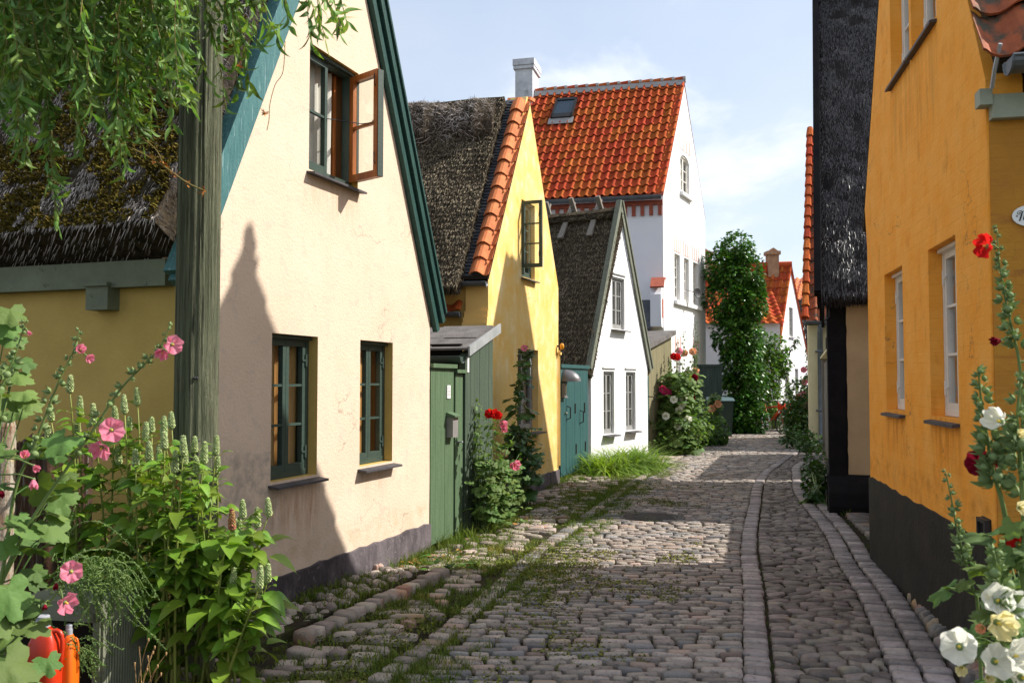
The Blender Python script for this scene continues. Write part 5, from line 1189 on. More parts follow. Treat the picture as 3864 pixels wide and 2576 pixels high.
def bud_mesh():
    if not BUDS:
        for k in range(4):
            mb = MB(); mb.ball((0, 0, 0), 1, 9, 7, 0, (1, 1, .92))
            for i in range(5):
                a = i * 1.2566 + k; d = V((math.cos(a), math.sin(a), .6)); leaf(mb, V((math.cos(a) * .6, math.sin(a) * .6, -.75)), V((math.cos(a) * .75, math.sin(a) * .75, 1.2)), V((math.cos(a), math.sin(a), 0)), 1.9, .62, 4, -.12 - .1 * k, .3)
            me = bpy.data.meshes.new('bud'); me.from_pydata(mb.v, [], mb.f); me.materials.append(m_bud); me.polygons.foreach_set('use_smooth', [True] * len(mb.f)); BUDS.append(me)
    return R.choice(BUDS)
def add_bud(root, c, r, d):
    o = bpy.data.objects.new('bud', bud_mesh()); COL.objects.link(o); o.parent = root; o.location = c - wloc(root); o.scale = (r, r, r); o.rotation_euler = d.to_track_quat('Z', 'Y').to_euler()
    return o
def stem_curve(pts, k=6):
    pts = [V(p) for p in pts]; out = []
    for i in range(len(pts) - 1):
        p0 = pts[max(i - 1, 0)]; p1, p2 = pts[i], pts[i + 1]; p3 = pts[min(i + 2, len(pts) - 1)]
        for j in range(k):
            t = j / k; out.append(.5 * (p1 * 2 + (p2 - p0) * t + (p0 * 2 - p1 * 5 + p2 * 4 - p3) * t * t + (p1 * 3 - p0 - p2 * 3 + p3) * t ** 3))
    return out + [pts[-1]]
def hollyhock(name, label, cat, pts, r0=.009, r1=.003, buds=(0, 0, 0, 0), flowers=(), leaves=0, lsize=.07, lrange=(0., .6), lm=None, group=None, budsep=None):
    """pts base->tip; buds (t0,t1,n,size)"""
    sc_ = stem_curve(pts); root = thing(name, label, cat, V(sc_[0]), group); k = len(sc_)
    mb = MB(); mb.tube(sc_, [r0 + (r1 - r0) * i / (k - 1) for i in range(k)], 7); mb.build('stem', m_stem, root, True)
    def at_t(t):
        q_ = max(0, min(.9999, t)) * (k - 1); i = int(q_); return sc_[i].lerp(sc_[i + 1], q_ - i)
    t0, t1, n_, bs_ = buds
    for i in range(n_):
        t = t0 + (t1 - t0) * i / max(1, n_ - 1); s_ = bs_ * (1.08 - .65 * (i / max(1, n_ - 1)) ** 1.4) * R.uniform(.8, 1.2); a = i * 2.4 + R.uniform(-.4, .4)
        d = V((math.cos(a), math.sin(a), .5)).normalized(); add_bud(root, at_t(t) + d * s_ * 1.9, s_, d)
        if i % 3 == 0: a += 2.2; d = V((math.cos(a), math.sin(a), .6)).normalized(); add_bud(root, at_t(t) + d * s_ * 1.6, s_ * .7, d)
    if leaves:
        mb = MB()
        for i in range(leaves):
            t = R.uniform(*lrange); p = at_t(t); a = R.uniform(0, 6.283); l = lsize * R.uniform(.6, 1.25) * (1.25 - .7 * t); d = V((math.cos(a), math.sin(a), R.uniform(-.15, .5))).normalized()
            q_ = p + d * l * R.uniform(.8, 1.6); lobed(mb, q_, V((d.x, d.y, R.uniform(-.7, .1))), V((R.gauss(0, .25), R.gauss(0, .25) - .25, 1)), l, 0, R.uniform(.1, .5), 5, p)
        mb.build('foliage', lm or m_leafh, root, True)
    for (c, f, r, mp_, cup, op) in flowers:
        add_flower(root, c, f, r, mp_, cup, op)
        near = min(sc_, key=lambda q_: (q_ - c).length); mb = MB(); mb.tube([near, near.lerp(c - f.normalized() * r * .3, .6) + V((0, 0, .01)), c - f.normalized() * r * .3], [.003, .003, .0035], 5); mb.build('stalk', m_stem, root, True)
    return root

# =================================================================== UTILITY POLE
pc = V((-1.757, 5.10, 0)); h = thing('utility_pole', 'weathered round wooden utility pole standing before the cream house corner', 'pole', pc)
mb = MB()
def pole(a, b):
    an = a * 6.2832; z = b * 7.6; r = .119 - .0016 * z
    g = noise.noise(V((math.cos(an) * 9, math.sin(an) * 9, z * .35))) * .006 + noise.noise(V((math.cos(an) * 26, math.sin(an) * 26, z * .6))) * .0035
    kn = 0
    for (ka_, kz) in ((-1.0, 2.42), (-1.25, 1.93), (-.9, 3.2), (-1.1, 1.2)):
        dd = ((an - (ka_ % 6.2832)) * .12) ** 2 * 2.5 + ((z - kz) * .55) ** 2; kn += .010 * math.exp(-dd / .0006) 
    cr_ = -.014 * math.exp(-((an - 4.10 - .05 * math.sin(z * 2)) / .035) ** 2) - .008 * math.exp(-((an - 5.2 - .06 * math.sin(z * 1.3)) / .02) ** 2)
    return pc + V((math.cos(an) * (r + g + kn + cr_), math.sin(an) * (r + g + kn + cr_), z))
mb.grid(pole, 150, 90); mb.build('shaft', mat('weathered_pole', (.19, .20, .125), (.085, .095, .055), 5, st=(9, 9, .35), c3=(.04, .035, .025), s3=9, st3=(14, 14, .3), lo3=.52, hi3=.66, rough=.9, bump=1.0, bs=30, bst=(9, 9, .4)), h, True)
for an, z in ((4.95, 1.62), (5.05, 1.62), (4.7, 3.35), (5.15, 1.28)):
    mb = MB(); d = V((math.cos(an), math.sin(an), 0)); mb.lathe(pc + d * .112 + Z * z, [(.008, 0), (.008, .008), (.003, .012)], 8, axis=d); mb.build('nail', m_metal, h)
# =================================================================== PICKET FENCE, POST, BOX, JUGS
h = thing('picket_fence', 'dark weathered picket fence behind the pokeweed plants by the pole', 'fence', V((-2.3, 5.2, 0)))
A, B = at(*c2(0, 560), 5.0), at(*c2(350, 560), 5.25); m_pick = mat('old_picket', (.17, .085, .05), (.09, .06, .045), 7, st=(7, 7, .4), c3=(.36, .34, .30), s3=9, st3=(10, 10, .4), lo3=.56, hi3=.7, rough=.9, bump=.5, bs=25)
d_ = (B - A); d_.z = 0; n_ = V((d_.y, -d_.x, 0)).normalized()
for i in range(15):
    p = A + d_ * (i / 14); p.z = 0; mb = MB(); w_ = d_.normalized(); t = 1.28 + R.uniform(-.04, .03)
    mb.prism([p - w_ * .03, p + w_ * .03, p + w_ * .03 + Z * t, p + Z * (t + .03), p - w_ * .03 + Z * t], n_ * .02); mb.build('picket', m_pick, h)
for z in (.4, 1.16):
    mb = MB(); mb.box(A - n_ * .06 + Z * (z - A.z), d_, n_ * .05, Z * .09); mb.build('rail', m_pick, h)
pp = at(*c2(26, 515), 4.55); h = thing('gate_post', 'thick peeling wooden post at the left end of the picket fence', 'post', V((pp.x, pp.y, 0)))
mb = MB(); prof_ = [(.045, 0), (.048, .6), (.046, pp.z - .03), (.036, pp.z), (0, pp.z + .006)]; mb.lathe(V((pp.x, pp.y, 0)), prof_, 14); mb.build('shaft', mat('peeling_post', (.40, .37, .30), (.22, .12, .07), 9, st=(5, 5, .8), c3=(.34, .27, .06), s3=7, lo3=.6, hi3=.75, rough=.9, bump=.6, bs=30), h)
C0 = at(*g4(890, 868), 4.30); zt = C0.z; C1 = V((-1.835, 4.68, zt)); dv = V((C1.x - C0.x, C1.y - C0.y, 0)); lf = V((-.44, .10, 0)); ln_ = dv.length; nv_ = V((dv.y, -dv.x, 0)).normalized()
h = thing('slatted_box', 'grey green metal box with upright slats half buried in creeping plants', 'metal box', V((-2.05, 4.5, 0)))
m_box = mat('box_paint', (.20, .21, .15), (.15, .16, .11), 5, c3=(.08, .08, .06), s3=9, lo3=.62, hi3=.74, rough=.55, spec=.35, bump=.1)
B0 = V((C0.x, C0.y, 0)); mb = MB()
mb.box(B0 + Z * .0 + lf * .02, lf, dv * .98, Z * (zt - .05)); mb.build('body', m_dark, h)
mb = MB(); mb.prism([B0 + Z * (zt - .05), B0 + dv + Z * (zt - .05), B0 + dv + lf + Z * (zt - .05), B0 + lf + Z * (zt - .05)], Z * .05); mb.build('lid', m_box, h)
mb = MB(); mb.box(B0, dv * .07, nv_ * .012, Z * (zt - .05)); mb.box(B0 + dv * .95, dv * .05, nv_ * .012, Z * (zt - .05)); mb.box(B0 + dv * .07 + Z * (zt - .10), dv * .88, nv_ * .012, Z * .05); mb.box(B0 - nv_ * .0, lf * .08, V((-.002, -.012, 0)), Z * (zt - .05)); mb.box(B0 + Z * (zt - .09), lf, V((-.002, -.012, 0)), Z * .04); mb.build('frame', m_box, h)
for i in range(16):
    mb = MB(); mb.box(B0 + dv * (.09 + i * .054), dv * .030, nv_ * .010, Z * (zt - .10)); mb.build('slat', m_box, h)
def jug(name, label, cat, c, w_, dp, hh, mcol, capm, emblem):
    r_ = thing(name, label, cat, V((c.x, c.y, 0))); mb = MB(); k = 24
    prof = [(.92, 0), (1, .03), (1, .62), (.97, .72), (.82, .84), (.5, .93), (.3, .96)]
    rows = []
    for s_, z in prof:
        rows.append(mb.add([V((c.x + (abs(math.cos(6.283 * j / k)) ** .6) * math.copysign(1, math.cos(6.283 * j / k)) * w_ / 2 * s_, c.y + (abs(math.sin(6.283 * j / k)) ** .6) * math.copysign(1, math.sin(6.283 * j / k)) * dp / 2 * s_, z * hh)) for j in range(k)]))
    for a, b in zip(rows, rows[1:]):
        for j in range(k): mb.face((a + j, a + (j + 1) % k, b + (j + 1) % k, b + j))
    mb.face([rows[-1] + j for j in range(k)]); mb.build('body', mcol, r_, True)
    mb = MB(); mb.lathe(V((c.x - w_ * .05, c.y, hh * .955)), [(w_ * .21, 0), (w_ * .21, hh * .05), (w_ * .19, hh * .06), (w_ * .19, hh * .085), (w_ * .16, hh * .09)], 16); mb.build('cap', capm, r_)
    mb = MB(); mb.tube(bez(V((c.x + w_ * .12, c.y, hh * .9)), V((c.x + w_ * .75, c.y, hh * 1.02)), V((c.x + w_ * .46, c.y, hh * .62))), w_ * .07, 8); mb.build('handle', mcol, r_, True)
    if emblem:
        ec = V((c.x - w_ * .10, c.y - dp / 2 - .001, hh * .62)); mb = MB(); mb.lathe(ec, [(.021, 0), (.021, .002)], 24, axis=(0, -1, 0)); mb.build('emblem', mat('emblem_yellow', (.72, .42, .03), rough=.5), r_)
        mb = MB()
        for rr in (.0125, .0075): mb.tube([ec + V((rr * math.cos(i * .3142), -.0025, rr * math.sin(i * .3142))) for i in range(21)], .0009, 5)
        mb.build('emblem_ring', m_ink, r_)
m_jr = mat('red_plastic', (.55, .035, .008), (.45, .025, .006), 5, rough=.35, spec=.5); m_jo = mat('orange_plastic', (.72, .13, .008), rough=.35, spec=.5); m_cap = mat('grey_cap', (.32, .33, .36), rough=.5)
jc = at(*g4(385, 1300), 4.05); jug('red_jug', 'red plastic jug with grey cap and yellow round emblem', 'jug', V((jc.x, jc.y, 0)), .145, .11, .555, m_jr, m_cap, True)
jc = at(*g4(608, 1300), 4.12); jug('orange_jug', 'smaller bright orange plastic jug beside the slatted metal box', 'jug', V((jc.x, jc.y, 0)), .07, .09, .50, m_jo, m_cap, False)

# =================================================================== POKEWEED
spk = [(552, 415), (500, 450), (378, 492), (462, 482), (320, 460), (280, 365), (205, 480), (520, 520), (585, 560), (607, 525), (688, 510), (658, 545), (640, 655), (660, 590), (735, 620), (740, 655), (780, 605), (818, 650), (865, 615), (478, 655), (545, 665), (700, 685), (790, 690), (715, 770), (825, 740), (975, 868), (1032, 905), (1078, 862), (930, 915), (925, 985), (960, 950), (882, 1015), (990, 1165), (1040, 1150), (1073, 1125), (935, 1150), (195, 560), (255, 620), (310, 530), (600, 640), (1000, 960), (870, 690)]
plants = [('pokeweed_plant', 'pokeweed plant with pale spikes nearest the peeling post', 250, -2.28, 4.85), ('pokeweed_plant', 'tall pokeweed plant with pale spikes just right of the fence middle', 400, -2.10, 4.95), ('pokeweed_plant', 'pokeweed plant with tight spikes just left of the wooden pole', 540, -1.90, 4.80),
          ('pokeweed_plant', 'pokeweed plant with spikes overlapping the foot of wooden pole', 690, -1.70, 4.68), ('pokeweed_plant', 'pokeweed plant right of the pole with one reddish spike', 830, -1.56, 4.72), ('pokeweed_plant', 'outermost pokeweed plant leaning right over the cobbles', 1000, -1.42, 4.62)]
def spike(mb, p, d, L_, r, mi=0):
    d, x, y = frame(d, V((0, 0, 1)) if abs(d.z) < .9 else V((1, 0, 0))); k = int(L_ / .0078)
    for i in range(k):
        t = i / k; rr = r * (1 - .55 * t ** 2) * (.8 if i == 0 else 1)
        for j in range(7):
            a = j * .8976 + i * .5; c = p + d * (L_ * t) + (x * math.cos(a) + y * math.sin(a)) * rr; mb.ball(c, .0060 * (1.1 - .35 * t) * R.uniform(.75, 1.15), 6, 4, mi)
    mb.tube([p - d * .01, p + d * L_], [r * .6, r * .3], 6, mi)
for nm, lb, px_, bx, by in plants:
    root = thing(nm, lb, 'plant', V((bx, by, 0)), 'pokeweed plants along the fence')
    mine = [s_ for s_ in spk if min(plants, key=lambda q_: abs(q_[2] - s_[0]))[2] == px_]
    st = MB(); lf_ = MB(); base = V((bx, by, 0))
    for (sx, sy) in mine:
        dep = by + R.uniform(-.28, .18) ; L_ = R.uniform(.075, .105); p = at(*c2(sx, sy + 34), dep); top = at(*c2(sx + R.uniform(-6, 6), sy - 20), dep) 
        mid = V(((base.x * .55 + p.x * .45) + R.gauss(0, .05), (by + dep) / 2 + R.gauss(0, .05), p.z * .62)); b0 = base + V((R.gauss(0, .05), R.gauss(0, .05), 0)); c_ = bez(b0, mid, p, 10)
        st.tube(c_, [.0085 - .0055 * i / 10 for i in range(11)], 6)
        mb = MB(); red = (sx, sy) in ((882, 1015), (715, 770), (255, 620), (930, 915)); spike(mb, p, (top - p).normalized() + V((0, 0, .25)), L_, .0145, 0); o = mb.build('flower_spike', m_spiker if red else m_spike, root, True)
        if red: o['label'] = 'reddish ripening spike'
        for i in range(22):      # leaves up the stem
            t = R.uniform(.25, 1.0) ** .8; q_ = t * 10; ii = min(9, int(q_)); pp_ = c_[ii].lerp(c_[ii + 1], q_ - ii); a = R.uniform(0, 6.283)
            d = V((math.cos(a), math.sin(a) - .15, R.uniform(.0, .9))).normalized(); l = R.uniform(.075, .15) * (1.0 - .45 * max(0, t - .75) / .25)
            q0 = pp_ + d * R.uniform(.015, .05); st.tube([pp_, q0], [.0022, .0016], 5); leaf(lf_, q0, d, V((R.gauss(0, .3), R.gauss(0, .3) - .2, 1)), l, l * R.uniform(.26, .34), 6, R.uniform(.25, .8), R.uniform(.12, .4), 0, .78, .06)
    for i in range(60):          # low fill
        a = R.uniform(0, 6.283); r = R.uniform(.05, .26); pp_ = base + V((math.cos(a) * r, math.sin(a) * r * .8, R.uniform(.1, .85))); d = V((math.cos(a), math.sin(a), R.uniform(-.1, .5))).normalized(); l = R.uniform(.09, .17)
        leaf(lf_, pp_, d, V((0, -.2, 1)), l, l * .31, 6, R.uniform(.3, .8), .25, 0, .78, .06)
    st.build('stem', m_stemy, root, True); lf_.build('foliage', m_leafp, root, True)
# big extra low leaves in front of the pole foot
# creeping fine-leaved plant over the box
root = thing('creeping_plant', 'fine leaved arching weed sprawling over the slatted metal box', 'plant', V((-2.0, 4.25, .3)))
st, lf_ = MB(), MB()
spr = [[(540, 520), (640, 210), (870, 160), (1100, 320), (1400, 660)], [(560, 560), (700, 430), (950, 395), (1150, 480), (1280, 690)], [(620, 640), (900, 560), (1150, 820), (1360, 1080)], [(600, 700), (900, 700), (1100, 980), (1370, 1160)], [(640, 720), (980, 760), (1200, 1010), (1460, 1280)], [(420, 1100), (560, 1120), (700, 1250), (860, 1440)], [(560, 1060), (760, 1060), (900, 1180), (1080, 1280)], [(520, 1200), (640, 1240), (760, 1420), (900, 1560)], [(330, 990), (520, 1110), (640, 1230), (700, 1400)], [(540, 900), (560, 560), (590, 260), (660, 10)], [(650, 1080), (800, 860), (900, 640), (990, 450)]]
for i in range(70):
    x0, y0 = R.uniform(420, 1050), R.uniform(480, 760); dx = R.uniform(60, 380); spr.append([(x0, y0), (x0 + dx * .4, y0 - R.uniform(-20, 80)), (x0 + dx * .8, y0 + R.uniform(60, 200)), (x0 + dx, y0 + R.uniform(150, 420))])
for i in range(26):
    x0, y0 = R.uniform(560, 800), R.uniform(1150, 1400); dx = R.uniform(40, 220); spr.append([(x0, y0), (x0 + dx * .5, y0 + R.uniform(-20, 60)), (x0 + dx, y0 + R.uniform(80, 260))])
for sp in spr:
    Y0 = R.uniform(4.06, 4.24); pts = stem_curve([at(*g4(x, y), Y0 + .12 * i / len(sp) + (0 if x < 900 else .06)) for i, (x, y) in enumerate(sp)], 6)
    st.tube(pts, [.0022 - .0014 * i / (len(pts) - 1) for i in range(len(pts))], 4)
    for a, b in zip(pts, pts[1:]):
        n_ = max(2, int((b - a).length / .0042))
        for j in range(n_):
            p = a.lerp(b, j / n_); d = ((b - a).normalized() * .5 + rv(.7)).normalized(); leaf(lf_, p, d, rv(), R.uniform(.006, .013), .0026, 2, .1, .2)
st.build('stem', m_stem, root, True); lf_.build('foliage', mat('fine_leaf', (.15, .23, .07), (.10, .18, .05), 8, isl=.3, rough=.6, trans=.3), root)
# dry seed stalks
root = thing('seed_stalks', 'thin dry brown seed stalks standing before the slatted metal box', 'plant', at(*g4(1250, 1568), 4.25) * 1)
root.location.z = 0; mb = MB()
for q0 in ((1300, 1190), (1220, 1260), (1355, 1255), (1340, 1300), (1455, 1310), (1295, 1340), (1290, 1450), (1230, 1480), (1410, 1490), (1180, 1400), (1380, 1420)):
    p = at(*g4(*q0), 4.2 + R.uniform(-.1, .1)); b = root.location + V((R.gauss(0, .03), R.gauss(0, .03), 0)); mb.tube(bez(b, V((b.x, b.y, p.z * .6)), p, 6), .0011, 4); mb.tube([p - Z * .012, p - Z * .004, p + Z * .006, p + Z * .008], [.001, .0035, .004, .002], 6)
mb.build('stalk', mat('dry_stalk', (.36, .22, .10), rough=.8), root, True)

# =================================================================== PINK HOLLYHOCKS (left foreground)
def C2(x, y, Y): return at(*c2(x, y), Y)
def fdir(x, y, z): return V((x, y, z))
b_ = V((-2.0, 3.35, 0))
Y1 = 3.45
hollyhock('pink_hollyhock', 'tall pink hollyhock whose stem slants right to a bloom before the pole', 'hollyhock', [V((-2.15, 3.4, 0)), C2(-60, 1350, Y1), C2(90, 980, Y1), C2(260, 720, Y1), C2(370, 560, Y1), C2(480, 395, Y1), C2(580, 290, Y1), C2(640, 225, Y1), C2(683, 135, Y1)], .008, .002, (.42, 1., 20, .011),
          [(C2(690, 212, Y1 - .03), fdir(.75, -.6, -.1), .036, m_pink, .4, 1), (C2(655, 240, Y1 - .02), fdir(-.2, -.6, -.7), .032, m_pink, .7, .85), (C2(447, 555, Y1 - .05), fdir(.5, -.8, .1), .046, m_pink, .35, 1), (C2(408, 625, Y1 - .05), fdir(-.1, -.7, -.6), .040, m_pink, .5, 1)], 14, .075, (.1, .5))
hollyhock('pink_hollyhock', 'shorter pink hollyhock with one bloom against the ochre side wall', 'hollyhock', [V((-2.3, 3.5, 0)), C2(-40, 1300, Y1), C2(60, 800, Y1), C2(130, 640, Y1), C2(185, 490, Y1), C2(240, 350, Y1), C2(290, 250, Y1), C2(318, 155, Y1)], .008, .002, (.4, 1., 18, .012), [(C2(322, 235, Y1 - .03), fdir(.4, -.6, .2), .026, m_pink, 1.0, .7), (C2(352, 262, Y1 - .03), fdir(.9, -.3, -.5), .022, m_pink, .9, .8)], 10, .07, (.1, .5))
hollyhock('pink_hollyhock', 'pink hollyhock at the left edge with half closed blooms on the post', 'hollyhock', [V((-2.4, 3.3, 0)), C2(-80, 1200, 3.3), C2(-20, 800, 3.3), C2(0, 430, 3.3), C2(30, 330, 3.3), C2(65, 240, 3.3), C2(100, 125, 3.3)], .008, .002, (.45, 1., 16, .0125), [(C2(100, 662, 3.25), fdir(.3, -.6, .4), .026, m_pink, 1.1, .6), (C2(138, 700, 3.25), fdir(.7, -.5, -.4), .022, m_pink, 1.1, .6), (C2(135, 758, 3.25), fdir(.2, -.4, -.9), .026, m_pink, 1.2, .6), (C2(8, 800, 3.25), fdir(.2, -.6, -.7), .02, m_crim, 1.2, .6), (C2(112, 160, 3.28), fdir(.6, -.3, -.5), .014, m_pink, 1.3, .5)], 10, .08, (.1, .55))
hollyhock('pink_hollyhock', 'low pink hollyhock with two flat blooms above the red jug', 'hollyhock', [V((-2.2, 3.25, 0)), C2(-70, 1520, 3.4), C2(20, 1430, 3.4), C2(150, 1300, 3.4), C2(240, 1190, 3.4), C2(290, 1110, 3.4), C2(330, 1040, 3.4)], .006, .002, (.4, 1., 9, .011), [(C2(285, 1122, 3.36), fdir(.55, -.8, .2), .040, m_pink, .35, 1), (C2(262, 1245, 3.36), fdir(.8, -.35, -.2), .042, m_pink, .45, 1), (C2(225, 1170, 3.37), fdir(.2, -.5, -.8), .018, m_crim, 1.3, .6), (C2(180, 1255, 3.37), fdir(.2, -.5, -.8), .016, m_crim, 1.3, .6)], 6, .08, (.1, .5))
root = thing('broad_leaved_plant', 'big hollyhock leaves filling the bottom left corner before the jug', 'plant', V((-2.1, 3.5, 0))); mb = MB()
for (x, y, r, Y_) in ((30, 1190, .085, 3.3), (60, 1260, .075, 3.35), (20, 1480, .11, 3.1), (50, 1540, .10, 3.1), (200, 960, .05, 3.6), (235, 840, .055, 3.7), (130, 1110, .05, 3.5), (75, 900, .05, 3.5), (270, 730, .045, 3.7), (10, 1000, .06, 3.4), (190, 1470, .06, 3.9), (90, 1000, .05, 3.6), (40, 70, .075, 4.2), (70, 330, .07, 4.2), (15, 300, .07, 4.2), (95, 400, .07, 4.3), (20, 420, .08, 4.3), (60, 470, .08, 4.4), (120, 440, .06, 4.3), (10, 120, .08, 4.2), (40, 180, .07, 4.25), (90, 270, .06, 4.25)):
    p = C2(x, y, Y_); d = V((R.uniform(.1, .9), R.uniform(-.6, -.1), R.uniform(-.7, -.1))); pet = p + V((-.06, .05, -.04)); lobed(mb, p, d, V((.3 + R.gauss(0, .15), -.5, 1)), r, 0, .4, 5, pet); mb.tube(bez(pet, V((-2.15, 3.6, p.z * .5)), V((-2.15 + R.gauss(0, .08), 3.6 + R.gauss(0, .1), 0)), 6), .003, 5)
mb.build('foliage', m_leafh, root, True)

# =================================================================== RIGHT FOREGROUND HOLLYHOCKS
def B4(x, y, Y): return at(*b4(x, y), Y)
def B5(x, y, Y): return at(*b5(x, y), Y)
hollyhock('red_hollyhock', 'slender tall hollyhock with scarlet and dark red blooms before the orange corner', 'hollyhock', [V((1.72, 2.95, 0)), B5(1110, 900, 3), B5(1095, 400, 3), B5(1080, 200, 3), B5(1058, 90, 3), B4(965, 1400, 3), B4(945, 1290, 3), B4(928, 1180, 3), B4(918, 1042, 3)], .007, .0018, (.45, 1., 26, .0125),
          [(B4(872, 1120, 2.97), fdir(-.93, -.28, .05), 0.0420, m_red, .35, 1), (B5(993, 97, 2.97), fdir(-.9, -.2, -.1), 0.0235, m_crim, 1.2, .65)], 5, .05, (.1, .4))
hollyhock('cream_hollyhock', 'hollyhock with thick bud cluster and a crimson bloom before orange wall', 'hollyhock', [V((1.60, 2.55, 0)), B5(1050, 1300, 2.6), B5(1030, 950, 2.6), B5(1005, 790, 2.6), B5(965, 660, 2.6), B5(948, 560, 2.6), B5(930, 450, 2.6), B5(912, 330, 2.6), B5(903, 228, 2.6)], .009, .0025, (.42, 1., 30, .0145),
          [(B5(905, 622, 2.63), fdir(-.5, -.8, .1), 0.0378, m_crim, .3, 1), (B5(958, 610, 2.62), fdir(.4, -.8, .1), 0.0294, m_crim, .4, 1)], 6, .05, (.1, .4))
hollyhock('hollyhock', 'thin budding hollyhock stem before the tarred plinth of orange house', 'hollyhock', [V((1.45, 2.85, 0)), B5(905, 1330, 2.9), B5(880, 1170, 2.9), B5(850, 1050, 2.9), B5(828, 980, 2.9), B5(805, 880, 2.9), B5(785, 770, 2.9), B5(762, 662, 2.9)], .006, .0018, (.4, 1., 20, .0105), [], 6, .045, (.2, .45))
hollyhock('cream_hollyhock', 'cream hollyhock with a pale side bloom at the right edge', 'hollyhock', [V((1.72, 2.6, 0)), B5(1130, 1300, 2.55), B5(1100, 900, 2.55), B5(1085, 640, 2.55), B5(1075, 520, 2.55), B5(1070, 420, 2.55), B5(1085, 250, 2.55)], .009, .003, (.4, 1., 22, .015),
          [(B5(996, 445, 2.52), fdir(-.75, -.3, .3), 0.0386, m_wht, 1.0, .85), (B5(1078, 498, 2.5), fdir(.1, -1, .2), 0.0185, m_yel, .9, .7), (B5(1082, 815, 2.5), fdir(.1, -1, .1), 0.0252, m_yel, .8, .8), (B5(1075, 972, 2.56), fdir(.0, -1, .1), 0.0378, m_red, .4, 1)], 6, .05, (.1, .45))
hollyhock('cream_hollyhock', 'hollyhock with big cream and yellow blooms massed in the bottom right corner', 'hollyhock', [V((1.45, 2.3, 0)), B5(1000, 1560, 2.35), B5(1010, 1420, 2.35), B5(1000, 1300, 2.35), B5(990, 1200, 2.35), B5(985, 1100, 2.35), B5(965, 1000, 2.35)], .009, .003, (.5, 1., 12, .016),
          [(B5(985, 1215, 2.32), fdir(-.2, -.8, .4), 0.0386, m_wht, .65, 1), (B5(1045, 1235, 2.32), fdir(.3, -.8, .3), 0.0370, m_wht, .65, 1), (B5(985, 1308, 2.28), fdir(.1, -.95, -.1), 0.0403, m_yel, .7, .9), (B5(822, 1412, 2.28), fdir(-.5, -.75, .25), 0.0437, m_wht, .65, 1), (B5(975, 1475, 2.26), fdir(0, -.9, .3), 0.0420, m_wht, .65, 1), (B5(1055, 1450, 2.25), fdir(.3, -.9, .2), 0.0420, m_wht, .65, 1), (B5(1090, 1545, 2.25), fdir(.2, -.9, .2), 0.0420, m_wht, .65, 1), (B5(830, 1502, 2.27), fdir(-.4, -.8, -.2), 0.0202, m_yel, 1.1, .7), (B5(918, 1330, 2.3), fdir(-.6, -.7, 0), .018, m_peach, 1.1, .7), (B5(945, 1545, 2.26), fdir(-.2, -.9, .1), 0.0185, m_yel, 1., .7)], 8, .045, (.2, .6))
root = thing('hollyhock_leaves', 'leafy hollyhock clump at the right edge below the red blooms', 'plant', V((1.65, 2.6, 0))); mb = MB()
for i in range(46):
    x, y = R.uniform(990, 1110), R.uniform(860, 1560); 
    if i > 40: x, y = R.uniform(860, 1100), R.uniform(1330, 1568)
    p = B5(x, y, R.uniform(2.5, 2.85)); d = V((R.uniform(-1, .4), R.uniform(-.9, -.1), R.uniform(-.6, .2))); lobed(mb, p, d, V((R.gauss(0, .3), -.4, 1)), R.uniform(.02, .04), 0, .4, 5, p + V((.03, .04, -.02)))
    if i % 3 == 0: mb.tube(bez(p + V((.04, .06, -.03)), V((1.6, 2.7, p.z * .5)), V((1.65, 2.65, 0)), 5), .003, 5)
mb.build('foliage', m_leafh, root, True)
# =================================================================== MIDGROUND PLANTS
def scatter_leaf(mb, p, L_, W, out=None, droop=.3, k=3, mi=0):
    d = rv(); d.z *= .5
    if out is not None: d = d * .6 + out
    leaf(mb, p, d.normalized() if d.length > 1e-3 else V((1, 0, 0)), V((R.gauss(0, .5), R.gauss(0, .5), 1)), L_, W, k, droop, .2, mi, .8)
# rose bush by the green shed
rb = gnd(*b2(540, 1490)); rb = V((-.30, 9.72, 0))
root = thing('rose_bush', 'climbing rose bush with red and pink blooms against the green shed', 'rose bush', rb)
st, lf_ = MB(), MB(); DB = lambda x, y, Y: at(*b2(x, y), Y)
RY_ = rb.y
canes = [(500, 830), (470, 1000), (560, 900), (600, 900), (640, 960), (690, 1010), (720, 1120), (460, 1150), (480, 1300), (560, 1150), (640, 1250), (700, 1320), (520, 1420), (610, 1400), (660, 1180), (450, 810)]
for (x, y) in canes:
    Y_ = RY_ + R.uniform(-.22, .12) + max(0, (x - 560) / 300) * .7; p = DB(x, y, Y_); b0 = rb + V((R.gauss(0, .08), R.gauss(0, .08), 0)); c_ = bez(b0, V((b0.x * .7 + p.x * .3 + R.gauss(0, .06), (b0.y + p.y) / 2, p.z * .65)), p, 9); st.tube(c_, [.008 - .0006 * i for i in range(10)], 5)
    for i in range(int(48 * max(.5, p.z))):
        t = R.uniform(.12, 1); ii = min(8, int(t * 9)); q_ = c_[ii].lerp(c_[ii + 1], t * 9 - ii) + rv(.055); scatter_leaf(lf_, q_, R.uniform(.04, .075), R.uniform(.014, .024))
for i in range(250):
    x, y = R.gauss(585, 75), R.uniform(1150, 1520); q_ = DB(x, y, RY_ + R.uniform(-.25, .12) + max(0, (x - 560) / 300) * .6)
    if q_.z > .03: lobed(lf_, q_, V((R.gauss(0, 1), -.5, R.uniform(-.6, .2))), V((R.gauss(0, .4), -.3, 1)), R.uniform(.035, .065), 0, .3, 5)
st.build('stem', m_stem, root, True); lf_.build('foliage', m_leafh, root, True)
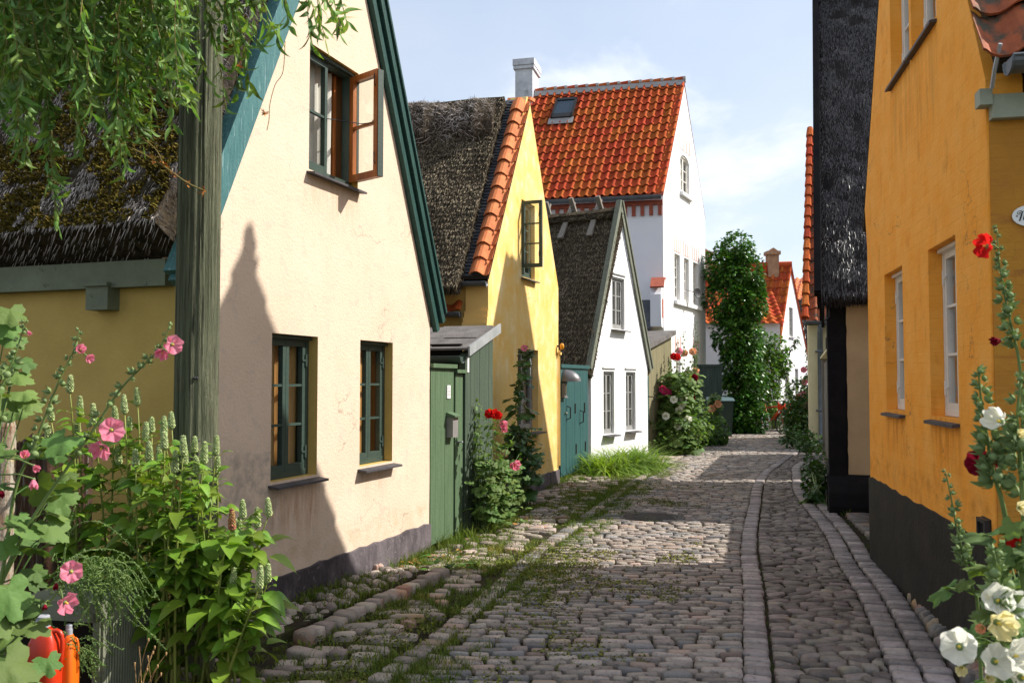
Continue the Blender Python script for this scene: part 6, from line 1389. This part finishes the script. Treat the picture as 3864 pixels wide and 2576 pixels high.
for (x, y, r, m_) in ((545, 878, .055, m_red), (572, 890, .06, m_red), (592, 895, .05, m_red), (560, 895, .05, m_red), (622, 935, .05, m_pink), (628, 968, .04, m_pink), (692, 1178, .06, m_pink), (680, 1190, .04, m_pink)): add_flower(root, DB(x, y, RY_ - .32), V((R.gauss(.2, .3), -1, R.gauss(.1, .3))), r, m_, .9, .9)
# dark hollyhock in front of the yellow window
hb = at(*b2(735, 1440), 11.75); Y_ = hb.y
def tall_holly(name, label, base, top_px, Y, leaf_n, fl, lsize=.09, bud=.018, mid=None, lm=None, lr=(.0, .9), group=None):
    tp = at(*top_px, Y); b = V((base.x, base.y, 0)); mids = [at(*q_, Y) for q_ in (mid or [])]
    pts = [b] + mids + [tp] if mids else [b, b.lerp(tp, .35) + V((R.gauss(0, .04), 0, 0)), b.lerp(tp, .7) + V((R.gauss(0, .03), 0, 0)), tp]
    return hollyhock(name, label, 'hollyhock', pts, .013, .003, (.45, 1., 22, bud), fl, leaf_n, lsize, lr, lm, group)
tall_holly('hollyhock', 'tall dark hollyhock stem rising before the yellow house window', V((hb.x - .05, hb.y, 0)), b2(762, 485), Y_, 70, [(DB(753, 493, Y_ - .05), V((-.3, -.9, .2)), .045, m_pink, .5, 1)], .10, .02, [b2(718, 1120), b2(712, 850), b2(735, 650)], m_leafd, (.05, .95))
root = thing('dark_shrub', 'dark leafy shrub low between rose bush and yellow plinth', 'shrub', V((hb.x + .1, hb.y + .1, 0))); lf_, st = MB(), MB()
for i in range(300):
    x, y = R.uniform(650, 850), R.uniform(960, 1290); Yq = Y_ + R.uniform(-.2, .3)
    if x > 760 and y < 1090 and R.random() < .6: continue
    q_ = DB(x, y, Yq); lobed(lf_, q_, V((R.gauss(.3, 1), -.4, R.uniform(-.6, .3))), V((R.gauss(0, .4), -.3, 1)), R.uniform(.035, .07), 0, .3, 5)
    if i % 6 == 0: st.tube(bez(V((hb.x + R.gauss(0, .06), hb.y + R.gauss(0, .06), 0)), V((hb.x + (q_.x - hb.x) * .4, q_.y, q_.z * .7)), q_, 6), .006, 5)
lf_.build('foliage', m_leafd, root, True); st.build('stem', m_stem, root, True)
# small broad-leaved weed beside the kerb
wb = gnd(*(900 + 1555 / 1.96, 1900 + 500 / 1.96)); root = thing('broad_weed', 'small bright broad leaved weed at the end of the raised kerb', 'plant', wb); lf_, st = MB(), MB()
for i in range(16):
    a = R.uniform(0, 6.283); d = V((math.cos(a), math.sin(a), R.uniform(.1, 1.2))).normalized(); l = R.uniform(.07, .13); q_ = wb + d * R.uniform(.04, .2); q_.z = max(.03, q_.z); st.tube([wb, wb.lerp(q_, .6) + Z * .03, q_], .0025, 5); leaf(lf_, q_, V((d.x, d.y, .15)), Z, l, l * .36, 6, .3, .2, 0, .7, .06)
lf_.build('foliage', m_weed, root, True); st.build('stem', m_stem, root)
# day-lily clump before the white cottage
lb = gnd(*b2(1330, 1200)); root = thing('daylily_clump', 'bright strappy daylily clump along the foot of white cottage', 'plant', V((lb.x, lb.y, 0)))
mb = MB(); a0, a1 = V((1.48, 15.8, 0)), V((2.40, 17.4, 0))
for i in range(3600):
    t = R.random(); b = a0.lerp(a1, t) + V((R.gauss(.05, .17), R.gauss(-.1, .17), 0)); b.z = 0; an = R.uniform(0, 6.283); k = R.uniform(.4, 1.35); l = R.uniform(.62, 1.0) * (1 - .2 * abs(t - .45)); w_ = R.uniform(.007, .013)
    d = V((math.cos(an) * k, math.sin(an) * k, 1)).normalized(); x = V((-math.sin(an), math.cos(an), 0)); rows = []; c = b
    for j in range(7):
        ww_ = w_ * (1 - (j / 6) ** 2 * .95); rows.append(mb.add([c - x * ww_, c + x * ww_])); d = (d + V((math.cos(an) * .10 * k, math.sin(an) * .10 * k, -.10 - .23 * k))).normalized(); c = c + d * l / 6
        if c.z < .02: c.z = .02
    for p_, q_ in zip(rows, rows[1:]): mb.face((p_, p_ + 1, q_ + 1, q_))
mb.build('foliage', mat('daylily_leaf', (.22, .33, .04), (.13, .23, .03), .8, isl=.35, islh=.02, rough=.45, trans=.35, spec=.4), root, True)
# hollyhocks in front of the tall white house
H3 = lambda x, y, Y: at(*h3(x, y), Y)
specs = [((550, 285), 21.5, 'tallest thin hollyhock before the tall white gable', m_peach, ((450, 812), (465, 750), (520, 545)), 400),
         ((440, 370), 21.0, 'hollyhock with pink blooms left of the tallest one', m_pink, ((392, 540), (372, 868), (405, 1015)), 380),
         ((567, 395), 21.8, 'hollyhock with apricot buds right of the tallest one', m_peach, ((515, 545), (545, 720), (440, 560)), 430),
         ((375, 470), 20.6, 'hollyhock with red upper blooms beside the downpipe', m_red, ((345, 590), (372, 595), (325, 795)), 340),
         ((560, 580), 20.8, 'hollyhock with big crimson blooms on the right of the group', m_crim, ((515, 800), (530, 780), (505, 965), (520, 815)), 470),
         ((310, 640), 20.2, 'short hollyhock with magenta bloom at the left of the group', mat('magenta_petal', (.50, .03, .14), rough=.6, trans=.3), ((270, 910), (285, 915), (240, 890)), 300),
         ((480, 690), 20.0, 'hollyhock with pale green white blooms in the middle of the group', m_wht, ((390, 1080), (470, 1160), (435, 980), (275, 1130), (380, 1228), (345, 985), (415, 1020)), 400)]
for tp, Y_, lb_, mp_, fl, bx in specs:
    b = gnd(*h3(bx, 1380)); b = V((H3(bx, 1380, Y_).x, Y_, 0))
    tall_holly('hollyhock', lb_, b, h3(*tp), Y_, 130, [(H3(x, y, Y_ - .15), V((R.gauss(0, .3), -1, R.gauss(.1, .2))), .085, mp_, .5, 1) for x, y in fl], .13, .028, [h3(bx + (tp[0] - bx) * .15, 1100), h3(bx + (tp[0] - bx) * .6, 800)], None, (.0, .72), 'hollyhocks before the tall white house')
def bush(name, label, cat, cx, cy, blobs, n, L_, W, mfol, stem=True, trunk=None, k=3, out=.6, dn=None):
    """blobs: (dx,dy,z,r,rz)"""
    root = thing(name, label, cat, V((cx, cy, 0))); lf_, st = MB(), MB(); tot = sum(b[3] ** 2 for b in blobs)
    for (dx, dy, z, r, rz) in blobs:
        c = V((cx + dx, cy + dy, z)); m_ = int(n * r * r / tot)
        for i in range(m_):
            o_ = rv().normalized(); rad = R.random() ** .33; rad *= 1 + .25 * noise.noise(o_ * 2.2 + c)
            p = c + V((o_.x * r, o_.y * r, o_.z * rz)) * rad
            if p.z < .03: continue
            if noise.noise(p * (1.6 / max(.5, r)) * 1.5 + V((3, 0, 0))) < -.16: continue
            scatter_leaf(lf_, p, L_ * R.uniform(.6, 1.3), W * R.uniform(.7, 1.2), o_ * out, .3, k)
        if stem:
            for i in range(4):
                q_ = c + V((R.gauss(0, r * .4), R.gauss(0, r * .4), R.gauss(0, rz * .3))); q_.z = max(.1, q_.z); st.tube(bez(V((cx + R.gauss(0, .08), cy + R.gauss(0, .08), 0)), V((cx + dx * .3, cy + dy * .3, q_.z * .6)), q_, 6), [.025 - .003 * i for i in range(7)], 5)
    if trunk: st.tube([V((cx, cy, 0)), V((cx + .05, cy, trunk * .5)), V((cx, cy, trunk))], [.16, .13, .06], 9)
    lf_.build('crown' if trunk else 'foliage', mfol, root, True)
    if st.v: st.build('trunk' if trunk else 'stem', m_bark if trunk else m_stem, root, True)
    return root
q_ = H3(330, 1380, 20.2); bush('leafy_bush', 'dark leafy bush at the foot of the hollyhocks by the dark green shed', 'bush', q_.x, 20.1, [(-.35, 0, .4, .5, .45), (.15, .1, .5, .55, .5), (.45, .2, .65, .45, .55), (.0, .1, .8, .4, .45)], 2600, .10, .035, m_leafh)
q_ = H3(600, 1330, 23.5); b = V((q_.x, 23.5, 0)); tall_holly('hollyhock', 'bushy hollyhock with peach blooms before the dark gate', V((H3(680, 1340, 23.5).x, 23.5, 0)), h3(728, 925), 23.5, 150, [(H3(740, 1022, 23.3), V((.3, -1, 0)), .10, m_peach, .5, 1), (H3(690, 1065, 23.3), V((-.3, -1, 0)), .10, m_peach, .5, 1)], .13, .03, [h3(690, 1200), h3(705, 1080)], None, (.0, .95))
tall_holly('hollyhock', 'thin seeding hollyhock leaning on the white gable corner', V((H3(600, 1340, 23.2).x, 23.2, 0)), h3(595, 925), 23.2, 50, [], .10, .03, [h3(610, 1200), h3(612, 1050)], None, (.0, .5))
bush('weedy_clump', 'yellowing weedy clump spilling over the paving at the white gable', 'plant', q_.x - .3, 22.6, [(-.5, 0, .25, .4, .35), (0, 0, .3, .4, .35), (.45, .2, .35, .4, .4)], 1300, .11, .045, m_weed)
# ivy tree
it = V((6.92, 28.2, 0))
bl = [(a * .8, b, c * .96, d * .9, e * .97) for a, b, c, d, e in [(0, 0, 5.9, .62, .6), (-.35, 0, 5.3, .75, .7), (.35, .1, 5.2, .7, .75), (-.2, 0, 4.3, .85, .9), (.35, 0, 4.2, .75, .8), (-.1, 0, 3.2, .75, .9), (.4, 0, 3.0, .65, .8), (.1, 0, 2.1, .75, .9), (.55, 0, 1.7, .6, .7), (.1, 0, 1.0, .75, .9), (.5, -.1, .5, .6, .6), (-.25, 0, .4, .6, .6), (.75, 0, 4.6, .35, .35), (.9, .1, 4.9, .22, .22)]]
m_ivy = mat('ivy_leaf', (.035, .105, .012), (.06, .16, .02), 1.5, isl=.5, islh=.025, rough=.35, trans=.2, spec=.5)
bush('ivy_tree', 'tall tree trunk smothered in glossy ivy right of the tall white house', 'tree', it.x, it.y, bl, 26000, .12, .045, m_ivy, False, 5.8, 3, .9)
m_shr = mat('fresh_leaf', (.10, .20, .02), (.06, .14, .015), 1.2, isl=.4, islh=.03, rough=.45, trans=.3, spec=.4)
bush('green_shrub', 'bright green rounded shrub between ivy tree and far white house', 'shrub', 8.75, 30.5, [(-.9, 0, 1.3, .7, .8), (-.4, 0, 2.1, .7, .8), (-.1, 0, 2.75, .5, .5), (-.7, .1, 2.5, .6, .6), (.25, 0, 2.2, .35, .4), (-.4, -.1, 1.2, .6, .7), (-.8, 0, 3.2, .35, .45)], 7500, .11, .04, m_shr)
bush('flowering_bush', 'pale flecked flowering bush at the shaded side wall of far house', 'bush', 9.2, 29.6, [(-.3, 0, .5, .5, .5), (.2, 0, .6, .5, .6), (.5, .1, .45, .4, .45), (-.1, 0, 1.2, .4, .5)], 2600, .09, .035, m_leafh)
bush('garden_tree', 'sunlit garden tree seen in the gap beside the tall white gable', 'tree', 7.0, 34.5, [(0, 0, 2.6, 1.0, 1.0), (.2, 0, 3.4, .8, .7), (-.3, 0, 1.6, .9, .9)], 5200, .13, .05, m_shr, False, 2.2)
root = thing('peach_branch', 'slender overhanging branch with dark leaves before the far white gable', 'tree', V((9.6, 31, 0))); lf_, st = MB(), MB()
for pts in ([(2930, 1360), (2965, 1330), (2995, 1300), (3012, 1280)], [(2930, 1365), (2940, 1400), (2945, 1420), (2960, 1405)], [(2925, 1350), (2950, 1330), (2970, 1310)], [(2935, 1360), (2955, 1365), (2970, 1358)]):
    c_ = stem_curve([at(x, y, 31) for x, y in pts], 5); st.tube(c_, .015, 5)
    for p in c_:
        for j in range(5): scatter_leaf(lf_, p + rv(.05), R.uniform(.13, .2), .03, None, .5)
st.tube(bez(V((9.6, 31, 0)), V((9.3, 31, 2.4)), at(2930, 1360, 31), 8), .03, 6); lf_.build('foliage', m_leafd, root, True); st.build('trunk', m_bark, root, True)
# shrubs hugging the right side
bush('low_weeds', 'low dark weeds at the foot of the pale yellow cottage', 'plant', 6.75, 20.9, [(0, 0, .25, .3, .3), (.1, -.8, .2, .28, .25), (-.05, .9, .3, .3, .3)], 800, .10, .04, m_leafd)
for i, (x, y0, Y_, lb_) in enumerate(((3040, 1395, 26, 'thin hollyhock with pale pink blooms along the cottage front'), (3022, 1495, 28, 'hollyhock with dusky blooms farther along the cottage front'))):
    p0 = at(x + 12, y0, Y_); tall_holly('hollyhock', lb_, V((p0.x + .1, Y_, 0)), (x, y0 - 75), Y_, 60, [(at(x - 2 + R.uniform(-8, 8), y0 + j * 45, Y_ - .1), V((-.5, -1, 0)), .09, m_pink if i == 0 else m_crim, .5, 1) for j in range(4)], .13, .03, None, m_leafd, (.0, .7))
bush('climbing_shrub', 'dark climbing shrub against the cottage corner by the downpipe', 'shrub', 7.35, 23.6, [(0, 0, .6, .45, .6), (.1, .3, 1.1, .35, .6), (-.1, -.4, .35, .35, .4)], 2200, .10, .04, m_leafd)
bush('corner_weeds', 'dark weeds by the tarred corner of black thatched house', 'plant', 3.95, 12.0, [(0, 0, .2, .12, .2), (.3, .9, .25, .16, .25), (.62, 1.8, .3, .2, .3)], 900, .07, .028, m_leafd)
# red bicycle half hidden by the ivy
bc = V((7.95, 28.2, 0)); root = thing('red_bicycle', 'red bicycle leaning half hidden in the ivy', 'bicycle', bc); m_rp = mat('red_bike_paint', (.65, .04, .012), rough=.35, spec=.5)
bd = V((.55, -.83, 0)).normalized(); wx = lambda s, z: bc + bd * s + Z * z + V((0, 0, 0))
for s_ in (-.5, .5):
    mb = MB(); mb.tube([wx(s_ + .31 * math.cos(i * .2618), .33 + .31 * math.sin(i * .2618)) for i in range(25)], .02, 6); t_ = mb.build('wheel', m_metal, root, True)
    mb = MB()
    for i in range(12): mb.tube([wx(s_, .33), wx(s_ + .3 * math.cos(i * .5236), .33 + .3 * math.sin(i * .5236))], .003, 4)
    mb.build('spokes', m_zincl, t_); mb = MB(); mb.tube([wx(s_ + .35 * math.cos(i * .2618), .33 + .35 * math.sin(i * .2618)) for i in range(1, 12)], .022, 6); mb.build('mudguard', m_rp, root, True)
mb = MB()
for a, b in (((-.5, .33), (-.08, .32)), ((-.5, .33), (-.18, .82)), ((-.08, .32), (-.22, .92)), ((-.08, .32), (.34, .75)), ((-.19, .8), (.32, .85)), ((.5, .33), (.30, .98))): mb.tube([wx(*a), wx(*b)], .022, 7)
mb.build('frame', m_rp, root, True)
mb = MB(); pn = V((-bd.y, bd.x, 0)); mb.tube([wx(.24, 1.02) + pn * .28, wx(.32, 1.05) + pn * .12, wx(.32, 1.02), wx(.32, 1.05) - pn * .12, wx(.24, 1.02) - pn * .28], .014, 6); mb.build('handlebar', m_zincl, root, True)
mb = MB(); mb.ball(wx(-.23, .97), .13, 10, 6, 0, (1, .6, .3)); mb.build('saddle', m_black, root, True)
mb = MB(); mb.box(wx(.42, .72) - pn * .16, bd * .25, pn * .32, Z * .22); mb.build('basket', m_rp, root)

# =================================================================== WILLOW (trunk outside the frame on the left)
wb = V((-3.9, 3.3, 0)); root = thing('willow_tree', 'curly willow with drooping twisted leaves hanging over the top left', 'tree', wb)
st, lf_, tw = MB(), MB(), MB()
st.tube([wb, wb + V((.1, .1, 1.5)), wb + V((.0, .2, 3)), wb + V((.3, .3, 4.4))], [.24, .2, .17, .12], 12)
for (tx, ty, tz) in ((-1.9, 3.8, 4.3), (-1.2, 3.9, 4.4), (-.7, 4.1, 4.2), (-2.6, 3.4, 4.5), (-2.2, 4.3, 4.6)): st.tube(bez(wb + V((.1, .2, 3.4)), wb + V((.8, .4, 5.0)), V((tx, ty, tz)), 10), [.09 - .0075 * i for i in range(11)], 8)
DD = lambda x, y, Y: at(x * 1.6429, y * 1.6429, Y)
strands = []
for i in range(112):
    x = R.uniform(-40, 430); e = 210 + 110 * noise.noise(V((x * .012, 0, 0))) + R.gauss(0, 60) - max(0, x - 280) * .25; strands.append((x + R.gauss(-10, 25), -400 + R.gauss(0, 60), x, max(40, e), R.uniform(3.3, 4.3), 1.))
for (x0, x, y) in ((60, 130, 520), (95, 140, 470), (80, 118, 440), (200, 290, 400), (230, 330, 330), (300, 352, 300), (380, 440, 235), (400, 470, 180), (420, 520, 245), (300, 395, 240), (340, 430, 220), (450, 540, 150), (470, 560, 120), (540, 590, 95), (560, 610, 70), (540, 575, 200), (520, 548, 210), (560, 636, 100), (620, 668, 60), (640, 728, 70), (690, 745, 90), (700, 790, 85), (720, 770, 55), (740, 795, 60), (660, 715, 110), (505, 540, 60), (480, 510, 90), (10, 30, 330), (20, 60, 380), (150, 190, 360), (250, 260, 330), (170, 240, 330)): strands.append((x0, -380, x, y, R.uniform(3.4, 4.0), 1.))
for (x0, y0, x, y, Y_, dn_) in strands:
    a, b = DD(x0, y0, Y_), DD(x, y, Y_ + R.uniform(-.1, .1)); m_ = a.lerp(b, .5) + V((R.gauss(0, .03) - .03, R.gauss(0, .03), .03)); c_ = [p + rv(.008) for p in bez(a, m_, b, 9)]
    tw.tube(c_, [.004 - .0003 * i for i in range(10)], 5); ln_ = sum((p - q_).length for p, q_ in zip(c_, c_[1:])); n_ = max(4, int(ln_ / .017 * dn_))
    for j in range(n_):
        t = (j + R.random()) / n_ * 8.999; ii = int(t); p = c_[ii].lerp(c_[ii + 1], t - ii); d = ((c_[ii + 1] - c_[ii]).normalized() * .6 + rv(.5) + V((.1, 0, -.35))).normalized()
        curl(lf_, p, d, R.uniform(.055, .10), R.uniform(.0065, .0115), 0, 6, 3.2)
tw.tube(stem_curve([DD(215, 310, 3.6), DD(300, 340, 3.6), DD(370, 378, 3.6), DD(430, 420, 3.6), DD(475, 440, 3.6)], 5), [.003] * 20 + [.001], 5)
tw.tube(stem_curve([DD(655, 95, 3.9), DD(650, 165, 3.9), DD(632, 195, 3.9), DD(620, 240, 3.9), DD(618, 275, 3.9), DD(613, 300, 3.9)], 5), .0018, 5)
tw.tube(stem_curve([DD(300, 300, 3.6), DD(355, 340, 3.6), DD(375, 378, 3.6)], 5), .002, 5)
st.build('trunk', m_bark, root, True); tw.build('twigs', mat('willow_twig', (.22, .17, .05), (.16, .12, .04), 5, rough=.7), root, True); lf_.build('foliage', m_willow, root, True)
m_cat = mat('dry_catkin', (.45, .17, .03), (.30, .11, .03), 9, isl=.3, rough=.8)
for (x, y) in ((375, 378), (400, 400), (432, 420), (470, 440), (350, 365), (610, 260), (160, 240), (260, 180), (545, 150)):
    p = DD(x, y, 3.6); mb = MB()
    for j in range(9): curl(mb, p + rv(.004), rv(), R.uniform(.015, .03), .003, 0, 4, 3)
    mb.build('catkin', m_cat, root, True)
